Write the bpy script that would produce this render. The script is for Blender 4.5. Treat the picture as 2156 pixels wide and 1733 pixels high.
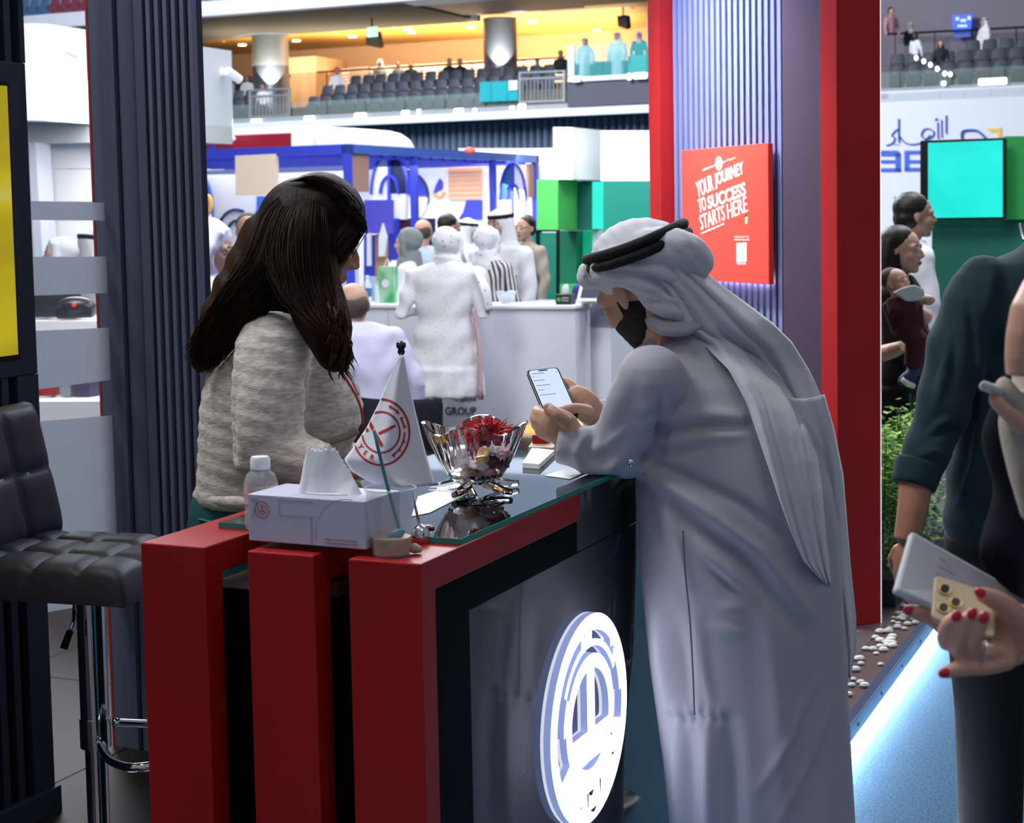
import bpy, bmesh, math, random
import numpy as np
from mathutils import Vector, Matrix
random.seed(7); RNG = np.random.default_rng(7)
for _o in list(bpy.data.objects): bpy.data.objects.remove(_o)
S = bpy.context.scene
C = S.collection
# ------------------------------------------------------------ camera
F, CX, CY, H = 3500.0, 1078.0, 720.0, 1.65
_p = math.atan(.078); _r = .0186
cp, sp, cr, sr = math.cos(_p), math.sin(_p), math.cos(_r), math.sin(_r)
CAM = Vector((0, 0, H))
_R0 = Vector((1, 0, 0)); _U0 = Vector((0, sp, cp)); _F0 = Vector((0, cp, -sp))
cam_d = bpy.data.cameras.new('camera'); cam = bpy.data.objects.new('camera', cam_d); C.objects.link(cam)
_rt = _R0*cr - _U0*sr; _up = _R0*sr + _U0*cr
cam.matrix_world = Matrix(((_rt.x, _up.x, -_F0.x, 0), (_rt.y, _up.y, -_F0.y, 0), (_rt.z, _up.z, -_F0.z, H), (0, 0, 0, 1)))
cam_d.sensor_fit = 'HORIZONTAL'; cam_d.sensor_width = 36; cam_d.lens = 36*F/2156
cam_d.shift_y = -(866.5-CY)/2156; cam_d.clip_end = 300; cam_d.clip_start = .05
cam_d.dof.use_dof = True; cam_d.dof.focus_distance = 3.1; cam_d.dof.aperture_fstop = 11.0
S.camera = cam
# ------------------------------------------------------------ world, exposure, hall lights
S.view_settings.view_transform = 'Standard'; S.view_settings.look = 'None'
S.view_settings.exposure = 0.0; S.view_settings.gamma = 1.0; S.view_settings.use_curve_mapping = False
W = bpy.data.worlds.new('hall_air'); S.world = W; W.use_nodes = True
W.node_tree.nodes['Background'].inputs[0].default_value = (.60, .62, .71, 1)
W.node_tree.nodes['Background'].inputs[1].default_value = .34
def area(name, loc, tgt, size, power, col=(1, 1, 1), sy=None, spread=180):
    d = bpy.data.lights.new(name, 'AREA'); d.energy = power; d.color = col
    d.shape = 'RECTANGLE'; d.size = size; d.size_y = sy or size; d.spread = math.radians(spread)
    o = bpy.data.objects.new(name, d); C.objects.link(o); o.location = loc
    o.rotation_euler = (Vector(tgt)-Vector(loc)).to_track_quat('-Z', 'Y').to_euler()
    return o
# high bay lamps of the hall, plus lamps added to brighten dim places
area('hall_lamp', (-3.2, 3.6, 7.0), (0.1, 3.2, 1), 2.2, 330, (.99, .98, 1))
area('hall_lamp', (2.5, -1.5, 9.0), (0.6, 3.2, 1), 2.5, 70, (.97, .97, 1))
area('hall_lamp', (-2.0, 17.0, 9.5), (-1.0, 15.0, 0), 7, 1000, (.95, .97, 1))
area('hall_lamp', (4.0, 10.5, 8.0), (3.3, 10.0, 0), 3, 420, (.97, .98, 1))
area('added_booth_lamp', (0.8, 8.2, 4.6), (-0.4, 11.6, 0.7), 2.0, 80, (1, 1, 1), sy=.6)  # added to brighten the front of the far white counter
area('added_booth_lamp', (-2.3, 6.6, 3.4), (-2.4, 8.4, 0.9), 1.2, 60, (1, 1, 1), sy=.5)  # added behind the glass to make the frosted bands glow
area('hall_lamp', (-6.0, 30.0, 12.0), (-5.0, 28.0, 0), 12, 4500, (.95, .97, 1))
area('hall_lamp', (12.0, 24.0, 12.0), (9.0, 24.0, 0), 8, 1500, (.92, .95, 1))
area('hall_lamp', (-9.0, 36.0, 15.0), (-3.0, 56.0, 7.0), 8, 9000, (.93, .96, 1))  # added to brighten the balcony front and seats, source unseen

# ------------------------------------------------------------ geometry of the view: pixel of the photo -> point in the hall
def ray(px, py):
    a1 = px-CX; b1 = CY-py
    a = a1*cr+b1*sr; b = -a1*sr+b1*cr
    return _R0*a+_U0*b+_F0*F
def at(px, py, Y): d = ray(px, py); return CAM+d*(Y/d.y)
def onz(px, py, z): d = ray(px, py); return CAM+d*((z-H)/d.z)
def onpl(px, py, p, n): d = ray(px, py); return CAM+d*((Vector(p)-CAM).dot(n)/d.dot(n))
def V(*a): return Vector(a)
UX = V(math.sin(math.radians(24)), math.cos(math.radians(24)), 0)     # long axis of booth and hall
VX = V(UX.y, -UX.x, 0)                                                 # across it
ZX = V(0, 0, 1)
# ------------------------------------------------------------ mesh builder
ORG = {}
class MB:
    def __init__(s): s.v = []; s.f = []
    def add(s, vs, fs):
        n = len(s.v); s.v += [Vector(q) for q in vs]; s.f += [tuple(i+n for i in f) for f in fs]; return s
    def box(s, c, sx, sy, sz, R=None):
        a, b, d = R or (V(1, 0, 0), V(0, 1, 0), V(0, 0, 1)); c = Vector(c)
        P = [c+a*(i*sx/2)+b*(j*sy/2)+d*(k*sz/2) for k in (-1, 1) for j in (-1, 1) for i in (-1, 1)]
        return s.add(P, [(0, 2, 3, 1), (4, 5, 7, 6), (0, 1, 5, 4), (2, 6, 7, 3), (0, 4, 6, 2), (1, 3, 7, 5)])
    def prism(s, pts, vec):
        n = len(pts); vec = Vector(vec); P = [Vector(q) for q in pts]; P += [q+vec for q in P]
        return s.add(P, [tuple(range(n))[::-1], tuple(range(n, 2*n))]+[(i, (i+1) % n, n+(i+1) % n, n+i) for i in range(n)])
    def loft(s, rings, cap=True, closed=True):
        m = len(rings[0]); P = [q for r in rings for q in r]; fs = []
        for i in range(len(rings)-1):
            for j in range(m if closed else m-1):
                k = (j+1) % m; fs.append((i*m+j, i*m+k, (i+1)*m+k, (i+1)*m+j))
        if cap: fs += [tuple(range(m))[::-1], tuple(range((len(rings)-1)*m, len(rings)*m))]
        return s.add(P, fs)
    def tube(s, pts, rad, seg=10, cap=True, flat=1.0, up=None, sub=0):
        P = [Vector(q) for q in pts]
        if not hasattr(rad, '__len__'): rad = [rad]*len(P)
        rad = list(rad)
        if sub:
            Q, r2 = [], []
            for i in range(len(P)-1):
                p0 = P[max(i-1, 0)]; p1 = P[i]; p2 = P[i+1]; p3 = P[min(i+2, len(P)-1)]
                for k in range(sub):
                    t = k/sub
                    Q.append(.5*((2*p1)+(-p0+p2)*t+(2*p0-5*p1+4*p2-p3)*t*t+(-p0+3*p1-3*p2+p3)*t**3)); r2.append(rad[i]*(1-t)+rad[i+1]*t)
            Q.append(P[-1]); r2.append(rad[-1]); P, rad = Q, r2
        n = len(P); T = [(P[min(i+1, n-1)]-P[max(i-1, 0)]).normalized() for i in range(n)]
        a = Vector(up) if up is not None else (V(0, 0, 1) if abs(T[0].z) < .9 else V(1, 0, 0))
        rings = []
        for i in range(n):
            b = T[i].cross(a)
            if b.length < 1e-6: b = T[i].orthogonal()
            b.normalize(); a = b.cross(T[i]).normalized()
            rings.append([P[i]+b*(rad[i]*math.cos(2*math.pi*k/seg))+a*(rad[i]*flat*math.sin(2*math.pi*k/seg)) for k in range(seg)])
        return s.loft(rings, cap)
    def ell(s, c, r, R=None, nu=14, nv=8):
        a, b, d = R or (V(1, 0, 0), V(0, 1, 0), V(0, 0, 1)); c = Vector(c)
        if not hasattr(r, '__len__'): r = (r, r, r)
        P = [c-d*r[2]]; fs = []
        for i in range(1, nv):
            t = -math.pi/2+math.pi*i/nv
            for j in range(nu):
                q = 2*math.pi*j/nu
                P.append(c+a*(r[0]*math.cos(t)*math.cos(q))+b*(r[1]*math.cos(t)*math.sin(q))+d*(r[2]*math.sin(t)))
        P.append(c+d*r[2]); L = len(P)-1
        for j in range(nu): fs.append((0, 1+(j+1) % nu, 1+j)); fs.append((L, L-nu+j, L-nu+(j+1) % nu))
        for i in range(nv-2):
            for j in range(nu):
                k = (j+1) % nu; o = 1+i*nu; fs.append((o+j, o+k, o+nu+k, o+nu+j))
        return s.add(P, fs)
    def lathe(s, c, prof, seg=20, R=None, cap=True):
        a, b, d = R or (V(1, 0, 0), V(0, 1, 0), V(0, 0, 1)); c = Vector(c)
        return s.loft([[c+d*z+a*(r*math.cos(2*math.pi*k/seg))+b*(r*math.sin(2*math.pi*k/seg)) for k in range(seg)] for r, z in prof], cap)
    def join(s, o): return s.add(o.v, o.f)
    def grid(s, fn, nu, nv):
        P = [fn(i/nu, j/nv) for j in range(nv+1) for i in range(nu+1)]
        return s.add(P, [(j*(nu+1)+i, j*(nu+1)+i+1, (j+1)*(nu+1)+i+1, (j+1)*(nu+1)+i) for j in range(nv) for i in range(nu)])
    def build(s, name, m, parent=None, smooth=False, bevel=0, org=None, seg=2, angle=None):
        me = bpy.data.meshes.new(name); P = s.v
        if parent is not None: o0 = ORG[parent]
        else:
            A = np.array([tuple(q) for q in P]); mn = A.min(0); mx = A.max(0)
            o0 = Vector(org) if org is not None else V((mn[0]+mx[0])/2, (mn[1]+mx[1])/2, mn[2])
        me.from_pydata([tuple(q-o0) for q in P], [], s.f)
        bm = bmesh.new(); bm.from_mesh(me)
        bmesh.ops.recalc_face_normals(bm, faces=bm.faces)
        if bevel:
            es = [e for e in bm.edges if len(e.link_faces) == 2 and e.calc_face_angle(0) > .5]
            bmesh.ops.bevel(bm, geom=es, offset=bevel, segments=seg, profile=.5, affect='EDGES')
        bm.to_mesh(me); bm.free()
        if smooth:
            me.shade_smooth()
            if angle: me.set_sharp_from_angle(angle=math.radians(angle))
        me.materials.append(m)
        o = bpy.data.objects.new(name, me); C.objects.link(o)
        if parent is not None: o.parent = parent; ORG[o] = o0
        else: o.location = o0; ORG[o] = o0
        return o
def fuse(mb, vox, sm=4, fac=.5):
    """one continuous surface from overlapping closed shapes"""
    me = bpy.data.meshes.new('t'); me.from_pydata([tuple(q) for q in mb.v], [], mb.f)
    bm = bmesh.new(); bm.from_mesh(me); bmesh.ops.recalc_face_normals(bm, faces=bm.faces); bm.to_mesh(me); bm.free()
    o = bpy.data.objects.new('t', me); C.objects.link(o)
    r = o.modifiers.new('r', 'REMESH'); r.mode = 'VOXEL'; r.voxel_size = vox; r.use_smooth_shade = True
    if sm: q = o.modifiers.new('s', 'SMOOTH'); q.factor = fac; q.iterations = sm
    dg = bpy.context.evaluated_depsgraph_get(); e = o.evaluated_get(dg); m2 = e.to_mesh()
    n = len(m2.vertices); A = np.empty(n*3, np.float32); m2.vertices.foreach_get('co', A); A = A.reshape(-1, 3).astype(float)
    fs = [tuple(p.vertices) for p in m2.polygons]
    e.to_mesh_clear(); bpy.data.objects.remove(o); bpy.data.meshes.remove(me)
    out = MB(); out.A = A; out.v = [Vector(q) for q in A]; out.f = fs; return out
def normals(mb):
    A = np.array([tuple(q) for q in mb.v]); N = np.zeros_like(A)
    Q = np.array([f if len(f) == 4 else (f[0], f[1], f[2], f[2]) for f in mb.f])
    n = np.cross(A[Q[:, 2]]-A[Q[:, 0]], A[Q[:, 3]]-A[Q[:, 1]])
    z = np.linalg.norm(n, axis=1) == 0
    if z.any(): n[z] = np.cross(A[Q[z, 1]]-A[Q[z, 0]], A[Q[z, 2]]-A[Q[z, 0]])
    for k in range(4): np.add.at(N, Q[:, k], n)
    return A, N/(np.linalg.norm(N, axis=1, keepdims=True)+1e-12)
def disp(mb, fn):
    """push the surface along its normal by fn(points, normals) metres (folds)"""
    A, N = normals(mb); d = fn(A, N); A = A+N*d[:, None]; mb.v = [Vector(q) for q in A]; return mb
def ridge(A, pts, w, h, off=0.0):
    """a soft fold along a 3D polyline"""
    D = np.full(len(A), 1e9)
    for p, q in zip(pts[:-1], pts[1:]):
        p = np.array(p); q = np.array(q); d = q-p
        t = np.clip(((A-p)@d)/(d@d), 0, 1); D = np.minimum(D, np.linalg.norm(A-(p+t[:, None]*d), axis=1))
    return h*np.exp(-(D/w)**2)
def project(A):
    d = A-np.array(CAM); a = d[:, 0]; cf = d[:, 1]*cp-d[:, 2]*sp; cu_ = d[:, 1]*sp+d[:, 2]*cp
    a = F*a/cf; b = F*cu_/cf; return CX+a*cr-b*sr, CY-(a*sr+b*cr)
def fold(A, N, pts, w, h):
    """a fold on the side of a cloth seen in the photo, its course read off the photo; w in photo pixels, h in metres"""
    X, Y = project(A); D2 = np.full(len(A), 1e9); T = np.zeros(len(A)); n = len(pts)-1
    for i, (p, q) in enumerate(zip(pts[:-1], pts[1:])):
        dx, dy = q[0]-p[0], q[1]-p[1]; t = np.clip(((X-p[0])*dx+(Y-p[1])*dy)/(dx*dx+dy*dy), 0, 1)
        dd = (X-p[0]-t*dx)**2+(Y-p[1]-t*dy)**2; k = dd < D2; D2[k] = dd[k]; T[k] = (i+t[k])/n
    face = np.clip(-(N@np.array((0.0, 1.0, 0.0)))*2.5, 0, 1)
    return h*np.exp(-D2/(w*w))*face*np.sin(np.pi*(.12+.76*T))
# ------------------------------------------------------------ materials
def lin(h):
    if not isinstance(h, str): return tuple(h)[:3]
    h = h.lstrip('#'); r = []
    for i in (0, 2, 4):
        c = int(h[i:i+2], 16)/255; r.append(c/12.92 if c <= .04045 else ((c+.055)/1.055)**2.4)
    return tuple(r)
MATS = {}
def M(name, col, rough=.5, metal=0, spec=.5, emit=None, es=0, trans=0, ior=1.45, alpha=1, coat=0, sheen=0, var=None, bump=None, sss=0, aniso=None):
    if name in MATS: return MATS[name]
    m = bpy.data.materials.new(name); m.use_nodes = True; nt = m.node_tree; b = nt.nodes['Principled BSDF']
    c = lin(col); b.inputs['Base Color'].default_value = (*c, 1)
    b.inputs['Roughness'].default_value = rough; b.inputs['Metallic'].default_value = metal
    b.inputs['Specular IOR Level'].default_value = spec; b.inputs['IOR'].default_value = ior
    b.inputs['Transmission Weight'].default_value = trans; b.inputs['Alpha'].default_value = alpha
    b.inputs['Coat Weight'].default_value = coat; b.inputs['Sheen Weight'].default_value = sheen
    if sss: b.inputs['Subsurface Weight'].default_value = sss; b.inputs['Subsurface Radius'].default_value = (.01, .004, .002)
    if emit is not None: b.inputs['Emission Color'].default_value = (*lin(emit), 1); b.inputs['Emission Strength'].default_value = es
    tc = None
    def coord(scale):
        nonlocal tc
        tc = tc or nt.nodes.new('ShaderNodeTexCoord')
        if hasattr(scale, '__len__'):
            mp = nt.nodes.new('ShaderNodeMapping'); mp.inputs['Scale'].default_value = scale; nt.links.new(tc.outputs['Object'], mp.inputs[0]); return mp.outputs[0], 1.0
        return tc.outputs['Object'], scale
    if var:                                   # (scale, amount, second colour or None)
        n = nt.nodes.new('ShaderNodeTexNoise'); v_, sc = coord(var[0]); nt.links.new(v_, n.inputs['Vector']); n.inputs['Scale'].default_value = sc; n.inputs['Detail'].default_value = 4
        x = nt.nodes.new('ShaderNodeMix'); x.data_type = 'RGBA'
        c2 = lin(var[2]) if len(var) > 2 and var[2] else tuple(k*(1-var[1]) for k in c)
        x.inputs[6].default_value = (*c, 1); x.inputs[7].default_value = (*c2, 1)
        rp = nt.nodes.new('ShaderNodeValToRGB'); rp.color_ramp.elements[0].position = .4; rp.color_ramp.elements[1].position = .62
        nt.links.new(n.outputs[0], rp.inputs[0]); nt.links.new(rp.outputs[0], x.inputs[0]); nt.links.new(x.outputs[2], b.inputs['Base Color'])
    if bump:                                  # (scale, strength)
        n = nt.nodes.new('ShaderNodeTexNoise'); v_, sc = coord(bump[0]); nt.links.new(v_, n.inputs['Vector']); n.inputs['Scale'].default_value = sc; n.inputs['Detail'].default_value = 3
        k = nt.nodes.new('ShaderNodeBump'); k.inputs['Strength'].default_value = bump[1]; k.inputs['Distance'].default_value = .004
        nt.links.new(n.outputs[0], k.inputs['Height']); nt.links.new(k.outputs[0], b.inputs['Normal'])
    MATS[name] = m; return m
def GL(name, col, op=.15, rough=.05):
    """thin pane: mostly clear, a little tint and gloss"""
    if name in MATS: return MATS[name]
    m = bpy.data.materials.new(name); m.use_nodes = True; nt = m.node_tree; b = nt.nodes['Principled BSDF']; out = nt.nodes['Material Output']
    b.inputs['Base Color'].default_value = (*lin(col), 1); b.inputs['Roughness'].default_value = rough
    t = nt.nodes.new('ShaderNodeBsdfTransparent'); x = nt.nodes.new('ShaderNodeMixShader'); x.inputs[0].default_value = op
    nt.links.new(t.outputs[0], x.inputs[1]); nt.links.new(b.outputs[0], x.inputs[2]); nt.links.new(x.outputs[0], out.inputs[0])
    MATS[name] = m; return m
# ------------------------------------------------------------ things
def tag(o, label=None, cat=None, group=None, kind=None):
    if label: o['label'] = label
    if cat: o['category'] = cat
    if group: o['group'] = group
    if kind: o['kind'] = kind
    return o
def thing(name, label, cat, loc, group=None, kind=None):
    o = bpy.data.objects.new(name, None); C.objects.link(o); o.location = Vector(loc); o.empty_display_size = .05
    ORG[o] = Vector(loc); return tag(o, label, cat, group, kind)
def copy_tree(o, parent=None):
    c = o.copy(); C.objects.link(c)
    if parent is not None: c.parent = parent
    for ch in list(o.children): copy_tree(ch, c)
    return c
def text(s, bl, right, upv, n, m, parent, name, ext=.002, bold=0.0, shear=0.0, label=None, top=True, kind=None):
    """flat lettering fitted into the parallelogram bl, bl+right, bl+up; n = outward normal"""
    cu = bpy.data.curves.new('t', 'FONT'); cu.body = s; cu.size = 1; cu.extrude = .01; cu.offset = bold; cu.shear = shear; cu.resolution_u = 3
    o = bpy.data.objects.new('t', cu); C.objects.link(o); dg = bpy.context.evaluated_depsgraph_get()
    me = o.evaluated_get(dg).to_mesh(); P = [v.co.copy() for v in me.vertices]; fs = [tuple(p.vertices) for p in me.polygons]
    o.evaluated_get(dg).to_mesh_clear(); bpy.data.objects.remove(o)
    if not P: return None
    x0 = min(q.x for q in P); x1 = max(q.x for q in P); y0 = min(q.y for q in P); y1 = max(q.y for q in P)
    mb = MB(); mb.add([Vector(bl)+Vector(right)*((q.x-x0)/(x1-x0))+Vector(upv)*((q.y-y0)/(y1-y0))+Vector(n)*(ext if q.z > 0 else 0) for q in P], fs)
    t = mb.build(name, m, parent)
    if label: t['label'] = label
    return t
# ============================================================ materials of the booth
m_red = M('red_lacquer', '#a81a1a', .4, spec=.4, var=(3, .12), bump=(260, .03))
m_redd = M('red_lacquer_pillar', '#ad2123', .5, spec=.3, var=(2, .1))
m_black = M('black_laminate', '#07080c', .35, spec=.3)
m_char = M('charcoal_panel', '#545b6f', .6, spec=.3, var=(4, .08))
m_chard = M('charcoal_recess', '#232634', .7, spec=.2)
m_chara = M('charcoal_wall_unit', '#2d3042', .6, spec=.25)
m_white = M('white_laminate', '#e9eaee', .4)
m_chrome = M('chrome', '#d9dde2', .07, metal=1)
m_steel = M('brushed_steel', '#aab0b6', .3, metal=1)
def marble(name, base, vein, scale, rough, ior, thr=.035):
    m = M(name, base, rough, ior=ior); nt = m.node_tree; b = nt.nodes['Principled BSDF']
    tc = nt.nodes.new('ShaderNodeTexCoord'); n1 = nt.nodes.new('ShaderNodeTexNoise'); n1.inputs['Scale'].default_value = scale; n1.inputs['Detail'].default_value = 6
    n1.inputs['Distortion'].default_value = 1.2
    mp = nt.nodes.new('ShaderNodeMapping'); mp.inputs['Rotation'].default_value = (.5, .3, .6); mp.inputs['Scale'].default_value = (1, 1, .55)
    nt.links.new(tc.outputs['Object'], mp.inputs[0]); nt.links.new(mp.outputs[0], n1.inputs['Vector'])
    s = nt.nodes.new('ShaderNodeMath'); s.operation = 'SUBTRACT'; s.inputs[1].default_value = .5
    a = nt.nodes.new('ShaderNodeMath'); a.operation = 'ABSOLUTE'; r = nt.nodes.new('ShaderNodeMapRange')
    r.inputs[1].default_value = 0; r.inputs[2].default_value = thr; r.inputs[3].default_value = 1; r.inputs[4].default_value = 0
    n2 = nt.nodes.new('ShaderNodeTexNoise'); n2.inputs['Scale'].default_value = scale*1.7; nt.links.new(tc.outputs['Object'], n2.inputs['Vector'])
    k = nt.nodes.new('ShaderNodeMapRange'); k.inputs[1].default_value = .5; k.inputs[2].default_value = .68
    q = nt.nodes.new('ShaderNodeMath'); q.operation = 'MULTIPLY'
    x = nt.nodes.new('ShaderNodeMix'); x.data_type = 'RGBA'; x.inputs[6].default_value = (*lin(base), 1); x.inputs[7].default_value = (*lin(vein), 1)
    nt.links.new(n1.outputs[0], s.inputs[0]); nt.links.new(s.outputs[0], a.inputs[0]); nt.links.new(a.outputs[0], r.inputs[0])
    nt.links.new(n2.outputs[0], k.inputs[0]); nt.links.new(r.outputs[0], q.inputs[0]); nt.links.new(k.outputs[0], q.inputs[1])
    nt.links.new(q.outputs[0], x.inputs[0]); nt.links.new(x.outputs[2], b.inputs['Base Color'])
    return m
m_bmarb = marble('black_veined_marble', '#05070c', '#8f97a6', 3.2, .045, 2.7, .012)
m_fmarb = marble('grey_brown_marble', '#5d545b', '#a59ba2', 2.2, .22, 1.5, .02)
m_ftile = marble('dark_brown_marble', '#231d1b', '#40393a', 1.6, .5, 1.4, .02); m_ftile.node_tree.nodes['Principled BSDF'].inputs['Specular IOR Level'].default_value = .15
# ============================================================ floor carpet
def carpet():
    m = M('blue_carpet', '#446780', .95, spec=.1, var=(130, .4), bump=(420, .8)); return m
g = MB().add([(-40, -6, 0), (40, -6, 0), (40, 95, 0), (-40, 95, 0)], [(0, 1, 2, 3)])
fl = g.build('floor', carpet()); tag(fl, 'blue woven hall carpet under the man in the white robe', 'carpet', kind='structure')
# ============================================================ counter frame: K(along, across, z)
ZT = 1.15; PZ = .08
P0 = onz(885, 1188, ZT)
def K(u, v, z): return V(P0.x, P0.y, 0)+UX*u+VX*v+ZX*z
def kv(px, py, z): d = onz(px, py, z)-P0; return d.dot(UX), d.dot(VX)
RK = (UX, VX, ZX)
def kbox(mb, u0, u1, v0, v1, z0, z1): return mb.box(K((u0+u1)/2, (v0+v1)/2, (z0+z1)/2), u1-u0, v1-v0, z1-z0, RK)
BT = .047; BL = .62
pv = [(kv(287, 1145, ZT)[1], kv(421, 1156, ZT)[1]), (kv(514, 1162, ZT)[1], kv(656, 1172, ZT)[1]), (kv(733, 1176, ZT)[1], 0.0)]
VL = pv[0][0]
# ------------------------------------------------------------ platform with floor slabs
pf = thing('floor', 'low marble-topped platform carrying the red counter and the pillar', 'platform', K(0, -2, 0), kind='structure')
pb = MB(); kbox(pb, -4, 9, -7.5, -.02, 0, PZ-.012); pb.build('base', M('platform_core', '#191a20', .7), pf)
tl = 0
for i in range(-3, 8):
    for j in range(7):
        v1 = -.16-j*.9; u0 = i*1.2
        mb = MB(); kbox(mb, u0+.002, u0+1.198, v1-.896, v1, PZ-.012, PZ)
        mb.build('floor_slab', m_fmarb if j == 0 else m_ftile, pf, bevel=.002, seg=1)
mb = MB(); kbox(mb, -4, 9, -.16, -.035, PZ-.012, PZ-.004); mb.build('pebble_bed', M('brown_bed', '#3b1d1c', .6), pf)
# white pebbles on the bed
peb = MB()
for i in range(260):
    u = random.uniform(3.0, 6.5); v = random.uniform(-.15, -.05)
    if random.random() < .5 and u < 4.1: continue
    r = random.uniform(.008, .016); peb.ell(K(u, v, PZ-.002+r*.4), (r*1.3, r, r*.7), nu=6, nv=4)
po = peb.build('white_pebble', M('white_pebble', '#d8d8d4', .6), pf); po['kind'] = 'stuff'
# edge trim, LED strip under it
mb = MB(); kbox(mb, -4, 9, -.035, .0, .035, PZ+.012); mb.build('edge_trim', M('blue_grey_trim', '#3b4a6b', .35, metal=.4), pf, bevel=.003)
mb = MB()
for i in range(20): mb.lathe(K(2.2+i*.35, .0006, .062), [(.006, 0), (.006, .002)], 8, (UX, ZX, VX))
mb.build('screw', m_black, pf)
mb = MB(); kbox(mb, -4, 9, -.028, -.010, .02, .034); mb.build('led_strip', M('led_white_blue', '#ffffff', .5, emit='#e6eeff', es=220), pf)

# ------------------------------------------------------------ reception counter
ct = thing('reception_counter', 'reception counter of three red lacquered bands around a black veined marble body', 'counter', K(.3, -.2, PZ))
for (a, b) in pv:
    mb = MB()
    prof = [(0, PZ), (BT, PZ), (BT, ZT-BT), (BL, ZT-BT), (BL, ZT), (0, ZT)]
    mb.prism([K(u, a, z) for u, z in prof], VX*(b-a)); mb.build('red_band', m_red, ct, bevel=.0025)
bd = MB(); kbox(bd, .13, 1.75, VL+.01, -.02, PZ, 1.052); bd.build('body', M('black_band', '#040508', .6, spec=.1), ct, bevel=.002)
mb = MB(); prof = [(BT, PZ), (.172, PZ), (.172, 1.043), (BL, 1.043), (BL, ZT-BT), (BT, ZT-BT)]
mb.prism([K(u, -.02, z) for u, z in prof], VX*.014); mb.build('black_inner_band', M('black_band', '#040508', .6, spec=.1), ct, bevel=.0015)
mb = MB(); kbox(mb, .172, 1.75, -.02, -.008, PZ, 1.043); mb.build('marble_panel', m_bmarb, ct, bevel=.001, seg=1)
mb = MB(); kbox(mb, BL+.001, 1.75, VL+.01, -.008, 1.0435, ZT-.001); mb.build('marble_block', m_bmarb, ct, bevel=.001, seg=1)
# emblem on the side, lit acrylic, standing off the marble
EC = onpl(1244, 1513, K(0, .008, 0), VX); ER = .189
m_emb = M('lit_white_acrylic', '#f4f6ff', .5, emit='#eef2ff', es=2.4); m_embs = M('acrylic_edge', '#b9c4ee', .5, emit='#9fb0f0', es=.5)
em = thing('emblem', 'backlit white ring emblem with upright T mark on the black marble side', 'emblem', EC)
def ep(r, a): return EC+UX*(r*ER*math.cos(math.radians(a)))+ZX*(r*ER*math.sin(math.radians(a)))
def arc_band(mb, r0, r1, a0, a1, n=40, th=.013):
    fs = []; P = []
    for i in range(n+1):
        a = a0+(a1-a0)*i/n
        for (r, o) in ((r0, 0), (r1, 0), (r1, th), (r0, th)): P.append(ep(r, a)+VX*(o-th))
    for i in range(n):
        for k in range(4): fs.append((i*4+k, i*4+(k+1) % 4, i*4+4+(k+1) % 4, i*4+4+k))
    if abs(a1-a0) < 359: fs += [(0, 1, 2, 3), (n*4+3, n*4+2, n*4+1, n*4)]
    mb.add(P, fs)
def ebar(mb, x0, x1, y0, y1, th=.013):
    mb.prism([EC+UX*(x*ER)+ZX*(y*ER)-VX*th for x, y in ((x0, y0), (x1, y0), (x1, y1), (x0, y1))], VX*th)
e1 = MB(); arc_band(e1, .84, 1, 0, 360, 64)
e2 = MB(); arc_band(e2, .48, .62, 0, 360, 56)
e3 = MB(); arc_band(e3, .69, .755, 28, 150, 26); ebar(e3, -.1, .06, .74, .86); ebar(e3, -.22, -.1, .7, .82); ebar(e3, .62, .78, .38, .52); ebar(e3, .55, .68, .56, .66)
e3s = MB(); arc_band(e3s, .60, .86, 208, 345, 34, .0128)
e4 = MB(); ebar(e4, -.09, .11, -.1, .56); e5 = MB(); ebar(e5, -.5, .5, -.28, -.1); e6 = MB(); ebar(e6, -.44, .44, -.4, -.28, .0126)
e7 = MB(); arc_band(e7, .61, .68, 150, 180, 12)
e8 = MB(); arc_band(e8, .78, .845, 5, 30, 8)
for nm, q in (('outer_ring', e1), ('inner_ring', e2), ('arabic_arc', e3), ('lettering_arc', e3s), ('upright_bar', e4), ('cross_bar', e5), ('cross_bar', e6), ('bridge', e7), ('bridge', e8)):
    o = q.build(nm, m_emb, em); o.data.materials.append(m_embs)
    for p in o.data.polygons:
        if abs(p.normal.dot(VX)) < .5: p.material_index = 1
# small dark letter gaps inside the lower arc
for a, r, w, h in ((268, .72, .14, .05), (262, .78, .03, .16), (287, .75, .03, .14), (318, .77, .07, .03), (250, .84, .02, .05), (272, .9, .16, .04), (330, .62, .04, .03)):
    gp = MB(); c = ep(r, a); gp.prism([c+UX*(dx*w*ER/2)+ZX*(dy*h*ER/2)+VX*.0001 for dx, dy in ((-1, 1), (1, .8), (.3, -1), (-.4, -.6))], VX*.0006); gp.build('letter_gap', M('slate_gap', '#5f6a80', .5), em)
# glass top with green cut edge
gu = kv(993, 1136, ZT+.01)[0]
gt = thing('glass_sheet', 'clear glass sheet with green cut edge lying on the red counter', 'glass top', K(gu, -.2, ZT))
mb = MB(); kbox(mb, gu, 1.72, VL+.05, -.004, ZT+.0005, ZT+.0095)
def clear_glass():
    m = bpy.data.materials.new('counter_glass'); m.use_nodes = True; nt = m.node_tree; b = nt.nodes['Principled BSDF']; out = nt.nodes['Material Output']
    gl = nt.nodes.new('ShaderNodeBsdfGlossy'); gl.inputs['Roughness'].default_value = .02; gl.inputs['Color'].default_value = (.92, .97, 1, 1)
    t = nt.nodes.new('ShaderNodeBsdfTransparent'); t.inputs[0].default_value = (.86, .93, .91, 1)
    fr = nt.nodes.new('ShaderNodeFresnel'); fr.inputs[0].default_value = 1.75
    x = nt.nodes.new('ShaderNodeMixShader'); nt.links.new(fr.outputs[0], x.inputs[0]); nt.links.new(t.outputs[0], x.inputs[1]); nt.links.new(gl.outputs[0], x.inputs[2]); nt.links.new(x.outputs[0], out.inputs[0])
    return m
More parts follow.
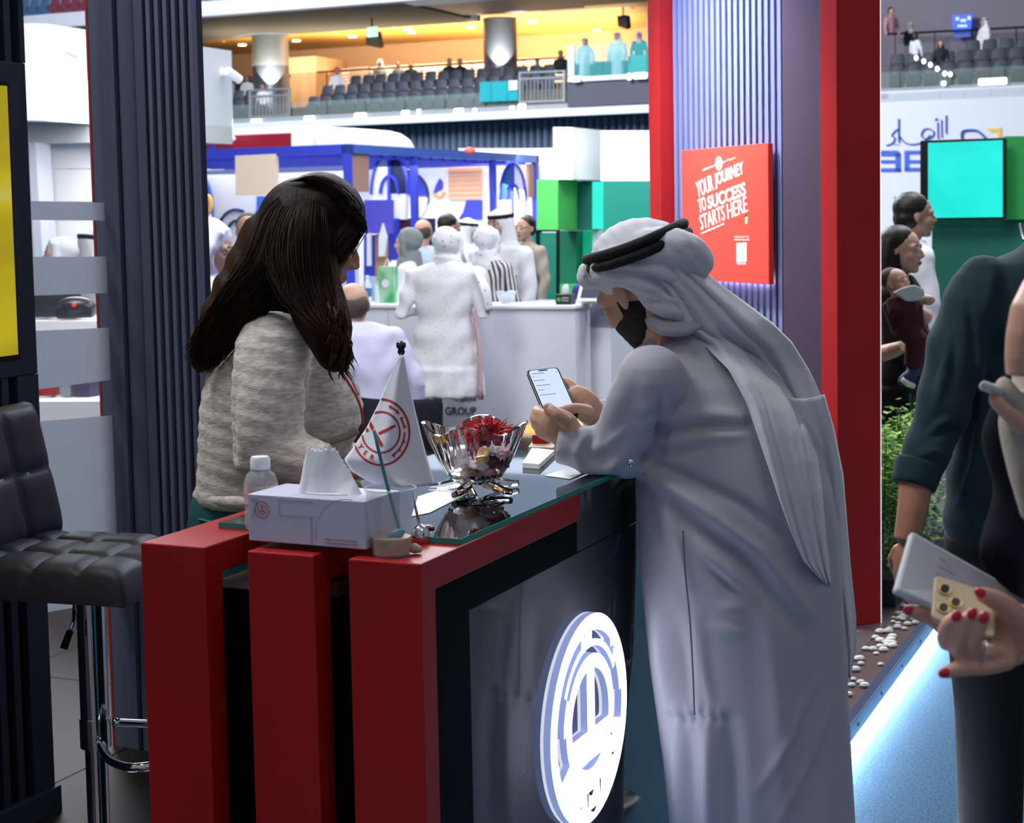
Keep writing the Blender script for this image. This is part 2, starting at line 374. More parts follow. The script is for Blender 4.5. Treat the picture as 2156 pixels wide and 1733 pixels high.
mb.build('sheet', clear_glass(), gt)
mb = MB(); kbox(mb, gu, 1.72, -.0045, -.003, ZT+.0005, ZT+.0097); kbox(mb, gu-.0012, gu+.0005, VL+.05, -.003, ZT+.0005, ZT+.0097)
mb.build('cut_edge', M('green_glass_edge', '#2f8f7c', .1, ior=1.5), gt)
for u, v in ((gu+.06, -.09), (gu+.06, -.35), (1.0, -.09)):
    mb = MB().lathe(K(u, v, ZT+.0098), [(.011, 0), (.011, .003), (.006, .005)], 14); mb.build('stud', M('dark_stud', '#4b2426', .3), gt)

# ============================================================ tall pillar on the right: D(back, right, z)
DA = at(1765, 1333, 6.1); DA.z = 0
DS = V(-math.sin(math.radians(22)), math.cos(math.radians(22)), 0); DE = V(DS.y, -DS.x, 0)
def D(s, e, z): return V(DA.x, DA.y, 0)+DS*s+DE*e+ZX*z
RD = (DS, DE, ZX)
def dbox(mb, s0, s1, e0, e1, z0, z1): return mb.box(D((s0+s1)/2, (e0+e1)/2, (z0+z1)/2), s1-s0, e1-e0, z1-z0, RD)
DZ = 3.4
pl = thing('booth_pillar', 'tall booth pillar with two red slabs and a blue-lit slatted side', 'pillar', D(.7, .1, PZ))
mb = MB(); dbox(mb, 0, .108, 0, .19, PZ, DZ); mb.build('red_slab', m_redd, pl, bevel=.002)
mb = MB(); dbox(mb, 1.404, 1.512, 0, .19, PZ, DZ); mb.build('red_slab', m_redd, pl, bevel=.002)
mb = MB(); dbox(mb, .1085, 1.4035, .085, .188, PZ, DZ); mb.build('core', M('navy_recess', '#10131f', .8), pl)
m_slat = M('blue_lit_slat', '#7079a6', .5, spec=.3); m_plum = M('plum_grey_panel', '#43394c', .6, spec=.3)  # slat colour carries some of the wash lamp's blue light
def dse(px, py=400, e=.06): q = onpl(px, py, D(0, e, 0), DE)-D(0, 0, 0); return q.dot(DS)
s_pl = dse(1650)
mb = MB(); dbox(mb, .109, s_pl, .056, .0849, PZ, DZ); mb.build('plain_panel', m_plum, pl, bevel=.002)
ns = 19; sp_ = (1.40-s_pl-.01)/ns
for i in range(ns):
    s0 = s_pl+.01+i*sp_; mb = MB(); dbox(mb, s0, s0+sp_*.56, .056, .0849, PZ, DZ); mb.build('slat', m_slat, pl)
mb = MB(); dbox(mb, .002, .006, .1905, .1925, PZ, DZ); mb.build('edge_led', M('led_edge', '#ffffff', .5, emit='#eef4ff', es=1.6), pl)
# poster box on the slats
sa, sb = dse(1620, 450, .015), dse(1438, 450, .015)
zt = onpl(1620, 301, D(0, .015, 0), DE).z; zb = onpl(1620, 599, D(0, .015, 0), DE).z
ps = thing('poster_board', 'red poster board with white slogan lettering on the slatted pillar', 'poster', D((sa+sb)/2, .05, zb))
mb = MB(); dbox(mb, sa, sb, .010, .034, zb, zt)
m_post = M('poster_red', '#e84a3f', .45, spec=.3); pbd = mb.build('board', m_post, ps, bevel=.002)
m_pw = M('poster_white', '#ffffff', .5)
def pt(px, py, e=.0095): return onpl(px, py, D(0, e, 0), DE)
def ptext(s, bl, br, tl, **kw): text(s, pt(*bl), pt(*br)-pt(*bl), pt(*tl)-pt(*bl), -DE, m_pw, pbd, 'lettering', ext=.0012, **kw)
ptext('YOUR', (1469.5, 417), (1503, 400), (1465, 384), bold=-.004)
ptext('JOURNEY', (1507, 399), (1567.5, 373.5), (1503.5, 366), bold=.018)
ptext('TO', (1473, 449), (1488, 441), (1469, 421), bold=-.004)
ptext('SUCCESS', (1491.5, 441), (1571, 411), (1489, 414), bold=.02)
ptext('STARTS', (1476, 485), (1527, 463), (1472.5, 454), bold=-.004)
ptext('HERE', (1533, 461), (1574.5, 445), (1530, 430), bold=-.004)
ptext('www.alhamragroup.com'.replace('alhamra', 'alsayer'), (1476.5, 495), (1525, 474), (1476, 489))
ptext('ALSAYER GROUP', (1479, 361), (1505.5, 350), (1479, 357))
ptext('\uFEAE\uFEF3\uFE8E\uFEB4\uFEDF\uFE8D \uFE94\uFECB\uFEEE\uFEE4\uFEA0\uFEE3', (1521, 345), (1549, 334), (1521, 339))
ptext('Check Our Booth For Info', (1547, 500.5), (1577, 500.5), (1547, 497)); ptext('About Career Opportunities', (1546, 507), (1578.5, 507), (1546, 503))
ptext('SCAN HERE', (1552.5, 557), (1571, 557), (1552.5, 553))
lc = pt(1513.5, 344); mb = MB(); 
for r0, r1 in ((.0235, .0285), (.0125, .0165)):
    P_ = []; n = 24
    for i in range(n):
        a = 2*math.pi*i/n
        for r in (r0, r1): P_.append(lc-DS*(r*math.cos(a))+ZX*(r*math.sin(a)))
    mb.add(P_, [(2*i, 2*i+1, (2*i+3) % (2*n), (2*i+2) % (2*n)) for i in range(n)])
mb.box(lc, .004, .001, .022, RD); mb.box(lc-ZX*.006, .018, .001, .004, RD); mb.build('emblem', m_pw, pbd)
mb = MB().prism([pt(1551, 512), pt(1572, 511), pt(1572, 551), pt(1551, 552)], -DE*.001); mb.build('white_square', m_pw, pbd)
for nm, hx, q in (('flag_black', '#22252d', ((1566.5, 455), (1575, 451), (1573, 456), (1569.5, 458))), ('flag_green', '#3f9d4d', ((1573.4, 456), (1575.5, 452), (1576, 468), (1573.5, 470))), ('flag_white', '#ffffff', ((1569.5, 458), (1573, 456), (1573.3, 470), (1570, 472)))):
    MB().prism([pt(*k) for k in q], -DE*.001).build(nm, M(nm, hx, .5), pbd)
for z_ in (zb+.05, zt-.05):
    mb = MB(); dbox(mb, sa+.1, sa+.14, .0341, .0558, z_-.015, z_+.015); mb.build('bracket', m_black, ps)
# warm glow lamp strip at the poster's foot (a real strip on its lower edge), blue wash lamp above the frame
mb = MB(); dbox(mb, sa+.05, sb-.02, .038, .044, zb+.004, zb+.016); mb.build('foot_led', M('led_poster', '#ffffff', .5, emit='#e3e4ff', es=22), ps)
area('poster_lamp', D((sa+sb)/2, -.75, 3.2), D((sa+sb)/2, .06, 1.75), .25, 20, (1, .93, .9), spread=70)
area('slat_wash_lamp', D(.85, -.22, 3.35), D(.85, .09, 1.6), .9, 42, (.36, .5, 1), sy=.06)

# ============================================================ dark column with slats on the left: front along VX
CO = onz(237, 1571, PZ); 
def cv(px, py=600): return (onpl(px, py, CO, UX)-CO).dot(VX)
def Cc(v, u, z): return V(CO.x, CO.y, 0)+VX*v+UX*u+ZX*z
RC = (VX, UX, ZX)
def cbox(mb, v0, v1, u0, u1, z0, z1): return mb.box(Cc((v0+v1)/2, (u0+u1)/2, (z0+z1)/2), v1-v0, u1-u0, z1-z0, RC)
cl = thing('slatted_column', 'dark grey slatted booth column behind the woman with the tweed jacket', 'column', Cc(.1, .1, PZ))
vE = cv(427); CZ = 3.0
mb = MB(); cbox(mb, cv(206), vE-.004, .012, .045, PZ, CZ); mb.build('core', m_chard, cl)
mb = MB(); cbox(mb, cv(206), cv(246.5), -.0, .0119, PZ, CZ); mb.build('side_panel', m_char, cl, bevel=.001)
mb = MB(); cbox(mb, cv(201.5), cv(205.8), -.002, .045, PZ, CZ); mb.build('red_edge', m_red, cl)
mb = MB(); cbox(mb, cv(249), cv(260), -.008, .0119, PZ, CZ); mb.build('moulding', m_char, cl, bevel=.002)
mb = MB(); v0, v1 = cv(261), cv(300)
mb.prism([Cc(v0+(v1-v0)*i/12, .0119-.012*math.sin(math.pi*i/12)**.6-.002, PZ) for i in range(13)]+[Cc(v1, .0119, PZ), Cc(v0, .0119, PZ)], ZX*(CZ-PZ)); mb.build('moulding', m_char, cl, smooth=True, angle=40)
mb = MB(); cbox(mb, cv(302), cv(321), -.004, .0119, PZ, CZ); mb.build('moulding', m_char, cl, bevel=.002)
m_cs = M('column_slat', '#686a82', .6, spec=.3)
for i in range(6):
    x0 = 330.5+17.6*i; x1 = x0+8.2
    mb = MB(); cbox(mb, cv(x0), cv(min(x1, 427)), -.010, .0119, PZ, CZ); mb.build('slat', m_cs, cl, bevel=.001)

# ============================================================ wall unit with yellow screen at the far left: along UX, faces VX
AO = onz(118, 1708, PZ)
def ap(px, py, e=0): return onpl(px, py, AO+VX*e, VX)
def au(px, py=600): return (ap(px, py)-AO).dot(UX)
def Aw(u, v, z): return V(AO.x, AO.y, 0)+UX*u+VX*v+ZX*z
def abox(mb, u0, u1, v0, v1, z0, z1): return mb.box(Aw((u0+u1)/2, (v0+v1)/2, (z0+z1)/2), u1-u0, v1-v0, z1-z0, RK)
wu = thing('wall_unit', 'dark slatted wall unit with a built-in yellow screen at the left edge', 'wall unit', Aw(-.4, -.1, PZ))
AZ = 3.0; zs0 = ap(40, 792).z; zs1 = ap(20, 130).z
mb = MB(); abox(mb, -1.6, 0, -.22, -.03, PZ, AZ); mb.build('core', m_chard, wu)
mb = MB(); abox(mb, -1.6, -.001, -.0299, 0, zs0, zs1); mb.build('screen_surround', m_chara, wu, bevel=.002)
mb = MB(); abox(mb, au(52, 900)-.02, 0, -.0299, 0, PZ+.07, zs0-.001); mb.build('stile', m_chara, wu)
mb = MB(); abox(mb, au(40, 60), 0, -.0299, 0, zs1+.001, AZ); mb.build('stile', m_chara, wu)
mb = MB(); abox(mb, -1.6, .012, -.23, .012, PZ, PZ+.07); mb.build('plinth', m_chara, wu, bevel=.002)
a0 = au(52, 900)-.02
for i in range(16):
    u1 = a0-.030-i*.055; mb = MB(); abox(mb, u1-.025, u1, -.0299, -.004, PZ+.07, zs0-.001); mb.build('slat', m_chara, wu)
a0 = au(40, 60)
for i in range(12):
    u1 = a0-.028-i*.052; mb = MB(); abox(mb, u1-.024, u1, -.0299, -.004, zs1+.001, AZ); mb.build('slat', m_chara, wu)
zq0, zq1 = ap(22, 748).z, ap(10, 181).z; uq = au(26, 500)
mb = MB(); abox(mb, -1.45, uq+.008, -.005, .002, zq0-.012, zq1+.012); bz = mb.build('screen_bezel', m_black, wu)
def screen_mat():
    m = M('yellow_screen', '#b7a51c', .3, emit='#c9b41c', es=.62); nt = m.node_tree; b = nt.nodes['Principled BSDF']
    tc = nt.nodes.new('ShaderNodeTexCoord'); mp = nt.nodes.new('ShaderNodeMapping'); mp.inputs['Scale'].default_value = (.6, .6, 3)
    n = nt.nodes.new('ShaderNodeTexNoise'); n.inputs['Scale'].default_value = 1.4; r = nt.nodes.new('ShaderNodeValToRGB')
    r.color_ramp.elements[0].position = .38; r.color_ramp.elements[0].color = (.42, .33, .005, 1); r.color_ramp.elements[1].position = .66; r.color_ramp.elements[1].color = (.75, .72, .33, 1)
    e = r.color_ramp.elements.new(.52); e.color = (.62, .5, .01, 1)
    nt.links.new(tc.outputs['Object'], mp.inputs[0]); nt.links.new(mp.outputs[0], n.inputs['Vector']); nt.links.new(n.outputs[0], r.inputs[0]); nt.links.new(r.outputs[0], b.inputs['Emission Color'])
    return m
mb = MB(); abox(mb, -1.44, uq, .0021, .0035, zq0, zq1); mb.build('screen', screen_mat(), bz)

# ------------------------------------------------------------ glass pane with frosted bands between wall unit and column
GA = at(70, 800, 4.52); GB = at(262, 800, 4.92); GA.z = GB.z = 0
GD = (GB-GA).normalized(); GN = V(GD.y, -GD.x, 0)
gp_ = thing('window_1', 'glass screen with frosted bands between the dark wall unit and the column', 'glass screen', GA+ZX*PZ, kind='structure')
mb = MB(); L = (GB-GA).length; mb.box((GA+GB)/2+ZX*1.3, L, .008, 2.44, (GD, GN, ZX)); mb.build('pane', GL('clear_pane', '#dfe8f0', .06, .03), gp_)
def frost():
    m = bpy.data.materials.new('frosted_vinyl'); m.use_nodes = True; nt = m.node_tree; b = nt.nodes['Principled BSDF']; out = nt.nodes['Material Output']
    b.inputs['Base Color'].default_value = (*lin('#dde3ee'), 1); b.inputs['Roughness'].default_value = .6
    tr = nt.nodes.new('ShaderNodeBsdfTranslucent'); tr.inputs[0].default_value = (*lin('#e2e8f2'), 1)
    mx = nt.nodes.new('ShaderNodeMixShader'); mx.inputs[0].default_value = .62
    nt.links.new(b.outputs[0], mx.inputs[1]); nt.links.new(tr.outputs[0], mx.inputs[2])
    t = nt.nodes.new('ShaderNodeBsdfTransparent'); x = nt.nodes.new('ShaderNodeMixShader')
    tc = nt.nodes.new('ShaderNodeTexCoord'); d = nt.nodes.new('ShaderNodeVectorMath'); d.operation = 'DOT_PRODUCT'; d.inputs[1].default_value = tuple(GD)
    r = nt.nodes.new('ShaderNodeMapRange'); r.interpolation_type = 'SMOOTHSTEP'; r.inputs[1].default_value = L*.62; r.inputs[2].default_value = L*.9; r.inputs[3].default_value = .94; r.inputs[4].default_value = 0
    nt.links.new(tc.outputs['Object'], d.inputs[0]); nt.links.new(d.outputs[1] if len(d.outputs) > 1 else d.outputs[0], r.inputs[0])
    nt.links.new(r.outputs[0], x.inputs[0]); nt.links.new(t.outputs[0], x.inputs[1]); nt.links.new(mx.outputs[0], x.inputs[2]); nt.links.new(x.outputs[0], out.inputs[0])
    return m
m_fro = frost()
def gq(px, py): return onpl(px, py, GA-GN*(-.0045), GN)
for (l0, l1, r0, r1) in ((423, 463, 428, 465), (541, 623, 540, 616), (697, 823, 689, 797), (889, 1296, 873, 1262)):
    mb = MB().prism([gq(60, l0), gq(256, r0), gq(256, r1), gq(60, l1)], GN*.0006); mb.build('frosted_band', m_fro, gp_)
# ============================================================ the hall behind: balcony, curtain, booths
def slab(pts, p, n, th, mb=None):
    """polygon given on the vertical plane through p with normal n, th metres thick (away from the camera)"""
    mb = mb or MB(); P_ = [onpl(x, y, p, n) for x, y in pts]; return mb.prism(P_, n*th)
B0 = at(930, 240, 55)
def bp(px, py, a=0): return onpl(px, py, B0+UX*a, UX)
def bs(pts, a, th): return slab(pts, B0+UX*a, UX, th)
BV = lambda q: (q-B0).dot(VX)
def Bp(v, a, z): return V(B0.x, B0.y, 0)+VX*v+UX*a+ZX*z
def bbox(mb, v0, v1, a0, a1, z0, z1): return mb.box(Bp((v0+v1)/2, (a0+a1)/2, (z0+z1)/2), v1-v0, a1-a0, z1-z0, (VX, UX, ZX))
m_band = M('white_fascia', '#cfd6e4', .5); m_ledge = M('grey_ledge', '#8f959e', .5); m_conc = M('grey_wall', '#6d6d7c', .7)
v_l = BV(bp(-60, 250)); v_r = BV(bp(2300, 180)); v_c = BV(bp(1365, 230))
z1 = bp(880, 242).z; z0 = bp(880, 258).z; zl = bp(880, 231).z
st = thing('wall_balcony', 'white-edged arena balcony running behind the booths', 'balcony', Bp(0, 0, z0), kind='structure')
mb = MB(); bbox(mb, v_l, v_r, 0, .4, z0, z1); mb.build('white_edge', m_band, st)
mb = MB(); bbox(mb, v_l, v_r, .3, .7, z1, zl); mb.build('ledge', m_ledge, st)
mb = MB(); bbox(mb, v_l, v_r, .7, 20, zl-.45, zl-.25); mb.build('deck', M('balcony_deck', '#3b3f48', .8), st)
# ceiling and upper deck
zs0 = bp(880, 13).z; zs1 = bp(415, 18).z
mb = MB(); bbox(mb, v_l, v_c+3, -1.5, 0, zs0, zs1); mb.build('upper_white_edge', m_band, st)
zs0b = zs0+.05
mb = MB(); bbox(mb, v_l, v_c+3, 0, 3.4, zs0b, zs0b+.3); mb.build('soffit', M('brown_soffit', '#bd9a88', .6), st)
mb = MB(); bbox(mb, v_l, v_c+3, 3.4, 21, zs0b+.25, zs0b+.5); mb.build('warm_ceiling', M('lamplit_orange_ceiling', '#d59b4c', .5, var=((.4, .4, 1), .15)), st)  # same ceiling as the soffit; warm lamplight is put into this orange
mb = MB(); bbox(mb, v_l, v_c+3, 13, 14, zs0b-.9, zs0b+.25); mb.build('ceiling_beam', M('tan_beam', '#c29a72', .6), st)
mb = MB(); bbox(mb, v_l, v_c+3, 18, 18.3, zl-.3, zs0b+.25); mb.build('back_wall', M('tan_wall', '#9b7c66', .7), st)
mb = bs([(605, 122), (665, 118), (665, 224), (605, 228)], 8, 2.5); mb.build('wood_panel', M('oak_panel', '#9b7d5c', .6, var=((6, 6, .3), .2)), st)
zc = lambda y, x, a: bp(x, y, a).z
for i in range(8):
    z = zc(187-7*i, 920, 10); mb = MB(); bbox(mb, BV(bp(668, 180, 10)), BV(bp(1190, 170, 10)), 10, 10.1, z, z+.085); mb.build('louvre', M('pale_louvre', '#e2d8d2', .5), st)
mb = bs([(735, 142), (775, 140), (775, 190), (735, 191)], 9.8, .1); mb.build('kiosk_panel', M('brown_grey', '#8d8076', .6), st)
for c0, c1, yt, yb in ((537, 603, 76, 192), (1021, 1086, 40, 152)):
    q = bp((c0+c1)/2, (yt+yb)/2, 5); r = (bp(c1, 100, 5)-bp(c0, 100, 5)).length/2
    mb = MB().lathe(V(q.x, q.y, zl-.3), [(r, 0), (r, zs0b+.3-zl)], 28); mb.build('round_column', M('silver_column', '#7f868f', .35, metal=.6), st, smooth=True, angle=40)
    d = bpy.data.lights.new('column_uplight', 'SPOT'); d.energy = 900; d.spot_size = 1.0; d.color = (1, .97, .9)
    o = bpy.data.objects.new('column_uplight', d); C.objects.link(o); o.location = bp((c0+c1)/2, yb+4, 3.9); o.rotation_euler = (bp((c0+c1)/2, yt, 5.0)-o.location).to_track_quat('-Z', 'Y').to_euler()
# dark side wall under the glass booth, grey wall at the right of the balcony
mb = bs([(1195, 172), (1380, 162), (1380, 216), (1195, 226)], .1, .3); mb.build('dark_parapet', M('slate_parapet', '#4c4f5c', .7), st)
mb = bs([(1195, 163), (1380, 153), (1380, 163), (1195, 173)], 0, .5); mb.build('parapet_cap', m_band, st)
mb = MB(); bbox(mb, v_c+3.1, v_r, 6, 6.3, zl-.3, zs0+4); mb.build('mauve_wall', M('mauve_wall', '#7c7784', .8), st)
# glass balustrade panes along the front row
m_bg = GL('balustrade_glass', '#9fb4b0', .16)
vv = v_l
while vv < v_r-1.6:
    mb = MB(); bbox(mb, vv+.02, vv+1.48, .66, .68, zl, zl+.5); mb.build('balustrade_pane', m_bg, st); vv += 1.5
# the warm ceiling's lamps
m_dl = M('downlight_lit', '#ffffff', .5, emit='#ffe3ad', es=22); m_dlr = M('downlight_ring', '#c9a98a', .4)
dls = [(510, 94, 6), (624, 85, 6), (742, 76, 6), (866, 67, 6), (992, 57, 6), (1121, 46, 6), (793, 98, 11), (908, 90, 11), (1256, 63, 9), (858, 60, 4), (470, 87, 3.6), (586, 78, 3.6), (706, 68, 3.6), (830, 58, 3.6), (958, 48, 3.6), (1090, 37, 3.6), (1228, 27, 3.6), (1330, 17, 3.6)]
for i, (x, y, a) in enumerate(dls):
    q = onz(x, y, zs0b+.24 if a > 3.5 else zs0b)
    t = thing('downlight', 'small warm downlight in the orange-tinted balcony ceiling', 'downlight', q-ZX*.03, 'downlights in the balcony ceiling')
    rr = .16 if i < 10 else .09
    rg_ = MB().lathe(q-ZX*.02, [(rr*1.25, 0), (rr*1.25, .02)], 12).build('ring', m_dlr, t)
    MB().lathe(q-ZX*.03, [(rr, 0), (rr, .03)], 12).build('lens', m_dl if i < 10 else m_dlr, rg_)
bc = Bp(BV(bp(900, 100, 8)), 8, zs0b-1.2)
area('added_ceiling_uplight', bc, bc+ZX, 16, 1700, (1, .78, .46), sy=6)  # unseen uplight added to brighten the ceiling, which the downlights don't reach
lw = Bp(BV(bp(950, 100, 9)), 6, zs0b-.4); area('balcony_wall_lamp', lw, Bp(BV(bp(950, 100, 9)), 12, zl+1), 16, 900, (1, .86, .7), sy=1)
# lamps on the ledge
m_led = M('ledge_lamp_lit', '#ffffff', .4, emit='#f4f8ff', es=1.8); m_lbody = M('ledge_lamp_body', '#d5d9de', .4)
for i, (x, y, w, h) in enumerate(((543, 257, 26, 12), (655, 251, 26, 13), (762, 244, 28, 12), (857, 239, 18, 12), (885, 237, 9, 13), (969, 234, 22, 11), (1003, 233, 9, 9), (1081, 229, 10, 11), (1102, 226, 18, 13), (1215, 167, 18, 12), (1327, 162, 9, 14), (1350, 160, 30, 13), (2091, 172, 58, 14), (1988, 176, 10, 9))):
    a = .29 if i not in (9, 10, 11) else -.02
    q = bp(x, y, a); ww = w/3500*q.y; hh = h/3500*q.y
    t = thing('ledge_lamp', 'white floodlight on the balcony edge', 'floodlight', q-UX*.1-ZX*(hh/2), 'floodlights along the balcony edge')
    MB().box(q-UX*.10, ww, .08, hh, (VX, UX, ZX)).build('lens', m_led, t, bevel=.03)
    MB().box(q-UX*.03, ww*.8, .06, hh*.7, (VX, UX, ZX)).build('housing', m_lbody, t)
# seats
m_seat = M('seat_grey', '#3c4250', .6); m_seat2 = M('seat_grey_pan', '#2b303b', .6); m_sb = M('seat_blue', '#39618f', .6); m_sr = M('seat_red', '#7a2b48', .6)
def make_seat(name, label, group, mm, mm2):
    t = thing(name, label, 'seat', (0, 0, 0), group)
    n = 7; rings = []
    for z, w, y in ((.32, .21, 0), (.5, .225, .02), (.72, .225, .05), (.86, .2, .08), (.9, .16, .09)):
        rings.append([VX*(w*math.cos(2*math.pi*k/10))+UX*(y+.045*math.sin(2*math.pi*k/10))+ZX*z for k in range(10)])
    MB().loft(rings).build('backrest', mm, t, smooth=True, angle=50)
    MB().box(UX*-.11+ZX*.42, .42, .1, .36, (VX, (UX+ZX*-.25).normalized(), (ZX+UX*.25).normalized())).build('seat_pan', mm2, t, bevel=.03)
    MB().box(UX*.0+ZX*.17, .08, .1, .34, (VX, UX, ZX)).build('pedestal', mm2, t)
    MB().box(VX*.235-UX*.08+ZX*.5, .035, .3, .05, (VX, UX, ZX)).build('armrest', mm2, t, bevel=.01)
    return t
rows = [('front row', 1.3, zc(190, 900, 1.3)-.9), ('second row', 2.3, zc(168, 900, 2.3)-.9), ('third row', 3.3, zc(150, 900, 3.3)-.9)]
for ri, (rn, a, zb_) in enumerate(rows):
    proto = make_seat('stadium_seat', f'dark grey folding stadium seat in the {rn} of the balcony', f'balcony seats, {rn}', m_seat, m_seat2); used = False
    spans = [((488, 528), (645, 1090), (1872, 2200)), ((488, 530), (675, 1180), (1872, 2200)), ((735, 1180), (2030, 2200))][ri]
    for x0, x1 in spans:
        v = BV(bp(x0, 180, a))+.25; ve = BV(bp(x1, 150, a))
        while v < ve:
            o = copy_tree(proto) if used else proto; used = True
            o.location = Bp(v, a, zb_); v += .5
for i, (a, y) in enumerate(((2.2, 14), (3.4, -16))):
    lab = f'blue upper-tier seat, {"lower" if i == 0 else "upper"} visible row above the white slab'
    pb_ = make_seat('stadium_seat', lab, 'blue upper-tier seats', m_sb, m_sb); pr_ = make_seat('stadium_seat', 'red upper-tier seat among the blue ones', 'red upper-tier seats', m_sr, m_sr); ub = ur = False
    v = BV(bp(30, 20, a)); zz = zs1-.245+i*.75
    while v < BV(bp(640 if i == 0 else 560, 10, a)):
        x_ = None
        red = BV(bp(112, 20, a)) < v < BV(bp(182, 20, a))
        if BV(bp(190, 20, a)) < v < BV(bp(405, 20, a)): v += .5; continue
        if red: o = copy_tree(pr_) if ur else pr_; ur = True
        else: o = copy_tree(pb_) if ub else pb_; ub = True
        o.location = Bp(v, a, zz); v += .5
    if not ur: [bpy.data.objects.remove(c) for c in list(pr_.children)]; bpy.data.objects.remove(pr_)
mb = MB(); bbox(mb, v_l, v_c-8, 2.9, 5, zs1-.25, zs1+.5); mb.build('upper_step', M('balcony_deck', '#3b3f48', .8), st)
mb = MB(); bbox(mb, v_l, v_c-8, -1.0, 5, zs1-.5, zs1-.25); mb.build('upper_deck', M('balcony_deck', '#3b3f48', .8), st)
mb = MB(); bbox(mb, v_l, v_c-4, 4.6, 4.9, zs1-.3, zs1+4); mb.build('upper_back', M('upper_dark', '#93a0b6', .8), st)
mb = MB(); mb.prism([Bp(v_l-20, 5, zs1+3.5), Bp(v_l-20, 26, 30), Bp(v_l-20, 26.5, 30), Bp(v_l-20, 5.5, zs1+3.5)], VX*(v_r-v_l+40)); mb.build('upper_tier', M('pale_tier', '#c3c9d4', .8), st)
# steel gates
m_rail = M('rail_grey', '#9aa1a8', .4, metal=.5)
for gi, (x0, x1, yt, yb, dy) in enumerate(((524, 611, 190, 250, -4), (1093, 1190, 153, 219, -4))):
    t = thing('balcony_gate', ('grey steel gate at the left column of the balcony', 'grey steel gate beside the teal glass of the balcony')[gi], 'gate', bp((x0+x1)/2, yb, .4))
    for x in (x0+2, x1-2):
        f = dy*(x-x0)/(x1-x0); MB().tube([bp(x, yb+f, .4), bp(x, yt+f, .4)], .045, 8).build('post', m_rail, t)
    for y in (yt+1, yt+14, yb-3): MB().tube([bp(x0, y, .4), bp(x1, y+dy, .4)], .04, 8).build('rail', m_rail, t)
    n = 12
    for k in range(1, n):
        x = x0+(x1-x0)*k/n; f = dy*k/n; MB().tube([bp(x, yb-3+f, .4), bp(x, yt+14+f, .4)], .022, 6).build('baluster', m_rail, t)
# handrail behind the seats
for i, (q0, q1) in enumerate((((490, 166), (612, 160)), ((668, 152), (1190, 120)), ((1868, 72), (2300, 50)))):
    t = thing('handrail', ('dark handrail beside the left round column', 'long dark handrail behind the balcony seats', 'dark handrail on the right part of the balcony')[i], 'handrail', bp(*q0, 5))
    MB().tube([bp(*q0, 5.4), bp(*q1, 5.4)], .035, 8).build('rail', m_black, t)
    for k in range(5):
        q = bp(*q0, 5.4).lerp(bp(*q1, 5.4), (k+.2)/5); MB().tube([V(q.x, q.y, q.z-.9), q], .025, 6).build('post', m_black, t)
# teal glass on the balcony
m_tg = GL('teal_glass', '#2fb0bd', .72, .1)
gt_ = thing('glass_barrier', 'teal tinted glass barrier in front of the balcony seats', 'glass barrier', bp(1050, 216, .5))
for x0, x1 in ((1010, 1033), (1034, 1068), (1069, 1090)):
    k = lambda x: -.045*(x-1010)
    bs([(x0, 173+k(x0)), (x1, 173+k(x1)), (x1, 215+k(x1)), (x0, 215+k(x0))], .5, .05).build('pane', m_tg, gt_)
bs([(1071, 170), (1089, 169), (1089, 189), (1071, 190)], .44, .03).build('sign', m_white, gt_)
gb = thing('glass_booth', 'teal glass enclosure at the right end of the balcony', 'glass enclosure', bp(1280, 162, 1))
m_tg2 = GL('teal_glass_pale', '#52c3c9', .3, .1)
for x0, x1, yt in ((1195, 1209, 97), (1210, 1268, 96), (1269, 1318, 92), (1319, 1360, 90), (1360, 1385, 10)):
    mm = M('frost_white', '#c9d8ea', .5) if x0 == 1195 else m_tg2
    bs([(x0, yt), (x1, yt-2), (x1, 160), (x0, 162)], 1, .06).build('pane', mm, gb)
bs([(1322, 118), (1362, 115), (1362, 160), (1322, 161)], 2.0, .6).build('inner_counter', M('teal_counter', '#3fb8ad', .5), gb)
# exit sign and loudspeaker hanging from the ceiling
t = thing('exit_sign', 'green lit exit sign on a dark hanging box under the balcony ceiling', 'sign', bp(784, 98, 2))
bs([(771, 66), (794, 65), (800, 98), (793, 100), (770, 95)], 2, .3).build('box', M('sign_box', '#6b5b48', .6), t)
bs([(773, 58), (792, 56), (793, 76), (772, 78)], 1.9, .1).build('lit_face', M('exit_green', '#bff0cf', .5, emit='#b9f5d2', es=1.5), t)
MB().tube([bp(783, 56, 2.05), bp(783, 30, 2.05)], .03, 6).build('hanger', m_black, t)
t = thing('loudspeaker', 'dark box loudspeaker hanging at the right of the balcony ceiling', 'loudspeaker', bp(1308, 60, 2))
bs([(1299, 34), (1318, 31), (1320, 56), (1314, 60), (1301, 55)], 2, .4).build('box', M('speaker_dark', '#4b4540', .6), t)
MB().tube([bp(1312, 33, 2.2), bp(1312, 15, 2.2)], .03, 6).build('hanger', m_black, t)
# dark pleated curtain under the balcony
def pleat(x0, x1, a, n, zlo, zhi, amp=.12):
    va, vb = BV(bp(x0, 250, a)), BV(bp(x1, 250, a)); mb = MB()
    N_ = n*6
    mb.grid(lambda s, t: Bp(va+(vb-va)*s, a+amp*math.sin(2*math.pi*n*s)+.05*math.sin(37*s), zlo+(zhi-zlo)*t), N_, 1); return mb
cu_ = pleat(380, 1376, 1.2, 70, 0, z0-.0, .22).build('stage_curtain', M('drape_navy', '#5d6c84', .85), None, smooth=True)
tag(cu_, 'dark pleated drape hanging below the white balcony edge', 'curtain')
cu2 = pleat(-120, 380, 1.2, 30, 0, z0).build('stage_curtain', M('drape_pale', '#aab0b6', .85), None, smooth=True); tag(cu2, 'pale pleated drape behind the white booth at the left', 'curtain')
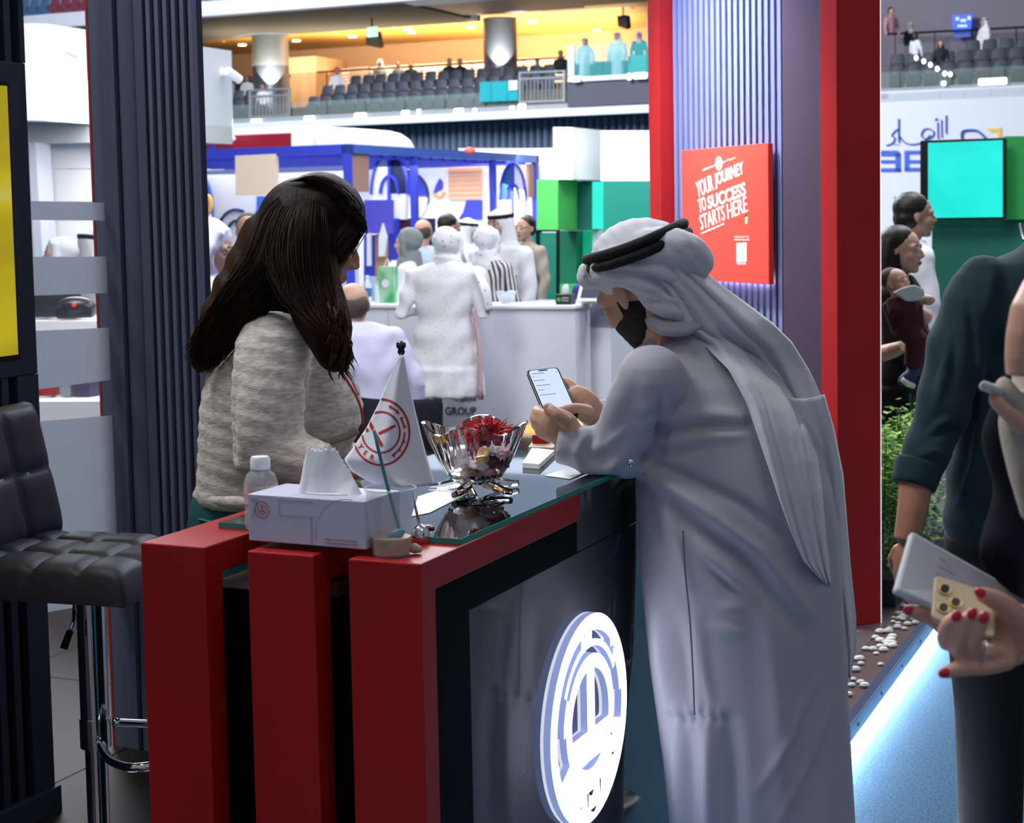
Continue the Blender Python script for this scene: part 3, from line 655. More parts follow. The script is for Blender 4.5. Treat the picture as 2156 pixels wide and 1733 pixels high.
# white bank banner on the right under the balcony
bn = thing('wall_banner', 'tall white bank banner wall with blue Arabic and Latin lettering', 'banner', bp(2050, 480, .05), kind='structure')
bs([(1830, 194), (2300, 172), (2300, 700), (1830, 700)], 0, .3).build('sheet', M('banner_white', '#dfe3ee', .55), bn)
m_bl = M('bank_blue', '#3d63d2', .5); m_yl = M('bank_yellow', '#f2c35a', .5)
def btext(s, bl, br, tl, m=m_bl, bold=.0, nm='lettering'):
    text(s, bp(*bl, -.02), bp(*br, -.02)-bp(*bl, -.02), bp(*tl, -.02)-bp(*bl, -.02), -UX, m, bn, nm, ext=.02, bold=bold)
def bpoly(pts, m, nm): slab(pts, B0-UX*.03, UX, .02).build(nm, m, bn)
def bstroke(pts, w, m, nm):
    mb = MB(); mb.tube([bp(x, y, -.03) for x, y in pts], w*1.5/3500*bp(*pts[0]).y/2, 6, sub=4, flat=.4, up=ZX); mb.build(nm, m, bn)
bstroke([(1892, 250), (1892, 285), (1893, 300)], 5, m_bl, 'arabic_letter'); bstroke([(1893, 270), (1882, 278), (1878, 286), (1884, 291), (1878, 302), (1866, 306)], 4.5, m_bl, 'arabic_letter')
bstroke([(1893, 286), (1905, 300), (1920, 304), (1938, 301), (1950, 294), (1962, 288), (1966, 278), (1955, 271), (1944, 274), (1940, 286), (1950, 292), (1958, 284)], 4.5, m_bl, 'arabic_letter')
bstroke([(1974, 258), (1975, 292)], 4, m_bl, 'arabic_letter'); bstroke([(1982, 252), (1983, 290)], 3.5, m_bl, 'arabic_letter'); bstroke([(1992, 243), (1992, 281)], 4.5, m_bl, 'arabic_letter'); bstroke([(1968, 254), (1972, 249), (1974, 254)], 3, m_bl, 'arabic_letter')
bstroke([(1884, 304), (1886, 304)], 3.5, m_bl, 'arabic_dot'); bstroke([(1890, 305), (1892, 305)], 3.5, m_bl, 'arabic_dot')
for pts in ([(1866, 317), (1890, 317), (1894, 322), (1894, 362), (1866, 362)],):
    bpoly([(1850, 317), (1890, 317), (1896, 323), (1896, 329), (1850, 329)], m_bl, 'latin_a'); bpoly([(1885, 323), (1896, 323), (1896, 362), (1885, 362)], m_bl, 'latin_a'); bpoly([(1850, 337), (1885, 337), (1885, 344), (1850, 344)], m_bl, 'latin_a'); bpoly([(1850, 354), (1897, 354), (1897, 362), (1850, 362)], m_bl, 'latin_a')
    bpoly([(1904, 317), (1945, 317), (1945, 325), (1904, 325)], m_bl, 'latin_b'); bpoly([(1904, 325), (1914, 325), (1914, 360), (1904, 360)], m_bl, 'latin_b'); bpoly([(1914, 337), (1945, 337), (1945, 344), (1914, 344)], m_bl, 'latin_b'); bpoly([(1904, 353), (1945, 353), (1945, 361), (1904, 361)], m_bl, 'latin_b')
bstroke([(2025, 292), (2025, 281), (2030, 275), (2052, 274), (2064, 280), (2074, 290)], 8, m_bl, 'logo_blue'); bpoly([(2074, 271), (2108, 269), (2109, 290), (2101, 290), (2100, 278), (2086, 278)], m_yl, 'logo_yellow')
bstroke([(1883, 414), (1887, 424)], 3.5, m_bl, 'small_letter'); bstroke([(1900, 405), (1901, 416)], 3.5, m_bl, 'small_letter'); bstroke([(1915, 409), (1926, 411)], 3.5, m_bl, 'small_letter'); bstroke([(1880, 464), (1892, 465)], 4, m_bl, 'small_letter')
# blue scoreboard-like display on the balcony wall at the right
t = thing('wall_display', 'small blue lit display on the grey wall above the right balcony seats', 'display', bp(2025, 78, 5.5))
bs([(2004, 32), (2046, 30), (2044, 62), (2007, 64)], 5.6, .1).build('screen', M('display_blue', '#2a50d8', .4, emit='#2f5bff', es=.9), t)
bs([(2008, 66), (2044, 64), (2043, 77), (2009, 79)], 5.6, .1).build('screen', M('display_blue2', '#3a5aa8', .4, emit='#3358b0', es=.5), t)
for x, y, w, h in ((2012, 36, 7, 7), (2022, 40, 12, 6), (2037, 34, 7, 8), (2016, 52, 20, 5)):
    bs([(x, y), (x+w, y), (x+w, y+h), (x, y+h)], 5.55, .03).build('picture', M('display_pale', '#a9c2ff', .4, emit='#b9ceff', es=.8), t)
t = thing('string_lamps', 'row of six small white lamps on a sloping bar before the right balcony', 'lamps', bp(1965, 150, .6))
MB().tube([bp(1924, 120, .62), bp(2006, 157, .62)], .045, 6).build('bar', m_steel, t)
for x, y in ((1929, 122), (1945, 129), (1959, 136.5), (1973.5, 145), (1989, 155), (2001, 156.5)):
    MB().ell(bp(x, y, .56), (.055, .06, .075)).build('lamp', M('lamp_lit', '#ffffff', .4, emit='#f4faff', es=3), t, smooth=True)

# ============================================================ blue-framed kiosk
m_kb = M('kiosk_blue', '#3b46c4', .45); m_kd = M('kiosk_navy', '#232c52', .5); m_kw = M('kiosk_white', '#f1f1f3', .5); m_cream = M('cream_panel', '#f6dcc4', .5); m_tan = M('tan_fabric', '#a57f74', .7)
m_kl = M('kiosk_light_blue', '#3f62b8', .4)
K0 = at(735, 303, 22)
def kp(px, py, u=0): return onpl(px, py, K0+UX*u, UX)
def Kk(u, v, z): return V(K0.x, K0.y, 0)+UX*u+VX*v+ZX*z
def kkbox(mb, u0, u1, v0, v1, z0, z1): return mb.box(Kk((u0+u1)/2, (v0+v1)/2, (z0+z1)/2), u1-u0, v1-v0, z1-z0, (UX, VX, ZX))
kz = K0.z; KL = 6.4; KW = 4.6
kk = thing('exhibition_kiosk', 'exhibition kiosk with bright blue frame, slatted roof and round wall graphics', 'kiosk', Kk(3, -2, 0))
for a in ((0, KL, -.12, 0), (0, KL, -KW, -KW+.12), (0, .12, -KW, 0), (KL-.12, KL, -KW, 0)):
    mb = MB(); kkbox(mb, *a, kz-.12, kz); mb.build('roof_beam', m_kl if a[2] == -.12 else m_kb, kk)
for i in range(16):
    u = .35+i*.38; mb = MB(); kkbox(mb, u, u+.06, -KW+.13, -.13, kz-.16, kz-.03); mb.build('roof_slat', m_kb, kk)
for u, v in ((0, -.1), (0, -KW), (KL-.1, -.1), (0, -3.1), (1.9, -.1), (4.6, -.1)):
    mb = MB(); kkbox(mb, u, u+.09, v, v+.09, 0, kz-.12); mb.build('post', m_kb, kk)
WU = KL+.2
kw_ = MB(); kkbox(kw_, WU, WU+.15, -9, .6, 0, kz+.12); kwo = kw_.build('back_wall', m_kw, kk); ORG[kwo] = ORG[kk]
mb = MB(); kkbox(mb, 3.2, 3.3, -KW, -1.75, 0, kz-.18); mb.build('inner_wall', M('kiosk_grey_wall', '#cdd0d8', .6), kk)
def kpoly(pts, m, nm, u=WU, th=.06, parent=None): return slab(pts, K0+UX*(u-th), UX, th).build(nm, m, parent or (kwo if abs(u-WU) < .1 else kk))
def circ(cx, cy, rx, ry, a0=0, a1=360, n=28): return [(cx+rx*math.cos(math.radians(a0+(a1-a0)*i/n)), cy-ry*math.sin(math.radians(a0+(a1-a0)*i/n))) for i in range(n+(0 if a1-a0 == 360 else 1))]
def kring(cx, cy, rx, ry, w, a0, a1, m, nm, u=WU):
    o = circ(cx, cy, rx, ry, a0, a1); i = circ(cx, cy, rx-w, ry-w, a0, a1); kpoly(o+i[::-1], m, nm, u)
# left inner wall graphics
kpoly(circ(400, 440, 46, 88, -60, 90), m_kl, 'graphic', 3.2); kpoly(circ(415, 455, 26, 50, -80, 5)+[(415, 455)], m_kw, 'graphic', 3.12); kring(430, 430, 14, 24, 5, -80, 60, M('kiosk_orange', '#f2b04a', .5), 'graphic', 3.05)
kring(495, 515, 46, 76, 3, 70, 180, m_kd, 'graphic', 3.2); kring(498, 520, 30, 58, 3, 70, 200, m_kd, 'graphic', 3.2)
kpoly([(540, 413), (575, 413), (575, 470), (520, 520), (528, 470), (540, 440)], m_kl, 'graphic', 3.2)
kpoly([(700, 365), (708, 382), (704, 388), (695, 384)], m_kb, 'graphic', 3.2)
# back wall graphics
kpoly([(944, 354), (1013, 352), (1013, 420), (944, 421)], M('salmon_panel', '#f3bd98', .5), 'panel')
for i in range(6): kpoly([(944, 361+10*i), (1013, 359+10*i), (1013, 360+10*i), (944, 362+10*i)], M('salmon_line', '#d3906e', .5), 'panel_line', WU-.065, .01)
kpoly([(1013, 422), (1013, 462), (965, 462), (975, 446), (982, 422)], m_kb, 'graphic')
kpoly(circ(852, 412, 46, 52, 0, 90)+[(852, 412)], m_kb, 'graphic'); kpoly(circ(852, 416, 48, 54, 270, 360)+[(852, 416)], m_kw, 'graphic', WU-.01)
kring(852, 414, 49, 56, 2.5, -90, 90, m_kd, 'graphic')
kpoly([(925, 376), (930, 384), (929, 398), (912, 407), (917, 392)], m_kb, 'logo'); kring(923, 402, 13, 15, 3.5, 210, 350, M('kiosk_orange', '#f2b04a', .5), 'logo')
# arches
def arch(cx, y0, y1, w, u, lm, rm, nm):
    t = []
    H2 = (y1-y0)
    kpoly([(cx, y0)]+[(cx+w*math.sin(math.pi/2*i/10), y0+H2*.62*(1-math.cos(math.pi/2*i/10))) for i in range(11)]+[(cx+w*.97, y0+H2*.62), (cx, y0+H2*.62)], rm, 'arch_leaf', u, .1)
    kpoly([(cx, y0)]+[(cx-w*math.sin(math.pi/2*i/10), y0+H2*.62*(1-math.cos(math.pi/2*i/10))) for i in range(11)]+[(cx-w*.97, y0+H2*.62), (cx, y0+H2*.62)], lm, 'arch_leaf', u, .1)
    kpoly([(cx-w*.97, y0+H2*.62), (cx+w*.97, y0+H2*.62), (cx+w*.9, y1), (cx-w*.9, y1)], m_kw, 'arch_leaf', u, .1)
    kpoly([(cx-2.5, y0), (cx+2.5, y0), (cx+2.5, y1+90), (cx-2.5, y1+90)], m_kb, 'arch_mast', u-.1, .05)
    kring(cx, y0+H2*.62, w*.55, H2*.28, 4, 0, 180, m_kb, 'arch_ring', u-.1)
    kring(cx, y0+H2*.63, w+2, H2*.63, 3, 0, 180, m_kb, 'arch_rim', u-.1)
arch(818, 320, 462, 38, 2.1, m_kw, m_kd, 'arch'); arch(1078, 342, 470, 27, 5.2, M('kiosk_mid_blue', '#2f5fa8', .5), m_kw, 'arch')
kpoly([(766, 421), (824, 421), (824, 492), (766, 492)], M('kiosk_violet', '#5a55c8', .5), 'blue_panel', 1.6, .08)
kpoly([(810, 460), (836, 460), (836, 548), (812, 548)], m_kb, 'blue_panel', 1.9, .08); kpoly([(836, 460), (868, 460), (868, 500), (836, 500)], M('kiosk_maroon', '#5a2a3c', .6), 'maroon_panel', 2.2, .08)
kpoly([(868, 460), (912, 460), (912, 540), (868, 540)], m_kd, 'navy_panel', 2.2, .08)
kpoly([(785, 495), (812, 490), (812, 600), (785, 600)], M('kiosk_tan', '#c79a73', .6), 'tan_panel', 1.7, .08)
kpoly([(766, 495), (784, 495), (784, 640), (766, 640)], m_kb, 'blue_panel', 1.6, .08)
kpoly([(772, 495), (779, 490), (779, 560), (772, 560)], m_kw, 'white_leaf', 1.5, .05); kpoly([(797, 500), (805, 470), (813, 500), (808, 540), (797, 540)], m_kw, 'white_leaf', 1.5, .05)
# hanging cream and tan panels at the front corner
kpoly([(495, 328), (580, 324), (580, 411), (496, 412)], m_cream, 'cream_panel', .06, .08)
slab([(738, 319), (777, 320), (777, 404), (738, 405)], K0-VX*.05, VX, -.05).build('tan_panel', m_tan, kk)
slab([(1113, 345), (1135, 346), (1135, 415), (1113, 416)], K0-VX*.05, VX, -.05).build('tan_panel', m_tan, kk)
area('kiosk_lamp', Kk(3.2, -2.3, kz-.25), Kk(3.2, -2.3, 0), 4, 170, (1, .97, .95), sy=5)
area('kiosk_lamp', Kk(5.2, -.2, kz-.3), Kk(6.6, -.6, 1.2), 1, 80, (1, .97, .95), sy=4)

# ============================================================ white pavilion with red screen, behind the kiosk
wp = thing('white_pavilion', 'white round-ended pavilion roof with dark red screen behind the blue kiosk', 'pavilion', at(700, 400, 33))
Wq = at(640, 300, 32)
pts = [(486, 272), (650, 264), (700, 268), (745, 270), (770, 276), (790, 290), (800, 306), (806, 420), (486, 420)]
slab(pts, Wq, UX, 1.5).build('roof', M('pavilion_white', '#eef1f6', .45), wp, bevel=.08)
slab([(488, 285), (612, 280), (612, 312), (488, 318)], Wq-UX*.05, UX, .04).build('red_screen', M('dark_red_screen', '#7c0f24', .4, emit='#7a0a22', es=.35), wp)
slab([(380, 290), (482, 284), (482, 298), (380, 300)], Wq-UX*.6, UX, .3).build('light_bar', M('bar_white', '#f4f7ff', .4), wp, bevel=.08)
slab([(440, 298), (446, 298), (446, 318), (440, 318)], Wq-UX*.4, UX, .08).build('bar_stem', m_kb, wp)
slab([(380, 300), (500, 297), (500, 330), (380, 330)], Wq+UX*.3, UX, .04).build('red_panel', M('dark_red_panel', '#6a1022', .5), wp)
slab([(612, 282), (655, 280), (655, 312), (612, 313)], Wq-UX*.15, UX, .15).build('end_block', M('pavilion_white', '#eef1f6', .45), wp, bevel=.04)
# ============================================================ green block booth
gq0 = at(1200, 400, 19)
gbk = thing('block_booth', 'booth front built of white, green and teal cubes', 'booth', at(1250, 640, 19))
def gblock(x0, x1, y0, y1, du, m, back=0.0, nm='block'):
    p = gq0+UX*back; slab([(x0, y0), (x1, y0), (x1, y1), (x0, y1)], p, UX, du).build(nm, m, gbk)
gw = M('block_white', '#f2f4f6', .45); g1 = M('block_lime', '#4db458', .5); g2 = M('block_green', '#3fa650', .5); g3 = M('block_teal', '#00665a', .5); g4 = M('block_lit_teal', '#19c9ad', .4, emit='#17c2a4', es=.5); g5 = M('block_mid_teal', '#007a6d', .5); g6 = M('block_dark_green', '#00704f', .5)  # lit teal glows by emission in place of light falling in the recess
gblock(965, 1166, 312, 384, .4, gw, 11); gblock(1165, 1206, 268, 378, 1.5, gw); gblock(1206, 1266, 276, 380, .5, M('block_teal_side', '#2f9f86', .5), 1.55); gblock(1265, 1369, 275, 381, .4, gw)
gblock(1130, 1175, 378, 485, .6, g1); gblock(1172, 1250, 381, 485, .4, g3, .65); gblock(1247, 1271, 383, 482, .1, g4, .5); gblock(1270, 1368, 382, 484, .4, g5)
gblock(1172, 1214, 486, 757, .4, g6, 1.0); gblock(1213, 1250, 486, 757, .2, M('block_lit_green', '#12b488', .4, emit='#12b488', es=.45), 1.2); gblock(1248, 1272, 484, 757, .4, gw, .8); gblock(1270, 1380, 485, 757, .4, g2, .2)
gblock(1172, 1250, 600, 660, .3, g2, .7)
sc_ = thing('display_cabinet', 'dark-framed teal glass screen beside the green cube booth', 'screen', at(1130, 640, 16))
sq = at(1140, 560, 16.5)
for x0, x1, y0, y1, m, nm in ((1085, 1128, 486, 795, GL('teal_pane', '#08a08a', .8), 'pane'), (1129, 1136, 484, 797, m_black, 'frame'), (1137, 1171, 490, 795, GL('teal_pane2', '#0d9a7e', .85), 'pane'), (1085, 1172, 484, 488, m_black, 'frame'), (1171, 1174, 484, 797, m_black, 'frame')):
    slab([(x0, y0), (x1, y0), (x1, y1), (x0, y1)], sq, UX, .06).build(nm, m, sc_)
t = thing('red_ball', 'red dome just above the slanted white booth wall', 'dome', at(989, 320, 21)); MB().ell(at(989, 318, 21), (.07, .07, .05)).build('dome', M('dome_red', '#d9585e', .5), t, smooth=True)
area('block_booth_lamp', gq0+ZX*2.2-UX*2.5, gq0, 4, 240, (1, 1, 1), sy=1)

# ============================================================ white counter in the middle distance
wq = at(1000, 645, 11.5)
def wpnt(px, py, u=0): return onpl(px, py, wq+UX*u, UX)
wz = onpl(1000, 641, wq, UX).z
wv = lambda px, u=0: (onpl(px, 700, wq+UX*u, UX)-wq).dot(VX)
def Wk(u, v, z): return V(wq.x, wq.y, 0)+UX*u+VX*v+ZX*z
def wbox(mb, u0, u1, v0, v1, z0, z1): return mb.box(Wk((u0+u1)/2, (v0+v1)/2, (z0+z1)/2), u1-u0, v1-v0, z1-z0, (UX, VX, ZX))
wc = thing('welcome_counter', 'long white welcome counter with black group lettering behind the dotted dress', 'counter', Wk(.3, 0, 0))
m_wc = M('counter_white', '#e3e7f2', .35)
vs_ = [wv(640), wv(817), wv(1211)]
for a, b in zip(vs_[:-1], vs_[1:]): mb = MB(); wbox(mb, .01, .05, a+.002, b-.002, .0, wz-.03); mb.build('front_panel', m_wc, wc)
mb = MB(); wbox(mb, .05, .29, vs_[0], vs_[2]-.005, 0, wz-.03); mb.build('carcass', m_wc, wc)
mb = MB(); wbox(mb, -.02, .3, vs_[0], vs_[2]+.01, wz-.03, wz); mb.build('top', M('counter_top_white', '#f6f7fb', .3), wc, bevel=.008)
mb = MB(); wbox(mb, .36, .8, vs_[2]-.6, wv(1286, .36), 0, wz-.17); mb.build('side_cabinet', m_wc, wc)
mb = MB(); wbox(mb, .35, .8, vs_[2]-.6, wv(1288, .36), wz-.17, wz-.01); mb.build('grey_drawer', M('drawer_grey', '#8d93a4', .5), wc)
m_bk = M('sign_black', '#1c1e22', .5)
text('GROUP', wpnt(938, 873.5, .005), wpnt(1003, 873.5, .005)-wpnt(938, 873.5, .005), ZX*.055, -UX, m_bk, wc, 'lettering', ext=.004)
text('\uFE94\uFECB\uFEEE\uFEE4\uFEA0\uFEE3', wpnt(955, 847, .005), wpnt(1003, 847, .005)-wpnt(955, 847, .005), ZX*.055, -UX, m_bk, wc, 'lettering', ext=.004)

# ============================================================ white booth with spotlights, far left
fq = at(95, 150, 14)
wb = thing('white_booth', 'white booth with grey-lit overhead box and wall spotlights, left background', 'booth', at(150, 600, 15))
m_fb = M('fascia_white', '#c3c8d1', .5)
slab([(-60, 46), (94, 50), (100, 255), (-60, 250)], fq, UX, 2.78).build('overhead_box', m_fb, wb)
fz = fq+VX*0.0
def fs_(px, py): return onpl(px, py, fq, VX)
slab([(-60, 258), (190, 258), (200, 300), (-60, 304)], fq+UX*.6, UX, .5).build('grey_beam', M('beam_grey', '#a9adb1', .6), wb)
slab([(190, 262), (420, 262), (420, 300), (200, 300)], fq+UX*.6, UX, .5).build('grey_beam', M('beam_grey', '#a9adb1', .6), wb)
slab([(60, 300), (74, 300), (98, 660), (78, 660)], fq+UX*.5, UX, .2).build('pillar', M('pillar_pale', '#c3c9d6', .5), wb)
for q in (((74, 305), (330, 300), (330, 352), (76, 356)), ((76, 357), (330, 355), (330, 425), (78, 424)), ((79, 470), (330, 468), (330, 545), (82, 545))):
    slab(q, fq+UX*.9, UX, .1).build('panel', M('panel_white', '#f2f3f6', .5), wb)
slab([(60, 425), (330, 425), (330, 470), (60, 470)], fq+UX*.95, UX, .1).build('panel', M('panel_grey', '#cfd4df', .5), wb)
slab([(60, 545), (330, 545), (330, 900), (60, 900)], fq+UX*1.4, UX, .1).build('panel', M('panel_white', '#f2f3f6', .5), wb)
spot_lab = ['white cylinder spotlight on the grey booth side, left of the dark column', 'lit white cylinder spotlight right of the dark column']
for i, (bx, by, tx, ty) in enumerate(((125, 99, 158, 116), (466, 152, 480, 166))):
    p0 = fs_(bx, by)+VX*.005; q = fs_(tx, ty)+VX*.11
    t = thing('wall_spotlight', spot_lab[i], 'spotlight', p0)
    MB().lathe(p0, [(.045, 0), (.045, .02)], 14, (UX, ZX, VX)).build('base', m_white, t, smooth=True, angle=40); MB().tube([p0, p0+VX*.08], .015, 8).build('arm', m_white, t)
    d = (q-(p0+VX*.08)).normalized()
    MB().tube([p0+VX*.08-d*.02, p0+VX*.08+d*.16], .045, 14).build('barrel', m_white, t, smooth=True, angle=40)
    s_ = bpy.data.lights.new('spot_lamp', 'SPOT'); s_.energy = 130; s_.spot_size = 1.1; s_.spot_blend = .4; s_.color = (1, .86, .68); o = bpy.data.objects.new('spot_lamp', s_); C.objects.link(o)
    o.location = p0+VX*.22+UX*.2+ZX*-.05; o.rotation_euler = (p0+UX*.55-ZX*.9-o.location).to_track_quat('-Z', 'Y').to_euler()
area('white_booth_lamp', fq+UX*-.8+VX*1.2+ZX*.2, at(180, 450, 15), 1.6, 120, (1, 1, 1))
# ============================================================ people
SK = [M('skin_light', '#c99c86', .5, sss=.1), M('skin_tan', '#b18a76', .5, sss=.1), M('skin_brown', '#94705c', .5, sss=.1), M('skin_fair', '#dcb09c', .5, sss=.1)]
m_hb = M('hair_black', '#16120f', .45, bump=((60, 60, 14), .5)); m_hbr = M('hair_brown', '#2a1c15', .45, bump=((60, 60, 14), .5)); m_hg = M('hair_cropped', '#4b403a', .7)
m_eye = M('eye_dark', '#1c1411', .3); m_lip = M('lip', '#a8585a', .5); m_lipm = M('lip_male', '#9a6252', .5)
m_wr = M('robe_white', '#e6e8ee', .7, sheen=.2); m_agal = M('agal_black', '#0c0c10', .8, bump=(90, .6))
class Fr:
    """frame of a body part: forward, left, up"""
    def __init__(s, o, f, u=None):
        s.o = Vector(o); s.f = Vector(f).normalized(); u = Vector(u or (0, 0, 1)); s.l = u.cross(s.f).normalized(); s.u = s.f.cross(s.l).normalized()
    def p(s, a, b, c): return s.o+s.f*a+s.l*b+s.u*c
    def R(s): return (s.f, s.l, s.u)
def head_mb(fr, s, ears=True, nose=1.0, neck=.5):
    mb = MB(); R = fr.R(); E = lambda a, b, c, x, y, z, nu=16, nv=10: mb.ell(fr.p(a*s, b*s, c*s), (x*s, y*s, z*s), R, nu, nv)
    E(-.05, 0, .12, .43, .35, .385, 20, 12); E(.08, 0, -.1, .33, .29, .36, 18, 10)
    E(.15, 0, -.28, .23, .2, .2); E(.27, 0, -.40, .1, .1, .085)
    E(.27, .13, .08, .12, .14, .09); E(.27, -.13, .08, .12, .14, .09)         # brow
    E(.24, .18, -.1, .12, .1, .12); E(.24, -.18, -.1, .12, .1, .12)           # cheeks
    mb.tube([fr.p(.37*s, 0, .06*s), fr.p(.44*s, 0, -.03*s), fr.p(.47*s*nose, 0, -.105*s), fr.p(.40*s, 0, -.13*s)], [.03*s, .038*s, .045*s, .045*s], 8)
    E(.455*nose, 0, -.105, .055, .05, .045); E(.41, .045, -.13, .05, .045, .035); E(.41, -.045, -.13, .05, .045, .035)
    E(.355, 0, -.245, .07, .115, .035); E(.345, 0, -.29, .065, .1, .035)
    if ears:
        for b in (1, -1): E(-.05, b*.35, -.02, .075, .035, .12, 10, 6); E(-.03, b*.34, -.1, .04, .03, .06, 8, 6)
    mb.tube([fr.p(-.08*s, 0, -.15*s), fr.p(-.12*s, 0, (-.45-neck*.3)*s), fr.p(-.16*s, 0, (-.5-neck)*s)], [.24*s, .235*s, .3*s], 14)
    return mb
def face_bits(fr, s, par, lip=m_lip, brow=m_hb, which=(1, -1)):
    for b in which:
        ey = MB().ell(fr.p(.325*s, b*.15*s, .0*s), (.05*s, .075*s, .034*s), fr.R(), 10, 6).build('eye', M('eye_white', '#b9aca4', .3), par, smooth=True)
        MB().ell(fr.p(.352*s, b*.145*s, .0*s), (.03*s, .036*s, .034*s), fr.R(), 8, 6).build('iris', m_eye, ey if par.parent is None else par, smooth=True)
        MB().tube([fr.p(.372*s, b*.06*s, .105*s), fr.p(.365*s, b*.15*s, .13*s), fr.p(.29*s, b*.25*s, .085*s)], [.014*s, .02*s, .008*s], 6, sub=3).build('eyebrow', brow, par, smooth=True)
    mb = MB(); mb.ell(fr.p(.395*s, 0, -.245*s), (.04*s, .11*s, .022*s), fr.R(), 10, 6); mb.ell(fr.p(.39*s, 0, -.285*s), (.038*s, .095*s, .026*s), fr.R(), 10, 6)
    fuse(mb, .012*s*2, 2).build('lips', lip, par, smooth=True)
def hair_short(fr, s, top=.03, recede=0):
    mb = MB(); R = fr.R()
    mb.ell(fr.p((-.11-recede)*s, 0, (.17+top)*s), (.42*s, .385*s, .375*s), R, 18, 12); mb.ell(fr.p(-.2*s, 0, -.03*s), (.32*s, .36*s, .33*s), R, 16, 10)
    return mb
def hijab(fr, s, drape=.75, w=.75):
    mb = MB(); R = fr.R()
    mb.ell(fr.p(-.10*s, 0, .13*s), (.46*s, .43*s, .44*s), R, 20, 12)
    for b in (1, -1): mb.tube([fr.p(.12*s, b*.25*s, .36*s), fr.p(.1*s, b*.36*s, .05*s), fr.p(.1*s, b*.33*s, -.25*s), fr.p(.17*s, b*.12*s, -.52*s)], [.13*s, .12*s, .13*s, .15*s], 10, sub=2)
    mb.tube([fr.p(.18*s, .2*s, .38*s), fr.p(.2*s, 0, .42*s), fr.p(.18*s, -.2*s, .38*s)], .07*s, 8)
    rings = []
    for c, a, ra, rb in ((-.3, -.1, .38, .4), (-.5, -.06, .42, .46), (-.5-drape*.4, -.04, .48, .62), (-.5-drape*.8, -.05, .46, w)):
        rings.append([fr.p((a+ra*math.cos(t))*s, rb*math.sin(t)*s, c*s) for t in [2*math.pi*k/18 for k in range(18)]])
    mb.loft(rings); return mb
def hand_mb(mb, wr, d, s, palm_n, curl=.3, side=1):
    """a hand from the wrist: d = direction, palm_n = palm normal, s = hand length"""
    d = Vector(d).normalized(); n = Vector(palm_n).normalized(); x = d.cross(n).normalized()*side; n = x.cross(d).normalized()*side
    wr = Vector(wr)
    mb.ell(wr+d*.27*s, (.27*s, .2*s, .085*s), (d, x, n), 12, 8)
    for k, (o, L) in enumerate(((-.14, .43), (-.05, .49), (.05, .46), (.13, .36))):
        p = wr+d*.42*s+x*o*s; q = p+(d+n*curl*.6)*L*.5*s; r = q+(d+n*curl*1.9).normalized()*L*.45*s
        mb.tube([p, q, r], [.055*s, .048*s, .04*s], 8)
    p = wr+d*.12*s-x*.12*s; mb.tube([p, p-x*.15*s+d*.16*s+n*.05*s, p-x*.17*s+d*.34*s+n*.14*s], [.07*s, .06*s, .045*s], 8)
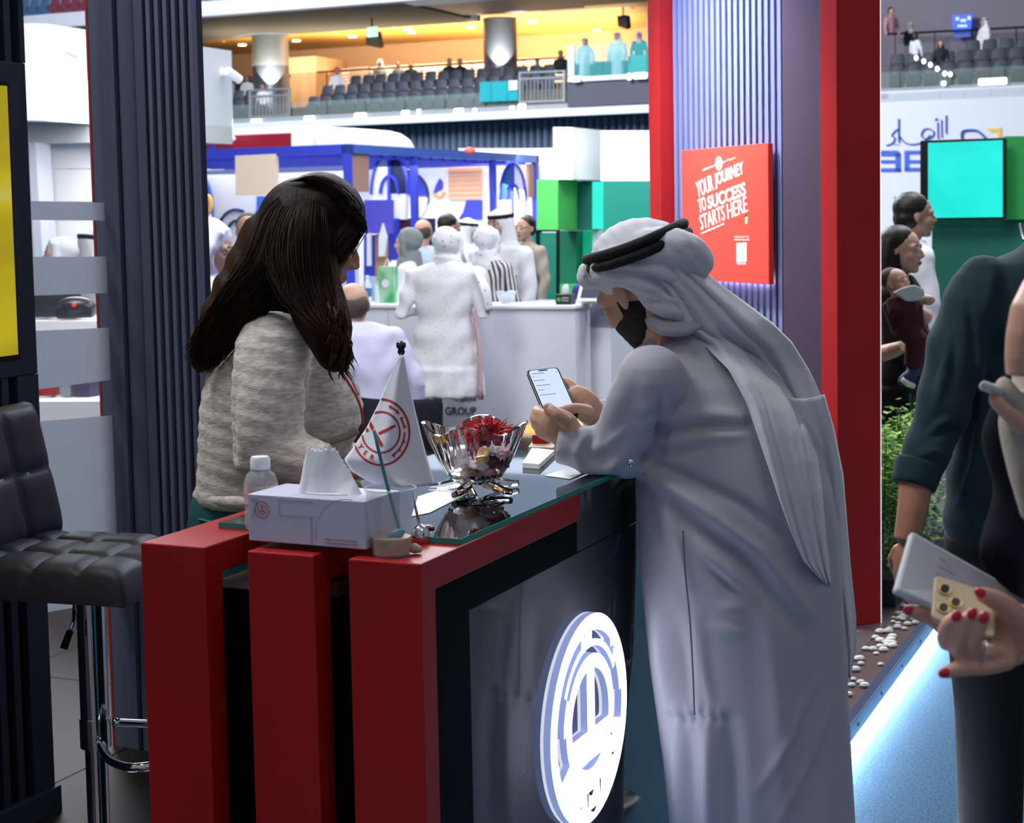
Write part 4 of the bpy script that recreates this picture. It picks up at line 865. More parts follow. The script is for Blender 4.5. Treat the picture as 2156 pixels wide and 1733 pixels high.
def person(label, x, y, z0, h, face, top, skin=0, lower=None, kind='shirt', headgear='short', hairm=None, scarf=None, tilt=(0, 0), turn=0, armL=None, armR=None, lean=0.0, vox=.013, eyes=True, group=None, seated=False, legs=True, ears=True, sleeve='long', width=1.0, cat='person'):
    a = math.radians(face); f = V(math.sin(a), math.cos(a), 0); l = V(-f.y, f.x, 0); o = V(x, y, z0)
    Lp = lambda A, B, c: o+f*(A*h)+l*(B*h)+ZX*(c*h)
    t = thing('person', label, cat, o, group)
    ln = lambda c: lean*max(0, c-.5)
    s = .142*h; hc = Lp(ln(.92)+.01, 0, .915-abs(lean)*.08)
    b = math.radians(face+turn); hf = V(math.sin(b), math.cos(b), 0)+ZX*tilt[0]; up = ZX+V(-math.cos(b), math.sin(b), 0)*tilt[1]
    fr = Fr(hc, hf, up)
    skb = head_mb(fr, s, ears=ears and headgear in ('short', 'bald', 'cropped', 'long'))
    tp = MB(); w = width
    sec = [(.47, .098*w, .066), (.53, .1*w, .068), (.6, .085*w, .06), (.68, .098*w, .068), (.75, .11*w, .07), (.80, .112*w, .06), (.825, .075*w, .048), (.84, .045, .042)]
    if kind in ('robe', 'dress'):
        low = .02 if kind == 'robe' else .27
        sec = [(low, .13*w, .1), (low+.12, .122*w, .094), (.4, .108*w, .08)]+sec[1:]
    if seated and kind == 'shirt': sec = sec[1:]
    rings = [[Lp(ln(c)+rb*math.sin(q), ra*math.cos(q), c) for q in [2*math.pi*k/20 for k in range(20)]] for c, ra, rb in sec]
    tp.loft(rings)
    for sd, arm in ((1, armL), (-1, armR)):
        arm = arm or ((.02, .15, .63), (.05, .145, .49))
        sh = Lp(ln(.78), sd*.1*w, .775); el = Lp(arm[0][0], sd*arm[0][1], arm[0][2]); wr = Lp(arm[1][0], sd*arm[1][1], arm[1][2])
        tp.ell(sh, .044*h)
        cut = wr if sleeve == 'long' else el.lerp(wr, .05)
        tp.tube([sh, sh.lerp(el, .5), el, el.lerp(cut, .5), cut], [.042*h, .036*h, .032*h, .029*h, .025*h] if kind != 'robe' else [.046*h, .042*h, .04*h, .036*h, .034*h], 12)
        if sleeve != 'long': skb.tube([el, wr], [.024*h, .018*h], 10)
        dd = (wr-el).normalized(); skb.tube([el.lerp(wr, .7), wr+dd*.01*h], [.018*h, .016*h], 8)
        if vox < .02: hand_mb(skb, wr, dd, .105*h, l*-sd, .5, sd)
    ch_ = Lp(ln(.76), 0, .76); skb.tube([fr.p(-.12*s, 0, -.6*s), ch_], [.03*h, .03*h], 8)
    for sd, arm in ((1, armL), (-1, armR)):
        arm = arm or ((.02, .15, .63), (.05, .145, .49)); skb.tube([ch_, Lp(ln(.78), sd*.098*w, .775), Lp(arm[0][0], sd*arm[0][1], arm[0][2]), Lp(arm[1][0], sd*arm[1][1], arm[1][2])], [.022*h, .022*h, .018*h, .015*h], 8)
    body = fuse(skb, vox*.62, 2).build('body', SK[skin], t, smooth=True)
    tf = fuse(tp, vox, 4)
    ph = random.uniform(0, 9)
    tf = disp(tf, lambda A, N: .006*np.sin(A[:, 2]*34+ph+4*np.sin(A[:, 0]*9+ph))*np.abs(np.sin(A[:, 0]*11+A[:, 1]*7+ph))+(.009*np.sin((A[:, 0]*1.7+A[:, 1])*38+ph)*np.clip((z0+.5*h-A[:, 2])/(.4*h), 0, 1) if kind in ('robe', 'dress') else 0))
    tf.build({'robe': 'robe', 'dress': 'dress'}.get(kind, 'shirt'), top, t, smooth=True)
    if kind == 'shirt' and legs:
        lg = MB(); 
        for sd in (1, -1):
            hip = Lp(0, sd*.05, .5)
            if seated: kn = Lp(.24, sd*.07, .5); an = Lp(.25, sd*.07, .24)
            else: kn = Lp(.01, sd*.055, .28); an = Lp(-.01, sd*.055, .035)
            lg.tube([hip, hip.lerp(kn, .5), kn, kn.lerp(an, .5), an], [.06*h, .052*h, .042*h, .038*h, .032*h], 12)
        lg.loft([[Lp(.066*math.sin(q), .098*w*math.cos(q), c) for q in [2*math.pi*k/16 for k in range(16)]] for c in (.47, .53, .56)])
        fuse(lg, vox, 3).build('trousers', lower or M('trousers_dark', '#1d2028', .8), t, smooth=True)
    if legs and not seated:
        for sd in (1, -1):
            mb = MB(); q = Lp(.03, sd*.055, .02); mb.ell(q, (.075*h, .03*h, .022*h), (f, l, ZX), 12, 6); mb.ell(q-f*.04*h+ZX*.012*h, (.03*h, .028*h, .03*h), (f, l, ZX), 10, 6)
            for i_, p_ in enumerate(mb.v): p_.z = max(p_.z, z0+.001)
            fuse(mb, vox*.7, 1).build('shoe', m_black, t, smooth=True)
    if eyes: face_bits(fr, s, t, lip=m_lipm if headgear in ('short', 'bald', 'cropped', 'ghutra') else m_lip)
    hm = hairm or m_hb
    if headgear in ('short', 'cropped'): fuse(hair_short(fr, s, recede=.05 if headgear == 'cropped' else 0), vox*.6, 2).build('hair', hm, t, smooth=True)
    if headgear == 'bald':
        mb = MB(); mb.ell(fr.p(-.18*s, 0, .02*s), (.325*s, .372*s, .33*s), fr.R(), 16, 10); fuse(mb, vox*.6, 1).build('hair', m_hg, t, smooth=True)
    if headgear == 'hijab': 
        hj = fuse(hijab(fr, s), vox*.7, 3); hj = disp(hj, lambda A, N: .0018*np.sin((A[:, 2]*1.5+A[:, 0]*.7)*48)); hj.build('hijab', scarf, t, smooth=True)
    if headgear == 'long':
        mb = hair_short(fr, s); rings = []
        for c, a_, ra, rb in ((.25, -.15, .3, .4), (-.1, -.2, .33, .46), (-.6, -.22, .28, .5), (-1.1, -.2, .22, .5), (-1.5, -.15, .14, .4)):
            rings.append([fr.p((a_+ra*math.cos(q))*s, rb*math.sin(q)*s, c*s) for q in [2*math.pi*k/18 for k in range(18)]])
        mb.loft(rings); hh = fuse(mb, vox*.7, 3); hh.build('hair', hm, t, smooth=True)
    if headgear == 'ghutra':
        mb = MB(); mb.ell(fr.p(-.08*s, 0, .16*s), (.46*s, .43*s, .41*s), fr.R(), 20, 12); rings = []
        for c, a_, ra, rb in ((.2, -.1, .42, .46), (-.15, -.16, .36, .5), (-.5, -.2, .34, .56), (-1.0, -.2, .36, .8), (-1.7, -.2, .4, .78)):
            rings.append([fr.p((a_+ra*math.cos(q))*s, rb*math.sin(q)*s, c*s) for q in [2*math.pi*k/20 for k in range(20)]])
        mb.loft(rings); hj = fuse(mb, vox*.7, 3); hj = disp(hj, lambda A, N: .003*np.sin((A[:, 0]*2+A[:, 1]*2+.3*A[:, 2])*32)); hj.build('headscarf', m_wr, t, smooth=True)
        for dz in (.27, .335):
            mb = MB(); mb.tube([fr.p((-.08+.44*math.cos(q))*s, .415*math.sin(q)*s, (dz-.05*math.cos(q))*s) for q in [2*math.pi*k/24 for k in range(25)]], .036*s, 8, cap=False); mb.build('head_cord', m_agal, t, smooth=True)
    t['_h'] = 0; del t['_h']
    return t, fr, s, Lp
def pxp(label, px, ytop, Y, face, z0=0.0, hat=1.0, **kw):
    q = at(px, ytop, Y); h = (q.z-z0)/(.99*hat); return person(label, q.x, q.y, z0, h, face, **kw)
def dots(name, base, dot, scale, thr):
    m = M(name, base, .7, sheen=.1); nt = m.node_tree; b = nt.nodes['Principled BSDF']
    tc = nt.nodes.new('ShaderNodeTexCoord'); v = nt.nodes.new('ShaderNodeTexVoronoi'); v.inputs['Scale'].default_value = scale; v.inputs['Randomness'].default_value = .55
    r = nt.nodes.new('ShaderNodeMath'); r.operation = 'LESS_THAN'; r.inputs[1].default_value = thr
    x = nt.nodes.new('ShaderNodeMix'); x.data_type = 'RGBA'; x.inputs[6].default_value = (*lin(base), 1); x.inputs[7].default_value = (*lin(dot), 1)
    nt.links.new(tc.outputs['Object'], v.inputs['Vector']); nt.links.new(v.outputs['Distance'], r.inputs[0]); nt.links.new(r.outputs[0], x.inputs[0]); nt.links.new(x.outputs[2], b.inputs['Base Color']); return m
def stripes(name, c1, c2, dirv, freq):
    m = M(name, c1, .7); nt = m.node_tree; b = nt.nodes['Principled BSDF']
    tc = nt.nodes.new('ShaderNodeTexCoord'); d = nt.nodes.new('ShaderNodeVectorMath'); d.operation = 'DOT_PRODUCT'; d.inputs[1].default_value = dirv
    k = nt.nodes.new('ShaderNodeMath'); k.operation = 'MULTIPLY'; k.inputs[1].default_value = freq; s_ = nt.nodes.new('ShaderNodeMath'); s_.operation = 'SINE'; g_ = nt.nodes.new('ShaderNodeMath'); g_.operation = 'GREATER_THAN'; g_.inputs[1].default_value = .1
    x = nt.nodes.new('ShaderNodeMix'); x.data_type = 'RGBA'; x.inputs[6].default_value = (*lin(c1), 1); x.inputs[7].default_value = (*lin(c2), 1)
    nt.links.new(tc.outputs['Object'], d.inputs[0]); nt.links.new(d.outputs[1], k.inputs[0]); nt.links.new(k.outputs[0], s_.inputs[0]); nt.links.new(s_.outputs[0], g_.inputs[0]); nt.links.new(g_.outputs[0], x.inputs[0]); nt.links.new(x.outputs[2], b.inputs['Base Color']); return m
m_dot = dots('dotted_cotton', '#e4e5ea', '#97818c', 46, .15); m_strp = stripes('striped_cotton', '#d9d5d6', '#3a3038', (.9, .35, .1), 210)
m_flor = dots('floral_scarf', '#e0e2e8', '#a8b0b8', 22, .2); m_ws = M('white_shirt', '#e3e6ee', .7); m_ls = M('lilac_shirt', '#b9b9cf', .7, bump=(7, .4)); m_bls = M('pale_blue_shirt', '#b9cbe4', .7)
m_gh = M('grey_hijab', '#7f8688', .75); m_whj = M('white_hijab', '#dfe2ec', .7)
# people at the white counter
T1, _, _, L1 = pxp('woman seen from behind in a white dotted dress at the white counter', 930, 474, 11.05, 20, hat=1.0, top=m_dot, kind='dress', headgear='hijab', scarf=m_flor, armL=((-.02, .185, .62), (.17, .12, .645)), armR=((-.02, .185, .62), (.17, .12, .645)), eyes=False, width=1.4, lean=.12, legs=True, lower=None)
mb = MB(); q = [at(1003, 570, 10.95), at(1022, 610, 10.9), at(1030, 655, 10.9)]; mb.tube(q, [.03, .05, .035], 10, flat=.4, sub=4); mb.build('scarf_end', m_flor, T1, smooth=True)
mb = MB(); mb.tube([at(996, 650, 10.92), at(1008, 720, 10.9), at(1012, 840, 10.9)], [.03, .05, .055], 10, flat=.35, sub=4); mb.build('shawl_end', M('pink_shawl', '#c9a9b0', .7), T1, smooth=True)
pxp('woman in a grey hijab and white blouse facing left behind the white counter', 862, 480, 12.9, -80, top=m_ws, headgear='hijab', scarf=m_gh, skin=3)
pxp('woman in a striped blouse and white headscarf beside the dotted dress', 1023, 476, 12.7, 35, top=m_strp, headgear='hijab', scarf=m_flor, eyes=False, width=1.1)
pxp('man in a white robe with black head cord facing the camera behind the counter', 1052, 441, 13.4, 200, top=m_wr, kind='robe', headgear='ghutra', skin=1, turn=25, width=1.2)
pxp('man with cropped head seen from behind, pale blue shirt, near the blue kiosk', 890, 461, 15.2, 15, top=m_bls, headgear='bald', skin=0, eyes=False)
pxp('dark haired man turned away behind the dotted dress woman', 943, 451, 15.6, 60, top=M('grey_shirt', '#8d8f98', .8), headgear='short', skin=1, eyes=False)
pxp('man in white headscarf far behind the striped blouse', 985, 461, 16.4, 100, top=m_wr, kind='robe', headgear='ghutra', skin=1)
pxp('dark haired man partly hidden behind the white-robed man', 1107, 454, 15.6, -140, top=M('tan_shirt', '#a99c90', .8), headgear='short', skin=0)
pxp('seated man in a blue suit half hidden behind the robed man\'s headscarf', 1252, 533, 13.2, 170, top=M('blue_suit', '#33418f', .8), headgear='short', hairm=m_hg, skin=1, lean=.1)
# left of the woman
pxp('woman in white hijab peeking out beside the dark slatted column', 436, 463, 7.6, 120, top=m_ws, headgear='hijab', scarf=m_whj, skin=3, tilt=(-.35, 0), turn=-25, vox=.010)
pxp('man in light shirt facing the camera behind the dark haired woman', 522, 450, 11.8, 175, top=M('pale_shirt', '#c5cad3', .8), headgear='cropped', hairm=m_hg, skin=1)
tp_ = thing('plush_toy', 'red fuzzy plush with grey band beside the white hijab', 'plush toy', at(470, 605, 8.2))
mb = MB(); q = at(468, 572, 8.2); mb.ell(q, (.05, .05, .075)); fuse(mb, .008, 1).build('body', M('red_fuzz', '#b3322c', .95, bump=(60, 1)), tp_, smooth=True)
MB().tube([at(452, 556, 8.14), at(468, 551, 8.12), at(486, 561, 8.14)], .018, 8, sub=3).build('band', M('grey_fuzz', '#9b9fa3', .95), tp_, smooth=True); MB().ell(at(466, 532, 8.2), (.032, .03, .02)).build('tip', M('red_fuzz', '#b3322c', .95), tp_, smooth=True)
MB().tube([at(470, 610, 8.2), at(470, 800, 8.2), V(at(470, 800, 8.2).x, at(470, 800, 8.2).y, .08)], .02, 8).build('stand', m_steel, tp_)
# heads behind the glass bands
pxp('woman in white hijab seen between the frosted bands of the glass', 128, 508, 10.4, -110, top=m_ws, headgear='hijab', scarf=m_whj, skin=0, hat=.985)
pxp('person in white headscarf at the red column edge behind the glass', 196, 484, 11.4, 60, top=m_wr, kind='robe', headgear='ghutra', skin=2, eyes=False)
# seated man in lilac shirt on a black chair
q = at(806, 598, 9.0); T2, fr2, s2, _ = person('seated man in a lilac shirt seen from behind, balding', q.x, q.y, -.40, (q.z+.40)/.96, -45, m_ls, skin=1, headgear='bald', eyes=False, seated=True, legs=True, lower=M('trousers_dark', '#1d2028', .8), width=1.15, vox=.011, turn=45, lean=.32)
def office_chair(c, face, label):
    a = math.radians(face); f = V(math.sin(a), math.cos(a), 0); l = V(-f.y, f.x, 0); t = thing('chair', label, 'chair', c)
    mb = MB(); rings = []
    for k in range(9):
        th = -1.15+2.3*k/8; rings.append([c+f*(-.26*math.cos(th)+.02)*r+l*(.30*math.sin(th))*r+ZX*z for r, z in ((1, .40), (1.04, .67), (1.0, .70), (.90, .67), (.88, .40))])
    mb.loft(rings, True, True); mb.build('backrest', M('black_leatherette', '#0e0f15', .5), t, smooth=True, angle=50)
    MB().box(c+ZX*.38+f*.02, .46, .5, .1, (f, l, ZX)).build('seat', M('black_leatherette', '#0e0f15', .5), t, bevel=.03)
    for i in (1, -1):
        for j in (1, -1): MB().tube([c+f*.18*i+l*.2*j+ZX*.34, c+f*.2*i+l*.22*j], .014, 8).build('leg', m_chrome, t)
cq = at(856, 840, 8.75); office_chair(V(cq.x, cq.y, 0), 30, 'black low-backed chair under the seated man in lilac')
# ------------------------------------------------------------ people up on the balcony
def bal(label, px, ytop, a, face, h, **kw):
    q = bp(px, ytop, a); kw.setdefault('vox', .03); return person(label, q.x, q.y, q.z-h*.99, h, face, eyes=False, legs=False, seated=True, **kw)
m_dk = M('dark_jacket', '#23262e', .8)
bal('balcony man in white shirt and dark cap left of the round column', 520, 158, 4.2, 190, 1.7, top=m_ws, skin=1)
bal('balcony man in pale shirt behind the left steel gate', 553, 176, 2.8, 190, 1.7, top=m_ws, skin=1)
bal('balcony man in white shirt at the end of the seat rows', 709, 142, 3.4, 170, 1.75, top=m_ws, skin=1)
bal('balcony figure in white robe right of the exit sign', 800, 125, 6, 180, 1.75, top=m_wr, kind='robe', headgear='ghutra')
bal('balcony figure in pale shirt with dark hair beside the white robe', 838, 128, 6, 180, 1.7, top=M('pale_shirt', '#c5cad3', .8))
bal('balcony figure in green top beside the pale shirt', 865, 129, 6, 180, 1.7, top=M('green_top', '#3c5a48', .8))
bal('balcony person in dark jacket, left of a pair', 946, 123, 4.4, 180, 1.7, top=m_dk)
bal('balcony person in dark jacket, right of a pair', 968, 123, 4.4, 180, 1.7, top=m_dk)
bal('balcony person seated behind the right steel gate', 1131, 124, 4, 180, 1.6, top=M('olive_top', '#5b5a4c', .8), skin=1)
bal('balcony person in dark top standing left of the teal glass', 1180, 106, 4, 190, 1.75, top=m_dk)
bal('white-robed figure at the left in the teal glass enclosure', 1231, 80, 2.2, 180, 1.75, top=m_wr, kind='robe', headgear='ghutra')
bal('white-robed figure in the middle of the teal glass enclosure', 1299, 68, 1.8, 200, 1.85, top=m_wr, kind='robe', headgear='ghutra')
bal('white-scarfed figure with green top in the teal glass enclosure', 1345, 67, 2.6, 180, 1.7, top=M('green_top', '#3c5a48', .8), headgear='hijab', scarf=m_whj)
bal('person in pink shirt standing at the right balcony edge', 1876, 15, 2.6, 150, 1.75, top=M('pink_shirt', '#b98a90', .8), skin=1)
bal('person in white hijab and black top in the right balcony seats', 1917, 46, 3.4, 160, 1.6, top=m_dk, headgear='hijab', scarf=m_whj)
bal('long-haired person in white top in the right balcony seats', 1927, 66, 2.4, 60, 1.55, top=m_ws, headgear='long')
bal('long dark-haired person low in the right balcony seats', 1981, 84, 2.3, 190, 1.55, top=m_dk, headgear='long')
bal('white-robed person beside the blue display on the balcony', 2073, 38, 4.2, 250, 1.7, top=m_wr, kind='robe', headgear='ghutra')
# ============================================================ right background: screen, green walls, family, planter
tq = at(2030, 380, 12.4)
gw_ = thing('green_wall', 'green booth wall in two shades right of the big pillar', 'booth wall', at(2050, 700, 12.6))
slab([(1962, 455), (2300, 455), (2300, 985), (1962, 985)], tq+UX*.3, UX, .1).build('lower_wall', M('wall_sea_green', '#0f6f5a', .6), gw_)
slab([(2113, 287), (2300, 285), (2300, 462), (2113, 462)], tq+UX*.25, UX, .1).build('upper_wall', M('wall_bright_green', '#249f4c', .6), gw_)
slab([(1945, 985), (2300, 985), (2300, 1000), (1945, 1000)], tq+UX*.28, UX, .2).build('foot_rail', M('rail_green', '#0f8f6c', .5), gw_)
slab([(1945, 1000), (2300, 1000), (2300, 1030), (1945, 1030)], tq+UX*.35, UX, .2).build('base', M('base_pale', '#a9b4c4', .6), gw_)
tv = thing('television', 'large teal lit television on the green wall', 'television', at(2030, 462, 12.4))
slab([(1937, 296), (2116, 290), (2116, 461), (1937, 463)], tq, UX, .12).build('casing', m_black, tv, bevel=.01); tvc = tv.children[0]; ORG[tvc] = ORG[tv]
def tvm():
    m = M('tv_teal', '#10d8c6', .3, emit='#0fd6c4', es=.6); nt = m.node_tree; b = nt.nodes['Principled BSDF']; tc = nt.nodes.new('ShaderNodeTexCoord'); n = nt.nodes.new('ShaderNodeTexNoise'); n.inputs['Scale'].default_value = 2.5
    r = nt.nodes.new('ShaderNodeValToRGB'); r.color_ramp.elements[0].position = .35; r.color_ramp.elements[0].color = (.0, .5, .45, 1); r.color_ramp.elements[1].position = .65; r.color_ramp.elements[1].color = (.02, .8, .68, 1)
    nt.links.new(tc.outputs['Object'], n.inputs['Vector']); nt.links.new(n.outputs[0], r.inputs[0]); nt.links.new(r.outputs[0], b.inputs['Emission Color']); return m
slab([(1954, 301), (2111, 295), (2111, 457), (1954, 459)], tq-UX*.012, UX, .01).build('screen', tvm(), tvc)
pxp('young man with short dark hair and white shirt in profile before the green wall', 1921, 407, 9.4, 88, top=m_ws, headgear='short', skin=1, vox=.009, tilt=(0, 0))
T3, fr3, s3, L3 = pxp('dark long-haired woman in black holding a baby', 1893, 477, 8.0, 118, top=M('black_top', '#0f0d12', .85), headgear='long', skin=3, vox=.009, turn=6, armL=((.03, .15, .64), (.15, .02, .60)), armR=((.02, .15, .62), (.16, .03, .58)), lower=M('black_skirt', '#0d0c10', .9))
mb = MB(); q0 = at(1868, 742, 7.75); q1 = at(1898, 722, 7.6); mb.tube([q0, q0.lerp(q1, .5), q1], [.035, .032, .028], 10); q2 = at(1905, 650, 7.62); q3 = at(1950, 672, 7.6); mb.tube([q3, q2], [.045, .03], 10)
fuse(mb, .006, 2)
mbf = fuse(MB().tube([at(1952, 672, 7.6), at(1930, 660, 7.58), at(1905, 650, 7.6)], [.042, .04, .03], 12), .006, 2); mbf.build('forearm', SK[3], T3, smooth=True)
mbf = fuse(MB().tube([at(1860, 744, 7.72), at(1880, 738, 7.64), at(1900, 730, 7.6)], [.04, .036, .028], 12), .006, 2); mbf.build('forearm', SK[3], T3, smooth=True)
MB().tube([at(1938, 652, 7.55), at(1941, 662, 7.53), at(1937, 676, 7.55)], .006, 6).build('bracelet', M('gold', '#c9982f', .25, metal=1), T3)
# baby
bb = thing('baby', 'baby in a maroon suit and white bib held by the woman in black', 'baby', at(1900, 800, 7.5))
hb = Fr(at(1889, 596, 7.5), V(.55, -.75, .25), V(-.25, .1, 1)); hmb = head_mb(hb, .135, nose=.95, neck=.2)
hmb.tube([at(1935, 628, 7.45), at(1952, 631, 7.42)], [.022, .024], 10); hmb.ell(at(1955, 632, 7.42), (.03, .025, .024)); hmb.ell(at(1918, 654, 7.42), (.026, .02, .025))
for k in range(3): hmb.tube([at(1952, 626+5*k, 7.41), at(1962, 627+5*k, 7.40)], .007, 6)
hmb.tube([at(1900, 625, 7.47), at(1925, 632, 7.46), at(1950, 631, 7.43)], [.04, .03, .022], 10); hmb.tube([at(1895, 630, 7.47), at(1905, 660, 7.45), at(1918, 654, 7.43)], [.04, .025, .02], 10)
fuse(hmb, .005, 2).build('body', SK[3], bb, smooth=True); face_bits(hb, .135, bb, brow=m_hbr)
fuse(MB().ell(hb.p(-.028, 0, .03), (.055, .05, .05), hb.R()), .006, 1).build('hair', M('baby_hair', '#5a4438', .7), bb, smooth=True)
m_mar = M('maroon_knit', '#4a1626', .85, bump=(60, .4)); mb = MB()
mb.tube([at(1888, 625, 7.47), at(1905, 660, 7.46), at(1915, 700, 7.46)], [.075, .085, .075], 14)
mb.tube([at(1905, 690, 7.44), at(1930, 715, 7.4), at(1922, 772, 7.42)], [.06, .052, .04], 12); mb.tube([at(1915, 690, 7.5), at(1945, 712, 7.48), at(1935, 740, 7.48)], [.055, .05, .04], 12)
mb.tube([at(1880, 632, 7.43), at(1882, 655, 7.4), at(1908, 654, 7.40)], [.035, .033, .027], 10); mb.tube([at(1912, 625, 7.47), at(1938, 630, 7.45)], [.035, .028], 10)
fuse(mb, .007, 3).build('suit', m_mar, bb, smooth=True)
mb = MB(); mb.prism([at(x, y, 7.39) for x, y in ((1880, 617), (1900, 606), (1925, 600), (1945, 608), (1948, 622), (1930, 634), (1908, 636), (1895, 626))], V(.0, .02, 0)); fuse(mb, .006, 2).build('bib', M('bib_white', '#d5dadb', .8), bb, smooth=True)
mb = MB(); mb.tube([at(1923, 772, 7.42), at(1922, 786, 7.42)], .03, 10); fuse(mb.ell(at(1912, 795, 7.4), (.055, .03, .03), (V(.8, 0, .55), V(0, 1, 0), V(-.55, 0, .8))), .006, 1).build('shoe', M('shoe_navy', '#2a3260', .6), bb, smooth=True)
MB().tube([at(1898, 798, 7.385), at(1912, 809, 7.37), at(1924, 813, 7.385)], [.012, .014, .012], 8).build('sole', m_white, bb, smooth=True)
# pushchair
pc = thing('pushchair', 'dark folded pushchair behind the planter, partly hidden by the red pillar', 'pushchair', V(at(1885, 1000, 8.5).x, at(1885, 1000, 8.5).y, 0))
fuse(MB().tube([at(1868, 890, 8.5), at(1885, 940, 8.45), at(1892, 1000, 8.4)], [.06, .1, .08], 12), .012, 3).build('seat', M('pushchair_fabric', '#14161c', .85), pc, smooth=True)
for (a_, b_) in (((1862, 835), (1895, 915)), ((1866, 850), (1890, 905)), ((1895, 915), (1880, 1080)), ((1885, 940), (1935, 1085))): MB().tube([at(*a_, 8.4), at(*b_, 8.35)], .009, 8).build('frame_tube', M('taupe_tube', '#7d7468', .4, metal=.4), pc)
for x in (1882, 1935):
    w_ = at(x, 1098, 8.35); w_.z = .085; MB().tube([w_+V(.08*math.cos(k/16*6.2832), 0, .08*math.sin(k/16*6.2832)) for k in range(17)], .014, 8).build('wheel', m_black, pc, smooth=True)
# planter with shrubs on the platform edge
pn = thing('planter', 'dark planter trough with green leafy shrubs beyond the red pillar', 'planter', K(4.75, -.25, PZ))
mb = MB(); kbox(mb, 4.36, 5.5, -.36, -.17, PZ, PZ+.11); mb.build('trough', M('trough_dark', '#23262d', .5), pn, bevel=.004)
m_lf = [M('leaf_bright', '#a5d24a', .5), M('leaf_mid', '#63a535', .55), M('leaf_dark', '#2c6428', .6)]
lv = [MB(), MB(), MB()]; stm = MB()
for i in range(5200):
    u = random.uniform(4.42, 5.45); hh = random.random()**.8; v = -.265+random.gauss(0, .07); z = PZ+.1+hh*.62*(1-.25*abs(math.sin(u*9)))
    p = K(u, v, z); k = 0 if (hh > .6 and random.random() < .6) else (1 if random.random() < .65 else 2)
    a = random.uniform(0, 6.28); d = V(math.cos(a), math.sin(a), random.uniform(-.2, .6)).normalized(); sd = d.cross(ZX).normalized(); L_ = random.uniform(.022, .042); w_ = L_*.32
    lv[k].add([p, p+d*L_*.5+sd*w_, p+d*L_, p+d*L_*.5-sd*w_, p+d*L_*.5+ZX*-.003], [(0, 4, 1), (1, 4, 2), (2, 4, 3), (3, 4, 0)])
for k in range(3): o = lv[k].build('foliage', m_lf[k], pn); o['kind'] = 'stuff'
for i in range(26):
    u = random.uniform(4.42, 5.45); p = K(u, -.265, PZ+.09); q = p+V(random.gauss(0, .05), random.gauss(0, .05), random.uniform(.4, .66)); MB().tube([p, p.lerp(q, .5)+V(.01, 0, 0), q], [.005, .004, .002], 5).build('stem', m_lf[2], pn)
fl_ = MB()
for i in range(60):
    p = K(random.uniform(4.4, 5.5), -.19+random.gauss(0, .02), PZ+random.uniform(.1, .4)); fl_.ell(p, random.uniform(.006, .011), nu=6, nv=4)
o = fl_.build('blossom', M('blossom_white', '#d9dcd4', .6), pn); o['kind'] = 'stuff'
# ============================================================ the man in the white robe, leaning on the counter
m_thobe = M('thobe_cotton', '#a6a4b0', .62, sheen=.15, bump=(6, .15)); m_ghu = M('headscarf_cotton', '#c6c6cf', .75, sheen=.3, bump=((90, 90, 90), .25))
RG = [(1990, 1425, 1810, 3.12, .2), (1733, 1410, 1796, 3.12, .195), (1600, 1396, 1788, 3.12, .19), (1400, 1368, 1778, 3.13, .185), (1200, 1348, 1768, 3.13, .18), (1100, 1342, 1760, 3.13, .175), (1030, 1338, 1750, 3.13, .17), (960, 1345, 1733, 3.14, .165), (900, 1340, 1708, 3.15, .16), (850, 1330, 1680, 3.16, .155), (800, 1318, 1645, 3.17, .145), (760, 1322, 1605, 3.18, .13), (725, 1342, 1560, 3.19, .11), (697, 1368, 1520, 3.2, .09), (672, 1385, 1490, 3.2, .08), (655, 1393, 1480, 3.2, .07)]
def ring(y, xl, xr, Yc, dh, n=40, pw=2.2):
    a = at(xl, y, Yc); b = at(xr, y, Yc); c = (a+b)/2; hw = (b.x-a.x)/2; out = []
    for k in range(n):
        q = 2*math.pi*k/n; cx, sy = math.cos(q), math.sin(q)
        out.append(c+V(hw*math.copysign(abs(cx)**(2/pw), cx), dh*math.copysign(abs(sy)**(2/pw), sy), 0))
    return out
def surfY(px, py, RGs=RG, clr=.0):
    for r0, r1 in zip(RGs[:-1], RGs[1:]):
        if r1[0] <= py <= r0[0]:
            t = (py-r0[0])/(r1[0]-r0[0]); r = [r0[i]*(1-t)+r1[i]*t for i in range(5)]; break
    else: r = RGs[-1] if py < RGs[-1][0] else RGs[0]
    x = (px-(r[1]+r[2])/2)/((r[2]-r[1])/2)
    return r[3]-(r[4]+clr)*(max(0, 1-abs(x)**2.2)**(1/2.2) if abs(x) < 1 else 0)-clr*.3
mn = thing('person', 'man in a long white robe and headscarf leaning on the counter with a phone', 'person', V(.44, 3.13, 0))
mb = MB(); rr_ = list(RG); fy = ring(*rr_[0]); z_f = .05
rings = [[V(p.x, p.y, z_f) for p in fy]]+[ring(*r) for r in rr_[1:]]
mb.loft(rings)
SHL = at(1372, 800, 3.03); ELL = at(1312, 945, 3.09); WRL = at(1205, 938, 3.07)
mb.ell(SHL, (.066, .064, .066)); mb.tube([SHL, SHL.lerp(ELL, .5)+V(-.008, -.005, 0), ELL], [.064, .059, .057], 18, sub=3); mb.ell(ELL+V(.004, 0, -.006), (.06, .055, .052))
mb.tube([ELL, at(1260, 950, 3.08), WRL, at(1172, 934, 3.07)], [.057, .048, .040, .037], 18, sub=2)
SHR = at(1420, 790, 3.32); ELR = at(1300, 900, 3.36); WRR = at(1262, 880, 3.24)
mb.tube([SHR, ELR], [.065, .055], 14); mb.tube([ELR, WRR], [.055, .038], 14)
col = fuse(mb, .007, 6)
def P3(*q): return [tuple(at(x, y, surfY(x, y))) for x, y in q]
